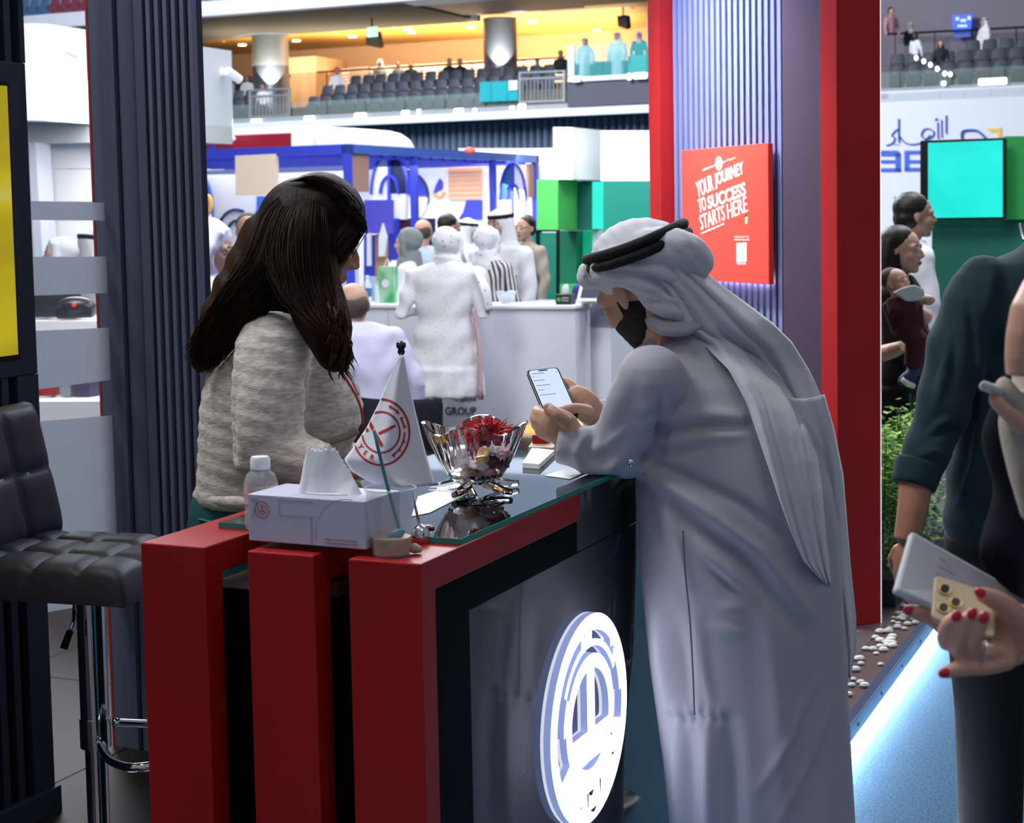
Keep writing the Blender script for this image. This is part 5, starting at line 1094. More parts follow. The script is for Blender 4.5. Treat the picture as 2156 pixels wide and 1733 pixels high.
def folds_m(A, N):
    f = lambda w, h, *p: fold(A, N, p, w, h)
    d = f(15, .016, (1345, 985), (1420, 1030), (1500, 1085), (1600, 1165), (1700, 1290))+f(18, -.014, (1355, 1020), (1440, 1090), (1560, 1175), (1680, 1330))+f(13, -.012, (1360, 965), (1450, 1008), (1560, 1062), (1650, 1130))
    d += f(12, .010, (1365, 1000), (1400, 1060), (1430, 1140), (1450, 1230))+f(12, -.010, (1350, 1010), (1375, 1090), (1400, 1180))
    d += f(13, .010, (1470, 1150), (1520, 1200), (1580, 1255))+f(12, -.011, (1490, 1190), (1535, 1235), (1570, 1255))+f(10, .007, (1520, 1275), (1560, 1285))+f(10, .006, (1500, 1320), (1570, 1335))
    d += f(14, .011, (1395, 885), (1470, 872), (1560, 880))+f(12, -.011, (1390, 908), (1470, 900), (1560, 902))+f(12, .010, (1385, 932), (1470, 920), (1555, 915))+f(11, -.008, (1390, 955), (1480, 945))
    d += f(11, -.015, (1390, 830), (1398, 880), (1390, 940), (1340, 990))+f(9, .006, (1372, 850), (1355, 870))+f(8, .007, (1362, 880), (1350, 905))+f(9, -.006, (1368, 868), (1350, 888))
    d += f(5, -.004, (1300, 748), (1350, 725), (1400, 712), (1440, 706))+f(6, -.006, (1435, 714), (1460, 738), (1482, 762))
    d += f(16, .012, (1375, 1230), (1395, 1380), (1410, 1500))+f(14, -.008, (1425, 1300), (1440, 1400), (1450, 1500))+f(12, .007, (1470, 1300), (1480, 1400), (1500, 1500))
    d += f(9, -.010, (1405, 1508), (1440, 1514), (1480, 1512), (1535, 1516))+sum(f(7, .005, (x, 1490), (x+4, 1530)) for x in (1425, 1447, 1470, 1493, 1516))
    d += f(16, .018, (1490, 1520), (1494, 1620), (1496, 1740), (1500, 1900))+f(18, -.016, (1535, 1520), (1545, 1640), (1550, 1800))+f(14, -.010, (1450, 1530), (1452, 1640), (1455, 1800))+f(14, .010, (1420, 1540), (1428, 1640), (1432, 1800))
    d += f(10, .006, (1600, 1660), (1660, 1560), (1720, 1440))+f(10, .006, (1640, 1730), (1710, 1600), (1750, 1480))+f(24, .010, (1620, 1300), (1640, 1500), (1650, 1733))+f(24, -.010, (1690, 1350), (1700, 1500), (1710, 1733))
    d += f(10, .012, (1320, 955), (1285, 985), (1230, 990))+f(9, -.014, (1250, 915), (1236, 945), (1250, 985))+f(9, .010, (1225, 925), (1212, 955), (1225, 985))+f(9, -.008, (1300, 930), (1270, 960), (1262, 985))+f(9, .008, (1320, 900), (1290, 930), (1275, 950))
    d += f(26, .007, (1300, 790), (1290, 850), (1275, 900))+f(22, -.006, (1335, 800), (1325, 860), (1310, 920))
    return d
def clear_counter(A, N):   # keep cloth off the counter edge
    return np.zeros(len(A))
col = disp(col, folds_m)
for p in col.v:
    d_ = (p-P0); v_ = d_.dot(VX); u_ = d_.dot(UX)
    if p.z < ZT+.012 and v_ < .006 and v_ > -.12: p += VX*(.006-v_) if p.z < ZT-.02 else V(0, 0, ZT+.012-p.z)
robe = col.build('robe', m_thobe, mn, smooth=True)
# side seam and cuff
MB().tube([at(x, y, surfY(x, y)-.004) for x, y in ((1438, 1118), (1442, 1200), (1452, 1300), (1458, 1400), (1462, 1505))], .0016, 5, sub=4).build('side_seam', M('seam_grey', '#5f6070', .8), mn)
MB().ell(at(1329, 975, 3.0), (.006, .004, .007)).build('cuff_stud', m_chrome, mn, smooth=True)
MB().tube([at(1376, 672, 3.12), at(1400, 690, 3.10), at(1440, 690, 3.10), at(1480, 670, 3.12)], [.022, .026, .026, .02], 10, flat=.5, sub=3).build('collar', m_thobe, mn, smooth=True)
# head
hm_ = Fr(at(1358, 606, 3.2), V(-.54, .68, -.5), V(-.25, .1, 1)); hs = .232
sk = head_mb(hm_, hs, neck=0.0)
sk.tube([hm_.p(-.05*hs, 0, -.3*hs), at(1390, 690, 3.2), at(1430, 730, 3.2)], [.055, .056, .05], 14)
WL = at(1200, 928, 3.07)
def finger(mb, pts, r, sub=3): mb.tube(pts, r, 10, sub=sub); mb.ell(pts[-1], r[-1]*1.02)
# left hand: palm near the camera, fingers round the phone's left edge, thumb on the glass
sk2 = MB(); sk2.tube([at(1235, 938, 3.08), at(1212, 926, 3.07), at(1185, 908, 3.07)], [.027, .026, .03], 12, flat=1.05)
sk2.ell(at(1180, 900, 3.07), (.043, .022, .034), (V(-.83, .0, .55), V(0, 1, 0), V(.55, 0, .83))); sk2.ell(at(1165, 890, 3.075), (.03, .02, .03))
finger(sk2, [at(1196, 892, 3.05), at(1172, 872, 3.045), at(1153, 857, 3.062)], [.0145, .0115, .0095])
for k, (x, y) in enumerate(((1150, 876), (1145, 889), (1148, 903), (1156, 917))):
    finger(sk2, [at(x+14, y+4, 3.07), at(x-12, y-4, 3.085), at(x-18, y-12, 3.125), at(x+8, y-18, 3.16)], [.0125, .011, .0105, .009])
# right hand behind the phone, thumb across the screen
sk2b = MB(); sk2b.tube([at(1285, 895, 3.26), at(1262, 882, 3.22), at(1238, 862, 3.18)], [.027, .026, .028], 12); sk2b.ell(at(1228, 850, 3.18), (.042, .02, .03), (V(-.75, .1, .65), V(0, 1, 0), V(.65, 0, .75)))
finger(sk2b, [at(1240, 868, 3.15), at(1210, 861, 3.118), at(1178, 867, 3.098)], [.0145, .012, .0095])
for k, (x, y) in enumerate(((1205, 815), (1212, 828), (1219, 842), (1225, 856))):
    finger(sk2b, [at(x+18, y+18, 3.19), at(x-4, y-4, 3.205), at(x-22, y-10+4*k, 3.215), at(x-45, y+2*k, 3.20)], [.0125, .011, .0105, .009])
sk.tube([at(1420, 720, 3.2), at(1450, 790, 3.18)], [.05, .05], 10); sk.tube([at(1450, 790, 3.18), SHL, ELL, at(1235, 938, 3.08)], [.035, .035, .03, .027], 10); sk.tube([at(1450, 790, 3.18), SHR, ELR, at(1285, 895, 3.26)], [.035, .035, .03, .027], 10); sk.join(sk2); sk.join(sk2b)
mbody = fuse(sk, .003, 3).build('body', M('skin_man', '#bd937c', .5, sss=.1), mn, smooth=True)
nl = M('nail', '#d8b3a4', .35)
MB().ell(at(1151, 855.5, 3.053), (.006, .003, .005)).build('nail', nl, mbody, smooth=True); MB().ell(at(1175, 866, 3.089), (.006, .003, .005)).build('nail', nl, mbody, smooth=True)
face_bits(hm_, hs, mn, lip=m_lipm)
mb = MB(); mb.ell(hm_.p(.08*hs, 0, -.1*hs), (.345*hs, .305*hs, .378*hs), hm_.R(), 56, 40); mb.ell(hm_.p(.15*hs, 0, -.28*hs), (.243*hs, .213*hs, .215*hs), hm_.R(), 44, 30); mb.ell(hm_.p(.27*hs, 0, -.40*hs), (.112*hs, .112*hs, .1*hs), hm_.R(), 30, 20)
for p in mb.v:
    q = p-hm_.o; a_, c_ = q.dot(hm_.f)/hs, q.dot(hm_.u)/hs
    if not (c_ < -.17 or (a_ < .1 and c_ < .02)): p -= (p-hm_.p(.08*hs, 0, -.15*hs))*.14
mb.build('beard', M('beard_black', '#15100d', .8, bump=(160, .8)), mn, smooth=True)
# headscarf: crown, wrapped folds, long fall over the back
gh = MB(); R_ = hm_.R()
gh.ell(at(1400, 572, 3.2), (.078, .1, .078)); gh.ell(at(1349, 550, 3.2), (.1, .104, .084), (V(1, 0, .12).normalized(), V(0, 1, 0), V(-.12, 0, 1).normalized()), 24, 14)
for ys, w_ in (((1252, 574, 1300, 564, 1360, 596, 1440, 622), .030), ((1262, 560, 1320, 555, 1400, 560, 1462, 585), .036), ((1345, 590, 1375, 628, 1420, 648, 1480, 658), .026), ((1330, 520, 1390, 520, 1440, 530, 1466, 560), .04)):
    pts = [at(ys[2*i], ys[2*i+1], (3.145, 3.115, 3.11, 3.15)[i]) for i in range(4)]; gh.tube(pts, [w_*.7, w_, w_, w_], 12, sub=4)
    gh.tube([at(ys[2*i], ys[2*i+1], (3.25, 3.29, 3.29, 3.26)[i]) for i in range(4)], [w_*.7, w_, w_, w_], 12, sub=3)
gh.tube([at(1255, 575, 3.16), at(1245, 580, 3.2), at(1258, 575, 3.25)], [.028, .03, .028], 12, sub=3)
gf = fuse(gh, .0065, 5)
def folds_g(A, N):
    f = lambda w, h, *p: fold(A, N, p, w, h)
    d = f(9, -.011, (1245, 575), (1300, 570), (1380, 590), (1470, 628), (1560, 690))+f(9, .008, (1250, 595), (1310, 592), (1380, 615), (1480, 650))+f(9, -.010, (1300, 612), (1345, 632), (1420, 640), (1500, 668))
    d += f(9, -.009, (1262, 552), (1330, 545), (1410, 560), (1480, 600))+f(10, .007, (1290, 535), (1360, 528), (1440, 548))+f(8, -.008, (1380, 615), (1430, 622), (1480, 640))+f(8, .006, (1330, 565), (1400, 585), (1460, 612))
    d += f(12, .006, (1400, 500), (1440, 520), (1470, 545))+f(8, -.006, (1420, 505), (1455, 530), (1475, 560))
    return d+.0008*np.sin(A[:, 0]*210+A[:, 2]*190)
gf = disp(gf, folds_g)
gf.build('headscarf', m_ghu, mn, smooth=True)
def sheet(rows, n, thk, Yf, nm):
    """a closed cloth sheet from pixel rows (y, x left, x right), interpolated"""
    ys = [r[0] for r in rows]; out = []
    m_ = 70
    for j in range(m_+1):
        y = ys[0]+(ys[-1]-ys[0])*j/m_
        xl = float(np.interp(y, ys, [r[1] for r in rows])); xr = float(np.interp(y, ys, [r[2] for r in rows])); top, bot = [], []
        for i in range(n+1):
            s_ = i/n; x = xl+(xr-xl)*s_; e = math.sin(math.pi*s_)**.3 if 0 < s_ < 1 else 0
            c = at(x, y+10*math.sin(s_*3.1), Yf(x, y, s_)); top.append(c-V(0, thk*.5*e, 0)); bot.append(c+V(0, thk*.5*e, 0))
        out.append(top+bot[::-1][1:-1])
    MB().loft(out).build(nm, m_ghu, mn, smooth=True)
ED = [(545, 1330, 1474), (575, 1345, 1490), (600, 1370, 1520), (640, 1385, 1575), (680, 1400, 1628), (720, 1475, 1668), (780, 1535, 1705), (850, 1572, 1738), (950, 1606, 1762), (1050, 1640, 1768), (1120, 1665, 1772), (1180, 1690, 1776), (1222, 1728, 1762)]
def yf1(x, y, s_):
    a_ = surfY(x, min(max(y, 700), 1700), clr=.012); b_ = 3.105+.05*(2*s_-1)**2
    k = min(1, max(0, (y-660)/120)); k = k*k*(3-2*k)
    fo = .011*math.sin(s_*10+y*.004)+.006*math.sin(s_*23+y*.009)
    return a_*k+b_*(1-k)-abs(fo)*.9-.008
sheet(ED, 48, .010, yf1, 'headscarf_fall')
ED2 = [(830, 1640, 1736), (900, 1665, 1756), (1000, 1690, 1776), (1100, 1715, 1784), (1200, 1738, 1792), (1300, 1762, 1803), (1360, 1775, 1803), (1420, 1786, 1792)]
sheet(ED2, 24, .007, lambda x, y, s_: 3.125-.045*(1-s_)+.009*math.sin(s_*11+y*.008), 'headscarf_fall')
ca = Fr(at(1346, 532, 3.195), V(-.92, .15, -.33), V(-.3, .05, 1))
for dz, k in ((0, 1.0), (.019, .985)):
    MB().tube([ca.p(.1*k*math.cos(q), .127*k*math.sin(q), dz+.004*math.cos(2*q)) for q in [2*math.pi*i/40 for i in range(41)]], .0105, 10, cap=False).build('head_cord', m_agal, mn, smooth=True)
# phone
ph = thing('smartphone', 'black smartphone with lit white list screen held by the robed man', 'phone', at(1160, 890, 3.1))
pb_ = at(1151, 884, 3.09); pw = V(.0625, .0155, .004); pu = V(-.036, .118, .083); pn_ = pw.cross(pu).normalized()
def rrect(c0, w, u, r, n=4):
    lw, lu = w.length, u.length; a, b = w/lw, u/lu; out = []
    for cx, cy, q0 in ((r, r, 180), (lw-r, r, 270), (lw-r, lu-r, 0), (r, lu-r, 90)):
        for i in range(n+1):
            t_ = math.radians(q0+90*i/n); out.append(c0+a*(cx+r*math.cos(t_))+b*(cy+r*math.sin(t_)))
    return out
MB().prism(rrect(pb_-pn_*.008, pw, pu, .009), pn_*.008).build('case', M('phone_black', '#0b0c12', .25), ph, bevel=.001)
sw = pw.normalized()*.0035; su = pu.normalized()*.0035
MB().prism(rrect(pb_+sw+su, pw-sw*2, pu-su*2, .007), pn_*.0004).build('screen', M('phone_screen', '#c9d6f2', .2, emit='#b4c6ee', es=.5), ph); pscr = ph.children[-1]; ORG[pscr] = ORG[ph]
def pr(x0, x1, y0, y1): return [pb_+pw*x+pu*y for x, y in ((x0, y0), (x1, y0), (x1, y1), (x0, y1))]
MB().prism(pr(.36, .64, .945, .965), pn_*.0008).build('camera_notch', m_black, ph)
m_pt = M('phone_text', '#7d86a0', .4)
for (x0, x1, y) in ((.12, .5, .90), (.12, .16, .84), (.1, .42, .76), (.1, .55, .66), (.1, .3, .57), (.1, .6, .47), (.86, .92, .90)): MB().prism(pr(x0, x1, y, y+.009), pn_*.0007).build('text_line', m_pt, pscr)
MB().prism(pr(.05, .95, .02, .14), pn_*.0006).build('dock', M('phone_dock', '#1a2238', .3), pscr)
# ============================================================ the woman behind the counter
_at0 = at
def at(px, py, Y): return _at0(px, py, Y+.09)
def tweed():
    m = M('cream_tweed', '#d6d1ca', .95, sheen=.2, var=((45, 45, 170), .3, '#b3ada6'), bump=((150, 150, 420), .35)); return m
m_tw = tweed(); m_teal = M('teal_trousers', '#0c5158', .8, bump=(40, .2)); m_hair = M('hair_dark_brown', '#120a08', .6, spec=.2, var=((30, 30, 6), .5, '#2a1710'), bump=((160, 160, 10), .5))
wm = thing('person', 'woman with long dark wavy hair in a cream tweed jacket behind the counter', 'person', V(-.46, 3.27, PZ))
JR = [(1054, 418, 640, 3.27, .15), (1034, 415, 690, 3.27, .155), (1000, 417, 715, 3.27, .155), (950, 420, 738, 3.27, .16), (900, 421, 758, 3.27, .16), (860, 423, 764, 3.27, .16), (820, 428, 756, 3.27, .155), (780, 440, 735, 3.27, .15), (740, 458, 712, 3.27, .145), (705, 480, 695, 3.27, .135), (675, 508, 680, 3.27, .11), (650, 545, 662, 3.27, .075), (630, 570, 655, 3.27, .06)]
mb = MB(); mb.loft([ring(*r) for r in JR])
sh = at(575, 730, 3.14); el = at(562, 945, 3.08); wr = at(680, 990, 3.05)
mb.ell(sh, (.075, .065, .07)); mb.tube([sh, sh.lerp(el, .5)+V(0, -.01, 0), el], [.075, .074, .066], 18, sub=3); mb.ell(el+V(-.004, 0, -.008), (.066, .058, .06)); mb.tube([el, el.lerp(wr, .55), wr], [.064, .056, .05], 18, sub=2)
mb.tube([at(640, 760, 3.38), at(650, 930, 3.42), at(760, 985, 3.33)], [.06, .055, .04], 14)
jk = fuse(mb, .0075, 5)
PJ = lambda *q: [tuple(at(x, y, 3.06)) for x, y in q]
jk = disp(jk, lambda A, N: ridge(A, [tuple(at(655, 800, 3.1)), tuple(at(658, 930, 3.1)), tuple(at(645, 960, 3.08))], .012, -.010)+ridge(A, PJ((485, 800), (480, 880), (490, 960)), .014, -.010)+ridge(A, PJ((440, 1000), (500, 1025), (560, 1040)), .012, -.006)+ridge(A, [tuple(at(655, 940, 3.12)), tuple(at(700, 932, 3.12)), tuple(at(745, 915, 3.15))], .009, .006)+.0012*np.sin(A[:, 2]*190+A[:, 0]*40)+.0005*RNG.standard_normal(len(A)))
for p in jk.v:
    d_ = p-P0; v_ = d_.dot(VX)
    if v_ > VL-.004 and p.z < ZT+.013:
        if p.z > ZT-.07: p.z = ZT+.013
        else: p -= VX*(v_-VL+.004)
jk.build('jacket', m_tw, wm, smooth=True)
MB().tube([at(x, y, Y) for x, y, Y in ((418, 1042, 3.25), (440, 1051, 3.17), (500, 1059, 3.115), (560, 1060, 3.11), (640, 1055, 3.13), (690, 1046, 3.25))], .013, 8, sub=5).build('hem_braid', m_tw, wm, smooth=True)
MB().tube([at(x, y, 3.10) for x, y in ((655, 935), (690, 930), (730, 918), (752, 905))], .008, 8, sub=4).build('pocket_trim', M('tweed_trim', '#8a877a', .95, bump=(180, 1)), wm, smooth=True)
tr = MB(); TR = [(1030, 412, 690, 3.28, .14), (1060, 402, 690, 3.28, .145), (1130, 394, 680, 3.28, .15), (1200, 400, 665, 3.28, .15), (1260, 405, 655, 3.28, .145)]
tr.loft([ring(*r) for r in TR][::-1])
for dx in (-.07, .09): b_ = at(530, 1250, 3.28); tr.tube([V(b_.x+dx, 3.28-dx*.4, b_.z+.05), V(b_.x+dx, 3.28-dx*.4, .5), V(b_.x+dx, 3.28-dx*.4, .13)], [.085, .065, .055], 14)
fuse(tr, .009, 4).build('trousers', m_teal, wm, smooth=True)
MB().tube([at(402, 1088, 3.24), at(430, 1096, 3.15), at(470, 1104, 3.125), at(520, 1110, 3.12)], .0025, 6, sub=3).build('trouser_seam', M('teal_seam', '#2a7a80', .8), wm)
for dx in (-.07, .09):
    b_ = at(530, 1250, 3.28); mb = MB(); q = V(b_.x+dx+.04, 3.28-dx*.4, PZ+.035); mb.ell(q, (.12, .04, .034)); mb.ell(q-V(.07, 0, -.03), (.045, .04, .06))
    for p in mb.v: p.z = max(p.z, PZ+.001)
    fuse(mb, .008, 1).build('shoe', m_black, wm, smooth=True)
hw_ = Fr(at(660, 502, 3.27), V(.88, .33, -.36), V(.22, .1, 1)); ws = .218
sk = head_mb(hw_, ws, nose=.99, ears=False, neck=0.0)
sk.tube([hw_.p(-.05*ws, 0, -.3*ws), at(622, 625, 3.27), at(615, 670, 3.27)], [.05, .052, .06], 14)
hn = MB(); hn.join(sk); hn.tube([at(615, 670, 3.27), at(605, 720, 3.2), sh, el, wr], [.045, .04, .035, .03, .026], 10); hn.tube([wr, at(710, 997, 3.04)], [.026, .024], 10); hand_mb(hn, at(706, 997, 3.04), V(1, .15, -.12), .16, V(0, -.3, -1), .2, -1); fuse(hn, .0035, 3).build('body', M('skin_woman', '#b07c66', .5, sss=.1), wm, smooth=True)
MB().tube([hw_.p(.372*ws, -.06*ws, .105*ws), hw_.p(.365*ws, -.15*ws, .13*ws), hw_.p(.29*ws, -.25*ws, .085*ws)], [.012*ws, .018*ws, .008*ws], 6, sub=3).build('eyebrow', m_hb, wm, smooth=True)
MB().tube([hw_.p(.37*ws, -.09*ws, -.005*ws), hw_.p(.372*ws, -.15*ws, -.018*ws), hw_.p(.32*ws, -.225*ws, .0*ws)], [.006*ws, .012*ws, .005*ws], 6, sub=3).build('eyelash', m_hb, wm, smooth=True)
mb = MB(); mb.ell(hw_.p(.385*ws, 0, -.245*ws), (.04*ws, .105*ws, .022*ws), hw_.R(), 10, 6); mb.ell(hw_.p(.378*ws, 0, -.285*ws), (.038*ws, .09*ws, .026*ws), hw_.R(), 10, 6); fuse(mb, .004, 2).build('lips', m_lip, wm, smooth=True)
# hair: mass and locks
hr = MB()
hr.ell(at(640, 474, 3.265), (.096, .118, .098), (V(.97, 0, -.22), V(0, 1, 0), V(.22, 0, .97)), 24, 14); hr.ell(at(625, 515, 3.25), (.095, .115, .115)); hr.ell(at(690, 436, 3.26), (.084, .1, .066), (V(.8, 0, -.6), V(0, 1, 0), V(.6, 0, .8)))
hr.tube([at(640, 470, 3.26), at(612, 520, 3.25), at(565, 590, 3.24), at(515, 650, 3.22), at(468, 705, 3.22), at(428, 752, 3.23), at(412, 772, 3.24)], [.06, .092, .084, .07, .052, .032, .012], 18, flat=1.15, sub=3)
hr.tube([at(652, 470, 3.25), at(648, 530, 3.20), at(655, 605, 3.155), at(672, 660, 3.125), at(690, 705, 3.09), at(708, 755, 3.07), at(718, 785, 3.07)], [.075, .066, .060, .056, .046, .032, .01], 18, sub=3)
hr.tube([at(676, 450, 3.24), at(678, 500, 3.2), at(686, 560, 3.15), at(698, 620, 3.12), at(712, 690, 3.09), at(716, 745, 3.07)], [.028, .028, .026, .026, .026, .02], 12, sub=3)
hr.tube([at(715, 440, 3.2), at(745, 462, 3.23), at(752, 478, 3.25)], [.03, .022, .01], 10, sub=3)
hf = fuse(hr, .007, 4)
hf = disp(hf, lambda A, N: .003*np.sin(A[:, 0]*150+A[:, 1]*60+A[:, 2]*40)*np.clip((1.66-A[:, 2])/.12, 0, 1))
hf.build('hair', m_hair, wm, smooth=True)
lk = MB()
def bez(p, n=12):
    return p
def lk_path(p, k):
    """a strand: p = 0 falls down the back, p = 1 in front of the shoulder"""
    B = [(645-14*k, 376+8*abs(k), 3.23), (582+24*k, 452+16*k, 3.17), (546+34*k, 560+20*k, 3.125), (500+34*k, 638+28*k, 3.13), (452+27*k, 712+26*k, 3.15), (416+19*k, 768+16*k, 3.18)]
    G = [(664+16*k, 376+8*abs(k), 3.22), (648+38*k, 462, 3.155-.02*(1-k*k)), (644+42*k, 560, 3.105+.012*k), (662+42*k, 640, 3.075+.01*k), (692+30*k, 706+10*k, 3.05), (712+22*k, 766+12*k, 3.045)]
    w = [p, p]+[p*p*(3-2*p)]+[1.0 if p > .5 else 0.0]*3
    w[2] = .5*w[2]+.5*p; w[3] = .75*w[3]+.25*p
    return [at(b[0]*(1-q)+g[0]*q, b[1]*(1-q)+g[1]*q, b[2]*(1-q)+g[2]*q-.006) for b, g, q in zip(B, G, w)]
for i in range(1700):
    r = random.uniform(.0005, .0017); jx = V(random.gauss(0, .004), random.gauss(0, .003), random.gauss(0, .004))
    if i % 6 == 0:   # over the crown to the fringe
        k = random.uniform(-1, 1); pts = [at(640+34*k, 379+5*abs(k), 3.2), at(686+24*k, 396+24*k, 3.17), at(730+16*k, 426+26*k, 3.165), at(752+10*k, 458+20*k, 3.18), at(742+10*k, 486+14*k, 3.17), at(706+10*k, 540+20*k, 3.135)]
    else:
        pts = lk_path(random.random(), random.uniform(-1, 1))
        n_ = random.uniform(.55, 1); pts[-1] = pts[-2].lerp(pts[-1], n_)+V(random.gauss(0, .006), 0, random.gauss(0, .008))
    pts = [pts[0], pts[1]+jx*.4]+[p_+jx*random.uniform(.4, 1.6) for p_ in pts[2:]]
    lk.tube(pts, [r*.3, r, r, r, r*.8, r*.2], 4, sub=4)
o = lk.build('hair_lock', m_hair, wm, smooth=True); o['kind'] = 'stuff'
cr_ = MB(); m_curl = M('hair_chestnut', '#2a150b', .55, spec=.25, bump=((120, 120, 20), .7))
for i in range(70):
    k = random.uniform(-1, 1); x0 = 706+20*k; ph_ = random.uniform(0, 6.28); am = random.uniform(6, 14); L_ = random.uniform(70, 120); y0_ = random.uniform(630, 690); pts = []
    for j in range(15):
        t_ = j/14; pts.append(at(x0+14*t_+am*t_*math.sin(ph_+t_*7.5), y0_+L_*t_, 3.05+.012*math.cos(ph_+t_*7.5)-.01))
    r = random.uniform(.0012, .0034); cr_.tube(pts, [r*.05, r*.3, r*.6]+[r]*9+[r*.7, r*.5, r*.2], 6)
for i in range(46):
    k = random.uniform(-1, 1); pts = [at(696+9*k, 505, 3.16), at(702+8*k, 560, 3.12), at(712+10*k, 620, 3.09), at(720+14*k, 680, 3.06), at(726+16*k, 740, 3.04)]; cr_.tube(pts, [.0006, .0014, .0016, .0016, .0008], 5, sub=4)
o = cr_.build('curl', m_curl, wm, smooth=True); o['kind'] = 'stuff'
# lanyard
mb = MB(); mb.tube([at(712, 770, 3.07), at(730, 800, 3.07), at(748, 830, 3.085), at(760, 860, 3.10), at(764, 890, 3.12)], .006, 8, flat=.4, sub=4); mb.build('lanyard', M('lanyard_red', '#b32a24', .6), wm, smooth=True)
mb = MB(); mb.tube([at(722, 770, 3.055), at(740, 800, 3.06), at(755, 832, 3.075)], .0025, 6, sub=4); mb.build('chain', m_chrome, wm, smooth=True)

def at(px, py, Y): return _at0(px, py, Y)
# ============================================================ bar stool
m_lea = M('black_leather', '#20212a', .5, spec=.45, bump=(300, .08))
sc = at(192, 1300, 3.8); SX = V(sc.x, sc.y, 0); sf = V(.955, -.295, 0).normalized(); sl = V(-sf.y, sf.x, 0); szt = at(150, 1150, 3.8).z
so = thing('bar_stool', 'black quilted leather bar stool on a chrome pole beside the red counter', 'stool', SX+ZX*PZ)
def cushion(o, ax, ay, n, w, h, th, na, nb, curve=0, nm='seat'):
    """tufted pad: nu x nv squares; o centre of the lower face"""
    N_ = 36; top = MB()
    def hgt(x, y):
        e = (1-abs(2*x-1)**8)*(1-abs(2*y-1)**8); q = min(abs((x*na) % 1-.0), 1-((x*na) % 1)); r = min(abs((y*nb) % 1), 1-((y*nb) % 1))
        pf_ = min(1, q/.2)**.45*min(1, r/.2)**.45 if 0.02 < x < .98 and .02 < y < .98 else .55
        return th*(.80*e**.25+.20*(.1+.9*pf_)*e**.4)
    P = [[o+ax*((i/N_-.5)*w)+ay*((j/N_-.5)*h)+n*(hgt(i/N_, j/N_)+curve*((2*j/N_-1)**2)) for i in range(N_+1)] for j in range(N_+1)]
    Q = [[o+ax*((i/N_-.5)*w)+ay*((j/N_-.5)*h)+n*(curve*((2*j/N_-1)**2)) for i in range(N_+1)] for j in range(N_+1)]
    vs = [p for r in P for p in r]+[p for r in Q for p in r]; m = N_+1; fs = []
    for j in range(N_):
        for i in range(N_): a = j*m+i; fs += [(a, a+1, a+m+1, a+m), (m*m+a, m*m+a+m, m*m+a+m+1, m*m+a+1)]
    for i in range(N_):
        for a, b in (((i), (i+1)), ((N_*m+i), (N_*m+i+1)), ((i*m), (i*m+m)), ((i*m+N_), (i*m+m+N_))): fs.append((a, b, b+m*m, a+m*m))
    return MB().add(vs, fs)
cushion(SX-sf*.03+ZX*(szt-.085), sf, sl, ZX, .48, .42, .088, 4, 3).build('seat', m_lea, so, smooth=True, angle=60)
bn_ = (sf*.95+ZX*.22).normalized(); bu = (ZX*.97-sf*.22).normalized()
cushion(SX-sf*.285+ZX*(szt+.135)-bu*.0, bu, sl, bn_, .34, .42, .055, 2, 3, .03).build('backrest', m_lea, so, smooth=True, angle=60)
MB().tube([SX-sf*.25+sl*.17*k+ZX*(szt-.05) for k in (-1, 0, 1)], .012, 8).build('back_bracket', m_chrome, so)
MB().lathe(SX, [(.033, .47), (.033, szt-.1), (.06, szt-.095), (.06, szt-.086)], 24).build('upper_tube', m_chrome, so, smooth=True, angle=40)
MB().lathe(SX, [(.2, PZ), (.2, PZ+.006), (.1, PZ+.022), (.03, PZ+.03), (.026, PZ+.04), (.026, .47)], 32).build('base_and_tube', m_chrome, so, smooth=True, angle=40)
fz_ = at(192, 1545, 3.8).z
lp = [SX+sf*.03+sl*-.03+ZX*(fz_-.01), SX+sf*.1-sl*.1+ZX*(fz_-.025), SX+sf*.2-sl*.13+ZX*(fz_-.02), SX+sf*.29+ZX*(fz_-.01), SX+sf*.2+sl*.13+ZX*(fz_+.0), SX+sf*.1+sl*.1+ZX*fz_, SX+sf*.03+sl*.03+ZX*(fz_+.02)]
MB().tube(lp, .0105, 12, sub=5).build('footrest', m_chrome, so, smooth=True)
MB().lathe(SX+ZX*(fz_-.03), [(.036, 0), (.036, .07)], 24).build('footrest_collar', m_chrome, so, smooth=True, angle=40)
MB().tube([at(158, 1262, 3.76), at(156, 1305, 3.74), at(146, 1335, 3.72)], .005, 8).build('lever', m_chrome, so, smooth=True); MB().tube([at(148, 1328, 3.72), at(134, 1366, 3.71)], [.008, .009], 10).build('lever_grip', m_black, so, smooth=True)

# ============================================================ things on the counter
def text2d(s, bold=0.0):
    cu = bpy.data.curves.new('t', 'FONT'); cu.body = s; cu.size = 1; cu.offset = bold; cu.resolution_u = 3; cu.align_x = 'CENTER'
    o = bpy.data.objects.new('t', cu); C.objects.link(o); dg = bpy.context.evaluated_depsgraph_get(); me = o.evaluated_get(dg).to_mesh()
    P = [(v.co.x, v.co.y) for v in me.vertices]; fs = [tuple(p.vertices) for p in me.polygons]; o.evaluated_get(dg).to_mesh_clear(); bpy.data.objects.remove(o); return P, fs
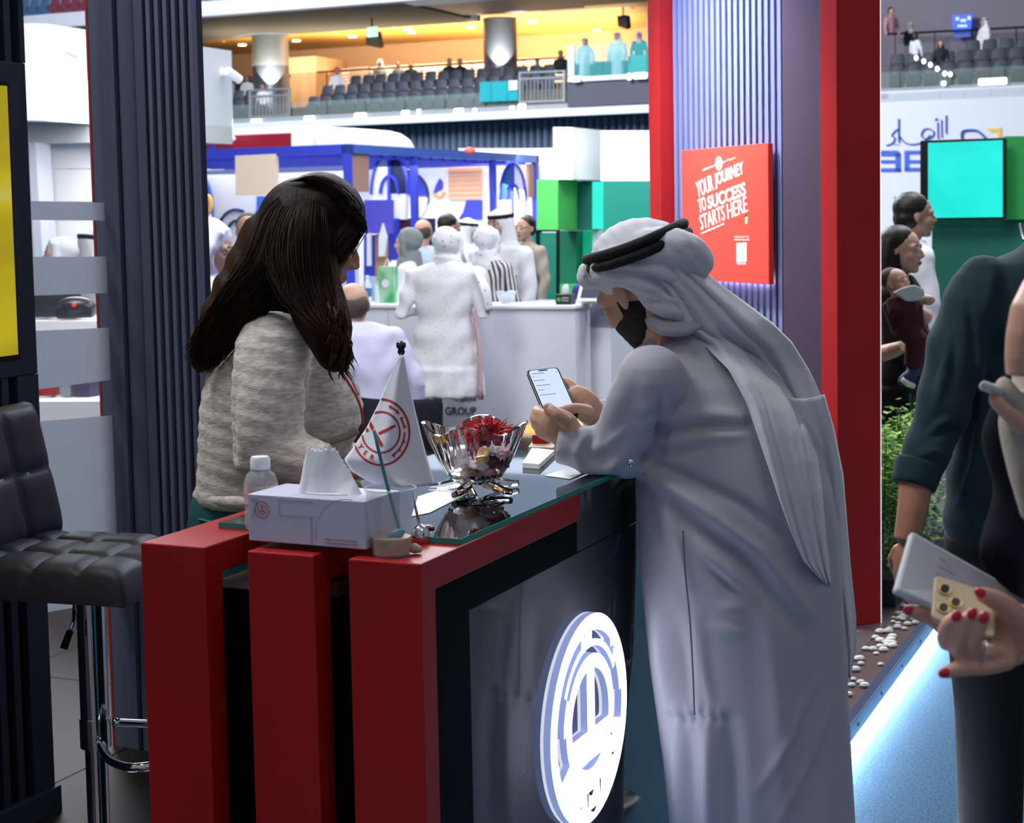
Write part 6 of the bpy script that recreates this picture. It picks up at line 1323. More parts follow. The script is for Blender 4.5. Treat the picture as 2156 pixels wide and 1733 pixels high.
# tissue box
zb_ = ZT+.0102
A_ = onz(524, 1138, zb_); B_ = onz(771, 1158, zb_); bx = (B_-A_).normalized(); by = V(-bx.y, bx.x, 0); BLn = (B_-A_).length; BH = at(525, 1040, A_.y).z-zb_; BD = .105
tb = thing('tissue_box', 'white printed tissue box with a tissue standing out, on the red counter', 'tissue box', (A_+B_)/2+by*BD/2)
m_tb = M('tissue_carton', '#c4c4da', .45)
MB().box((A_+B_)/2+by*BD/2+ZX*BH/2, BLn, BD, BH, (bx, by, ZX)).build('carton', m_tb, tb, bevel=.0015); tbc = tb.children[0]; ORG[tbc] = ORG[tb]
def tbp(x, y, o=.0005): return A_+bx*(x*BLn)+ZX*(y*BH)-by*o
MB().lathe(A_+bx*BLn*.52+by*BD*.5+ZX*(BH+.0005), [(.03, 0), (.03, .0006)], 24, (bx*1.6, by*.8, ZX)).build('film_slot', M('film_clear', '#e8ecf4', .1), tb)
tm = MB(); tc0 = A_+bx*BLn*.53+by*BD*.5+ZX*(BH-.012)
prof = [(-.047, .0), (-.042, .03), (-.035, .062), (-.03, .077), (-.018, .07), (-.006, .072), (.004, .079), (.014, .073), (.03, .05), (.048, .022), (.06, .0)]
rw = []
for (px_, pz) in prof:
    w_ = .030*(1-pz/.1)+.004; f_ = .006*math.sin(px_*55)
    rw.append([tc0+bx*px_+by*(-w_*.9+f_)+ZX*0.004, tc0+bx*px_*.97+by*(-w_*.45+f_)+ZX*(pz*.55), tc0+bx*px_+by*f_*.5+ZX*(pz+.012), tc0+bx*px_*.97+by*(w_*.45+f_)+ZX*(pz*.55), tc0+bx*px_+by*(w_*.9+f_)+ZX*.004])
tm.loft(rw, True, True); fuse(tm, .0025, 3).build('tissue', M('tissue_paper', '#e9ecf2', .8, sss=.2), tb, smooth=True)
m_pk = M('print_pink', '#c66a78', .5); m_pkf = M('print_faint', '#b0a3bb', .5)
def tbtext(s, x0, x1, y0, y1, m, bold=0): text(s, tbp(x0, y0), bx*((x1-x0)*BLn), ZX*((y1-y0)*BH), -by, m, tbc, 'print', ext=.0003, bold=bold)
tbtext('7', .03, .085, .5, .92, m_pkf); 
def tbarc(cx, cy, r, w, a0, a1, m, n=28):
    mb = MB(); P = []
    for i in range(n+1):
        a = math.radians(a0+(a1-a0)*i/n)
        for q in (r-w/2, r+w/2): P.append(tbp(cx, cy)+bx*(q*math.cos(a))+ZX*(q*math.sin(a)))
    mb.add(P, [(2*i, 2*i+1, 2*i+3, 2*i+2) for i in range(n)]); mb.build('print', m, tbc)
tbarc(.125, .68, .0125, .0016, 0, 360, m_pk); tbarc(.125, .68, .0075, .0012, 0, 360, m_pk); MB().prism([tbp(.1, .64), tbp(.15, .64), tbp(.15, .67), tbp(.1, .67)], -by*.0003).build('print', m_pk, tbc); MB().prism([tbp(.12, .66), tbp(.13, .66), tbp(.13, .78), tbp(.12, .78)], -by*.0003).build('print', m_pk, tbc)
for q in ((.27, .62, .275, .93), (.27, .915, .58, .93), (.27, .6, .58, .615), (.54, .05, .55, .6)): MB().prism([tbp(q[0], q[1]), tbp(q[2], q[1]), tbp(q[2], q[3]), tbp(q[0], q[3])], -by*.0003).build('print', m_pkf, tbc)
tbarc(.85, .25, .055, .0012, 80, 190, m_pkf)
tbtext('Alsayer Franchising Company', .66, .93, .13, .19, m_pk); tbtext('www.alsayergroup.com', .66, .93, .055, .11, m_pk)
# water bottle
bq = onz(552, 1112, zb_); bt = thing('water_bottle', 'small clear water bottle with white cap behind the tissue box', 'bottle', V(bq.x, bq.y, zb_)); by0 = V(bq.x, bq.y, zb_); sB = bq.y/3500
hB = (1112-958)*sB
m_pet = GL('pet_clear', '#d5dbe2', .34, .06)
MB().lathe(by0, [(.0235, 0), (.0265, .004), (.0265, hB*.3), (.0255, hB*.34), (.0265, hB*.38), (.0265, hB*.66), (.022, hB*.76), (.0135, hB*.82), (.0125, hB*.86)], 28).build('bottle', m_pet, bt, smooth=True, angle=50)
MB().lathe(by0, [(.0268, hB*.36), (.0268, hB*.62)], 28, cap=False).build('label', M('bottle_label', '#d9d2d2', .5, var=((30, 30, 60), .5, '#cf9a86')), bt, smooth=True)
MB().lathe(by0, [(.0158, hB*.83), (.0158, hB*.965), (.0135, hB)], 28).build('cap', m_white, bt, smooth=True, angle=30)
# plastic cup with drink and stirrer
cq_ = onz(825, 1168, ZT); cp0 = V(cq_.x, cq_.y, ZT+.0003); cS = cq_.y/3500
cpT = thing('plastic_cup', 'clear plastic cup with a little milky drink on the nearest red post', 'cup', cp0)
hC = at(820, 1028, cq_.y).z-ZT
r0, r1 = 41*cS, 53*cS
m_cup = GL('cup_plastic', '#cfd4da', .3, .08)
MB().lathe(cp0, [(r0*.98, 0), (r0, .002), (r1, hC-.003), (r1*1.04, hC-.002), (r1*1.04, hC)], 36, cap=False).build('wall', m_cup, cpT, smooth=True, angle=60)
MB().lathe(cp0, [(r0*.9, .0015), (r0*.98, .0025)], 36).build('floor_disc', m_cup, cpT, smooth=True)
MB().tube([cp0+V(r1*1.04*math.cos(k/36*6.2832), r1*1.04*math.sin(k/36*6.2832), hC) for k in range(37)], .0012, 6, cap=False).build('rim', GL('cup_rim', '#f4f6fa', .6, .1), cpT, smooth=True)
MB().lathe(cp0, [(r0*.95, .003), (r0*.97+.001, .027)], 32).build('drink', M('milky_tea', '#b09c78', .3), cpT, smooth=True, angle=40)
m_st = M('stirrer_teal', '#3f8294', .4)
dS = lambda x, y, d: at(x, y, cq_.y+d)
MB().tube([dS(787, 905, -.01), dS(812, 1010, -.002), dS(838, 1105, .0), dS(846, 1135, .004)], .0042, 10, flat=.6, sub=2).build('stirrer', m_st, cpT, smooth=True)
MB().ell(dS(832, 1128, -.006), (.017, .006, .008), (V(.85, 0, .5), V(0, 1, 0), V(-.5, 0, .85))).build('spoon_bowl', m_st, cpT, smooth=True); MB().tube([dS(788, 1150, -.012), dS(815, 1138, -.008), dS(830, 1128, -.006)], .003, 8).build('spoon_tip', m_st, cpT, smooth=True)
# table flag
fq_ = onz(886, 1142, ZT); fY = fq_.y
fgT = thing('table_flag', 'white table flag with red round emblem on a small chrome pole', 'flag', V(fq_.x, fq_.y, ZT))
fb0 = V(fq_.x, fq_.y, ZT+.0003); fs0 = fY/3500
MB().lathe(fb0, [(21*fs0, 0), (21*fs0, .006), (19*fs0, .008)], 28).build('base', M('flag_base_red', '#b2321f', .25), fgT, smooth=True, angle=40)
MB().lathe(fb0+ZX*.008, [(19*fs0, 0), (19*fs0, .009), (12*fs0, .016), (3*fs0, .02)], 28).build('base_cap', m_chrome, fgT, smooth=True, angle=40)
MB().tube([fb0+ZX*.02, at(868, 1040, fY), at(846, 745, fY)], .0022, 10).build('pole', m_chrome, fgT, smooth=True)
MB().lathe(at(845, 748, fY), [(.003, 0), (.006, .005), (.0045, .009), (.0075, .013), (.0075, .018), (.003, .022)], 16).build('finial', M('dark_chrome', '#55585c', .2, metal=1), fgT, smooth=True)
_ty = [748, 800, 850, 900, 940, 968, 990, 1005, 1020]; _tl = [843, 818, 797, 772, 745, 724, 738, 760, 790]; _tr = [850, 860, 871, 883, 893, 901, 907, 912, 914]
def fl_lr(y): return float(np.interp(y, _ty, _tl)), float(np.interp(y, _ty, _tr))
def flY(x, y):
    a, b = fl_lr(y); s_ = min(1, max(0, (x-a)/(b-a))); t = (y-748)/272
    return fY-.012-.05*t*math.sin(math.pi*min(1, s_*.95))**.8+.006*t*math.sin(s_*11)
rows_ = []
for j in range(41):
    y = 748+272*j/40; a, b = fl_lr(y); F_, G_ = [], []
    for i in range(31):
        x = a+(b-a)*i/30; c = at(x, y+(6*math.sin(3.14*i/30) if j > 36 else 0), flY(x, y)); e = .0012 if 0 < i < 30 else 0; F_.append(c-V(0, e, 0)); G_.append(c+V(0, e, 0))
    rows_.append(F_+G_[::-1][1:-1])
fcl = MB().loft(rows_).build('cloth', M('flag_cloth', '#e0e1ea', .7, sss=.1), fgT, smooth=True)
m_fr = M('flag_red', '#b3202a', .6)
def fpt(x, y): 
    a, b = fl_lr(y); x = min(max(x, a+1.5), b-1.5); return at(x, y, flY(x, y)-.0022)
def fpoly(P, fs, nm='print'): MB().add([fpt(*q) for q in P], fs).build(nm, m_fr, fcl)
def fell(rx, ry, w, a0=0, a1=360, cx=802, cy=910, n=64):
    P = []
    for i in range(n+1):
        a = math.radians(a0+(a1-a0)*i/n); 
        for k in (-.5, .5): P.append((cx+(rx+k*w)*math.cos(a), cy-(ry+k*w)*math.sin(a)))
    fpoly(P, [(2*i, 2*i+1, 2*i+3, 2*i+2) for i in range(n)])
fell(60, 69.5, 4.2, -165, 128); fell(40, 43, 3.6)
def fstroke(p, q, w, n=8):
    d = Vector((q[0]-p[0], q[1]-p[1])); nn = Vector((-d.y, d.x)).normalized()*w/2; P = []
    for i in range(n+1):
        c = Vector(p)+d*(i/n); P += [(c.x+nn.x, c.y+nn.y), (c.x-nn.x, c.y-nn.y)]
    fpoly(P, [(2*i, 2*i+1, 2*i+3, 2*i+2) for i in range(n)])
fstroke((777, 888), (804, 939), 7); fstroke((766, 893), (774, 908), 7); fstroke((797, 913), (833, 896), 5.5)
for ch, a in (('S', 176), ('A', 194), ('Y', 212), ('E', 230), ('R', 248)):
    P, fs = text2d(ch, .02); a_ = math.radians(a); cx, cy = 802+50.5*math.cos(a_), 910-56.5*math.sin(a_); ro = math.radians(a-270)
    Q = [(x*15, (y-.35)*15) for x, y in P]; fpoly([(cx+x*math.cos(-ro)+y*math.sin(-ro)*1, cy-(y*math.cos(-ro)-x*math.sin(-ro))) for x, y in Q], fs, 'lettering')
fell(50, 56, 3.4, -62, 0); fell(50, 56, 3.4, 8, 34); fell(52, 58, 3.4, 42, 72); 
for a in (-58, -40, -20, 12, 30, 48, 66):
    a_ = math.radians(a); fstroke((802+48*math.cos(a_), 910-54*math.sin(a_)), (802+55*math.cos(a_), 910-62*math.sin(a_)), 3)
# cork lump
ck = onz(873, 1166, ZT); o = fuse(MB().ell(V(ck.x, ck.y, ZT+.008), (.009, .007, .008)).ell(V(ck.x+.006, ck.y-.002, ZT+.007), .006), .0025, 1).build('sugar_lump', M('cork', '#bfa394', .8), None, smooth=True); tag(o, 'tiny beige crumb beside the plastic cup', 'crumb')
# crystal bowl
bw = onz(1002, 1034, zb_); bc0 = V(bw.x, bw.y, zb_+.0005); bS = bw.y/3500
bo = thing('crystal_bowl', 'cut crystal bowl with flared lobed rim holding wrapped sweets', 'bowl', bc0)
m_cry = M('crystal', '#ffffff', .0, trans=1, ior=1.52); RB = 104*bS; HB = (1034-915)*bS
def bowl_pt(th, t, inner=False):
    lob = 1+.09*math.cos(4*th+.6)*t+.02*math.cos(24*th)*t*(0 if inner else 1); r = (.035+(RB-.035)*t**.62)*lob; z = .016+HB*t*(1+.10*t*math.cos(4*th+.6))
    if inner: r = max(r-.006, .004); z = .024+(HB+.0-.008)*t*(1+.10*t*math.cos(4*th+.6))
    return bc0+V(r*math.cos(th), r*math.sin(th), z)
SG = 64; rows_o = [[bowl_pt(2*math.pi*k/SG, t) for k in range(SG)] for t in (0, .1, .25, .45, .65, .85, 1)]; rows_i = [[bowl_pt(2*math.pi*k/SG, t, True) for k in range(SG)] for t in (1, .85, .6, .35, .12, 0)]
MB().loft(rows_o+rows_i).build('bowl', m_cry, bo, smooth=True, angle=12)
for k in range(5):
    a = 2*math.pi*k/5+.5; d = V(math.cos(a), math.sin(a), 0); MB().tube([bc0+d*.02+ZX*.018, bc0+d*.045+ZX*.012, bc0+d*.07+ZX*.007, bc0+d*.085+ZX*.006], [.010, .009, .007, .0055], 8).build('foot', m_cry, bo)
cw = [M('sweet_white', '#d6cdd2', .35), M('sweet_pink', '#b78a98', .35), M('sweet_maroon', '#7c3a4a', .35), M('sweet_gold', '#a9895c', .35, metal=.4)]
pos = []
for i in range(22):
    lay = i//8; a = random.uniform(0, 6.28); r = random.uniform(.008, .034+.012*lay); pos.append((r*math.cos(a), r*math.sin(a), .03+.019*lay+random.uniform(0, .006)))
lab_s = ['white wrapped sweet in the crystal bowl', 'pink wrapped sweet in the crystal bowl', 'maroon wrapped sweet in the crystal bowl', 'gold wrapped sweet in the crystal bowl']
def sweet(k):
    t = thing('wrapped_sweet', lab_s[k], 'sweet', (0, 0, 0), 'sweets in the crystal bowl')
    MB().box(V(0, 0, 0), .031, .022, .014).build('wrapper', cw[k], t, bevel=.003)
    for s_ in (1, -1): MB().loft([[V(s_*.015, .004*math.cos(q), .003*math.sin(q)) for q in [6.2832*j/8 for j in range(8)]], [V(s_*.024, .011*math.cos(q), .004*math.sin(q)) for q in [6.2832*j/8 for j in range(8)]]]).build('twist', cw[k], t)
    return t
pro = [sweet(k) for k in range(4)]; usd = [False]*4
for i, q in enumerate(pos):
    k = (0, 1, 0, 2, 1, 3)[i % 6]; o = copy_tree(pro[k]) if usd[k] else pro[k]; usd[k] = True
    o.location = bc0+V(*q); o.rotation_euler = (random.uniform(-.6, .6), random.uniform(-.6, .6), random.uniform(0, 6.28))
# red tinsel flower ball
rb0 = at(1025, 912, bw.y+.03); rf = thing('tinsel_ball', 'red spiky artificial flower ball in the crystal bowl', 'decoration', rb0-ZX*.03); mb = MB()
for i in range(420):
    d = V(random.gauss(0, 1), random.gauss(0, 1), random.gauss(0, 1)).normalized(); c = rb0+V(d.x*.032, d.y*.03, d.z*.017); e = rb0+V(d.x*.048, d.y*.046, d.z*.028)+V(random.gauss(0, .003), 0, random.gauss(0, .003)); mb.tube([c, e], [.0028, .0006], 4)
o = mb.build('spikes', M('tinsel_red', '#c21f2c', .5), rf); o['kind'] = 'stuff'; fuse(MB().ell(rb0, (.037, .035, .02)), .004, 1).build('core', M('tinsel_dark', '#4a0f16', .7), rf, smooth=True)
# papers and booklets
def flat(name, label, cat, pts, z, th, m, **kw):
    o = MB().prism([onz(x, y, z) for x, y in pts], ZX*th).build(name, m, None, bevel=min(.0008, th/3)); return tag(o, label, cat, **kw)
flat('booklet', 'white booklet stack lying beyond the crystal bowl', 'booklet', [(1100, 985), (1136, 988), (1168, 958), (1120, 952)], zb_, .010, m_white)
flat('card', 'white and pink card on the glass near the elbow', 'card', [(1147, 1002), (1200, 1009), (1238, 994), (1186, 990)], zb_, .0012, m_white)
flat('paper_sheet', 'white paper sheet under the crystal bowl, left side', 'paper', [(866, 1088), (905, 1080), (985, 1040), (930, 1030), (880, 1046)], zb_, .0008, m_white)
flat('wooden_tray', 'small light wooden tray behind the booklets', 'tray', [(1112, 953), (1165, 955), (1175, 942), (1122, 940)], zb_, .012, M('light_wood', '#b79a80', .5))
o = MB().box(at(1140, 934, 3.42), .03, .03, .03, (UX, VX, ZX)).build('red_box', m_red, None, bevel=.002); o.location.z = zb_+.0; tag(o, 'little red box behind the wooden tray', 'box')
# papers on the inner shelf between the posts
for i, (x0, x1, lab) in enumerate(((462, 515, 'paper stack on the shelf between the first two red posts'), (690, 735, 'pinkish leaflets on the shelf between the last two red posts'))):
    v0_, v1_ = kv(x0, 1240, 1.055)[1]-.01, kv(x1, 1245, 1.055)[1]; mb = MB(); kbox(mb, .14, .40, v0_, v1_, 1.0525, 1.0525+.014+.012*i); tag(mb.build('paper_stack', M('shelf_paper_%d' % i, ('#a9a9b8', '#8f6f7c')[i], .6), None, bevel=.002), lab, 'papers')

# ============================================================ things on the far white counter
def far(px, py, u=.15): q = onpl(px, py, wq+UX*u, UX); return V(q.x, q.y, wz)
t = thing('gift_bag', 'green and white paper gift bag on the far white counter', 'gift bag', far(818, 632)); g0 = far(818, 632); hg = .26
MB().loft([[g0+VX*a*.055+UX*b*.035 for a, b in ((-1, -1), (1, -1), (1, 1), (-1, 1))], [g0+VX*a*.066+UX*b*.03+ZX*hg for a, b in ((-1, -1), (1, -1), (1, 1), (-1, 1))]]).build('bag', M('bag_green', '#a8d8b4', .6, var=((8, 8, 5), .6, '#3fa066')), t)
MB().lathe(g0+ZX*.14-UX*.042, [(.03, 0), (.03, .002)], 16, (VX, ZX, -UX)).build('badge', m_white, t)
MB().tube([g0+VX*-.03+ZX*hg, g0+ZX*(hg+.05), g0+VX*.03+ZX*hg], .004, 6, sub=4).build('handle', m_white, t)
for i, (x, h_) in enumerate(((786, .19), (797, .15))):
    q = far(x, 632); t = tag(MB().lathe(q, [(.03, 0), (.033, h_)], 16).build('acrylic_holder', GL('acrylic', '#e2ecf4', .35), None, smooth=True, angle=40), ('taller', 'shorter')[i]+' clear acrylic holder left of the gift bag', 'holder')
q = far(774, 640, .05); t = thing('water_bottle', 'blue labelled water bottle on the far white counter', 'bottle', q); MB().lathe(q, [(.03, 0), (.032, .13), (.014, .17), (.012, .18)], 16).build('bottle', M('bottle_far', '#cfe2ee', .2), t, smooth=True, angle=50); MB().lathe(q, [(.033, .05), (.033, .11)], 16, cap=False).build('label', M('label_blue', '#2f6fae', .5), t); MB().lathe(q+ZX*.18, [(.014, 0), (.014, .02)], 12).build('cap', m_white, t)
q = far(1066, 634, .12); t = thing('glass_bowl', 'clear glass bowl on the far white counter', 'bowl', q); MB().loft([[q+V(r*math.cos(6.2832*k/24), r*math.sin(6.2832*k/24), z+.006*math.cos(6.2832*k/4)*(z > .05)) for k in range(24)] for r, z in ((.035, 0), (.045, .01), (.065, .05), (.072, .085), (.067, .085), (.06, .05), (.04, .014))]).build('bowl', GL('bowl_far', '#d3dfe8', .5, .05), t, smooth=True); MB().ell(q+ZX*.04, (.045, .045, .03)).build('sweets', M('sweet_far', '#c9ced6', .6), t, smooth=True)
q = far(1191, 636, .08); t = thing('tissue_box', 'black tissue box with green round logo on the far counter', 'tissue box', q); MB().box(q+ZX*.035, .11, .1, .07, (VX, UX, ZX)).build('carton', M('carton_black', '#22282a', .4), t, bevel=.003); fuse(MB().ell(q+ZX*.09, (.025, .02, .045)).ell(q+ZX*.1+VX*.012, (.015, .015, .04)), .006, 1).build('tissue', m_white, t, smooth=True)
MB().lathe(q+ZX*.035-UX*.0505-VX*.03, [(.014, 0), (.014, .002)], 16, (VX, ZX, -UX)).build('logo', M('logo_green', '#35b34a', .5), t); text('ALMULLA', q+ZX*.04-UX*.051-VX*.008, VX*.055, ZX*.012, -UX, m_white, t, 'lettering'); text('Exchange', q+ZX*.022-UX*.051-VX*.008, VX*.05, ZX*.012, -UX, m_white, t, 'lettering')
q = far(1249, 636, .12); t = thing('tablet_stand', 'white slanted tablet stand at the right end of the far counter', 'tablet', q); dn = (ZX*.8+UX*.6).normalized()
MB().box(q+ZX*.09+UX*.05, .24, .02, .19, (VX, (UX*.8-ZX*.6), dn)).build('frame', m_white, t, bevel=.004); MB().box(q+ZX*.09+UX*.05-(UX*.8-ZX*.6)*.0105, .19, .002, .14, (VX, (UX*.8-ZX*.6), dn)).build('screen', M('tablet_dark', '#4a5060', .2), t); MB().box(q+ZX*.012+UX*.08, .2, .12, .024, (VX, UX, ZX)).build('foot', m_white, t)

# ============================================================ goods behind the frosted glass
gq8 = at(140, 676, 8.0)
sh_ = thing('display_plinth', 'white display plinth with two steps behind the frosted glass', 'plinth', V(gq8.x, gq8.y, PZ))
slab([(40, 677), (205, 676), (205, 1300), (40, 1300)], gq8, UX, .5).build('upper_step', M('plinth_white', '#e6e9f0', .5), sh_)
slab([(40, 846), (212, 845), (215, 1330), (40, 1330)], gq8-UX*.8, UX, .6).build('lower_step', M('plinth_white', '#e6e9f0', .5), sh_)
def quilt():
    m = M('quilted_black', '#1b1c20', .45); nt = m.node_tree; b = nt.nodes['Principled BSDF']; tc = nt.nodes.new('ShaderNodeTexCoord'); c = nt.nodes.new('ShaderNodeTexChecker'); c.inputs['Scale'].default_value = 55; k = nt.nodes.new('ShaderNodeBump'); k.inputs['Strength'].default_value = .6; mp = nt.nodes.new('ShaderNodeMapping'); mp.inputs['Rotation'].default_value = (0, .8, .3)
    nt.links.new(tc.outputs['Object'], mp.inputs[0]); nt.links.new(mp.outputs[0], c.inputs[0]); nt.links.new(c.outputs[1], k.inputs['Height']); nt.links.new(k.outputs[0], b.inputs['Normal']); return m
zz = onpl(140, 677, gq8, UX).z
def on8(x, du=.2): q = onpl(x, 676, gq8+UX*du, UX); return V(q.x, q.y, zz)
t = thing('handbag', 'black quilted leather bag with a red tag on the white plinth', 'bag', on8(135)); q = on8(122)
fuse(MB().ell(q+ZX*.09, (.13, .06, .085)).box(q+ZX*.07, .22, .1, .12), .008, 4).build('body', quilt(), t, smooth=True); q = on8(160, .12)
fuse(MB().ell(q+ZX*.065, (.1, .05, .05)).box(q+ZX*.04, .18, .08, .06), .008, 4).build('pouch', M('bag_black', '#202226', .35), t, smooth=True); MB().ell(on8(157, .07)+ZX*.075, (.012, .006, .012)).build('red_tag', M('tag_red', '#d8352e', .5), t, smooth=True)
t = thing('cap', 'white and pink cap with red mark on the plinth, at the wall unit edge', 'cap', on8(62)); fuse(MB().ell(on8(62)+ZX*.07, (.06, .05, .07)), .008, 2).build('crown', M('cap_white', '#e6d9dc', .7), t, smooth=True); MB().ell(on8(72, .14)+ZX*.05, (.018, .005, .01)).build('mark', m_fr, t, smooth=True)
z2 = onpl(140, 846, gq8-UX*.8, UX).z
def on7(x, du=-.6): q = onpl(x, 846, gq8+UX*du, UX); return V(q.x, q.y, z2)
for x, w_, h_, hx, nm, lb in ((105, .1, .085, '#9c2226', 'red_box', 'red gift box low behind the frosted glass'), (150, .06, .09, '#7d858c', 'grey_box', 'grey gift box low behind the frosted glass'), (185, .08, .1, '#3c3350', 'purple_box', 'dark purple gift box low behind the frosted glass')):
    t = thing(nm, lb, 'box', on7(x)); MB().box(on7(x)+ZX*(h_/2), w_, .08, h_, (VX, UX, ZX)).build('carton', M(nm, hx, .4), t, bevel=.004); MB().box(on7(x)+ZX*(h_+.004), w_*1.03, .083, .016, (VX, UX, ZX)).build('lid', M(nm, hx, .4), t, bevel=.003)
# ============================================================ people at the right edge
m_shirt = M('dark_teal_shirt', '#0c2a33', .85, sheen=.05, bump=(14, .25)); m_shirt2 = m_shirt
tm_ = thing('person', 'man in a dark teal shirt with rolled cuffs at the right edge', 'person', V(at(2190, 900, 3.95).x, 3.95, 0))
SR = [(1190, 2040, 2460, 3.95, .13), (1140, 2000, 2485, 3.95, .14), (1090, 1988, 2492, 3.95, .145), (1000, 1995, 2490, 3.95, .145), (900, 2010, 2486, 3.95, .14), (800, 2030, 2480, 3.95, .14), (700, 2040, 2475, 3.95, .14), (620, 2045, 2468, 3.95, .135), (560, 2062, 2455, 3.95, .115), (515, 2150, 2420, 3.95, .09), (485, 2182, 2388, 3.95, .07), (462, 2200, 2370, 3.95, .06)]
mb = MB(); mb.loft([ring(*r) for r in SR])
shp = at(2070, 605, 3.93); elb = at(1985, 865, 3.86); cuf = at(1926, 1010, 3.82)
mb.ell(shp, (.075, .075, .075)); mb.tube([shp, shp.lerp(elb, .5)+V(-.012, 0, 0), elb, cuf], [.078, .074, .065, .047], 18, sub=3)
mb.tube([at(2450, 600, 3.97), at(2510, 850, 3.95), at(2450, 1000, 3.8)], [.075, .065, .05], 14)
sf_ = fuse(mb, .008, 4); PS = lambda Y, *q: [tuple(at(x, y, Y)) for x, y in q]
sf_ = disp(sf_, lambda A, N: ridge(A, PS(3.86, (2040, 690), (2055, 800), (2050, 930)), .014, -.012)+ridge(A, PS(3.82, (1985, 760), (1978, 850)), .012, .007)+ridge(A, PS(3.82, (2070, 820), (2075, 900), (2060, 1000)), .014, .008)+ridge(A, PS(3.83, (2090, 540), (2085, 640)), .012, .006)+ridge(A, PS(3.8, (1950, 900), (1985, 880), (2010, 900)), .012, -.008)+ridge(A, PS(3.8, (2100, 700), (2140, 800)), .014, .006)+.003*np.sin(A[:, 2]*45+A[:, 0]*30))
sf_ = disp(sf_, lambda A, N: sum(fold(A, N, p, w, h) for w, h, p in ((9, -.012, ((2040, 640), (2052, 740), (2046, 860))), (9, .010, ((2058, 740), (2068, 860), (2050, 980), (2020, 1060))), (8, .010, ((1995, 740), (1985, 800), (1972, 850))), (8, -.008, ((2010, 720), (2002, 800))), (9, .009, ((1960, 900), (1990, 885), (2020, 895))), (8, -.009, ((1950, 925), (1985, 910), (2015, 915))), (8, .008, ((1935, 960), (1965, 950), (1995, 960))), (10, .008, ((2090, 560), (2082, 640))), (10, .008, ((2110, 640), (2125, 760), (2120, 900))), (12, -.008, ((2090, 900), (2100, 1000), (2070, 1090))), (10, .008, ((2030, 1060), (2060, 1120), (2120, 1160))))))
sf_.build('shirt', m_shirt, tm_, smooth=True)
fuse(MB().tube([at(1938, 972, 3.83), at(1923, 1024, 3.815)], [.058, .052], 20), .006, 2).build('cuff', m_shirt, tm_, smooth=True)
hb_ = MB(); hb_.tube([at(1932, 985, 3.825), at(1922, 1070, 3.8), at(1908, 1140, 3.79)], [.042, .036, .030], 14, sub=2); hand_mb(hb_, at(1908, 1135, 3.79), V(-.05, -.05, -1), .19, V(.6, .4, 0), .55, 1)
fr = Fr(at(2335, 320, 3.95), V(.5, .85, 0)); hb_.join(head_mb(fr, .24)); hb_.tube([fr.p(-.03, 0, -.15), at(2290, 560, 3.95), shp, elb, at(1932, 985, 3.825)], [.06, .05, .04, .04, .04], 10); fuse(hb_, .005, 3).build('body', M('skin_fore', '#a8765c', .5, sss=.1), tm_, smooth=True); fuse(hair_short(fr, .24), .008, 2).build('hair', m_hb, tm_, smooth=True)
MB().tube([at(2148, 470, 3.88), at(2152, 490, 3.87), at(2156, 505, 3.86)], .004, 6, sub=3).build('collar_button', m_steel, tm_)
lg = MB(); lg.loft([ring(*r) for r in ((1250, 1990, 2450, 3.95, .13), (1120, 1990, 2450, 3.95, .13))])
for x0, x1 in ((2075, 2085), (2345, 2355)):
    a = at(x0, 1200, 3.95); b = at(x1, 1500, 3.93); lg.tube([a, b, V(b.x, b.y, .08)], [.105, .085, .075], 16)
fuse(lg, .01, 4).build('trousers', M('black_trousers', '#0a0b10', .85), tm_, smooth=True)
for x in (2085, 2355):
    b = at(x, 1500, 3.93); q = V(b.x-.02, b.y+.05, .04); fuse(MB().ell(q, (.05, .14, .04)).ell(q+V(0, -.06, .02), (.045, .06, .05)), .01, 1).build('shoe', m_black, tm_, smooth=True)
# woman with notebook, gold phone, red nails
S8 = .66
def at8(px, py, Y): return at(px, py, Y*S8)
def ring8(y, xl, xr, Yc, dh, n=40): return ring(y, xl, xr, Yc*S8, dh*S8, n)
class MB8(MB):
    """sizes read at a trial distance, brought to the true one (about 1.5 m)"""
    def tube(s, pts, rad, *a, **k): return MB.tube(s, pts, [r*S8 for r in rad] if hasattr(rad, '__len__') else rad*S8, *a, **k)
    def ell(s, c, r, *a, **k): return MB.ell(s, c, [q*S8 for q in r] if hasattr(r, '__len__') else r*S8, *a, **k)
    def box(s, c, x, y, z, R=None): return MB.box(s, c, x*S8, y*S8, z*S8, R)
    def lathe(s, c, prof, *a, **k): return MB.lathe(s, c, [(r*S8, z*S8) for r, z in prof], *a, **k)
wn = thing('person', 'person in dark jacket with red nails holding a notebook and gold phone', 'person', V(at8(2420, 1200, 2.4).x, 2.4*S8, 0))
m_jk = M('navy_jacket', '#080a13', .95, spec=.1, sheen=.0, bump=(20, .2)); m_skn = M('skin_near', '#c99a86', .45, sss=.15)
JR2 = [(2300, 2200, 2900, 2.5, .2), (1733, 2180, 2880, 2.48, .19), (1400, 2190, 2860, 2.45, .18), (1150, 2150, 2850, 2.45, .19), (950, 2150, 2840, 2.45, .19), (800, 2160, 2820, 2.45, .18), (660, 2180, 2760, 2.45, .15), (560, 2300, 2620, 2.45, .1)]
mb = MB8(); rg = [ring8(*r) for r in JR2]; rg[0] = [V(p.x, p.y, .75) for p in rg[0]]; mb.loft(rg)
mb.tube([at8(2210, 800, 2.4), at8(2195, 1000, 2.36), at8(2170, 1150, 2.3), at8(2122, 1215, 2.27)], [.085, .08, .062, .046], 16, sub=3)
mb.tube([at8(2260, 1000, 2.3), at8(2250, 1250, 2.22), at8(2215, 1330, 2.22)], [.07, .06, .042], 14, sub=2)
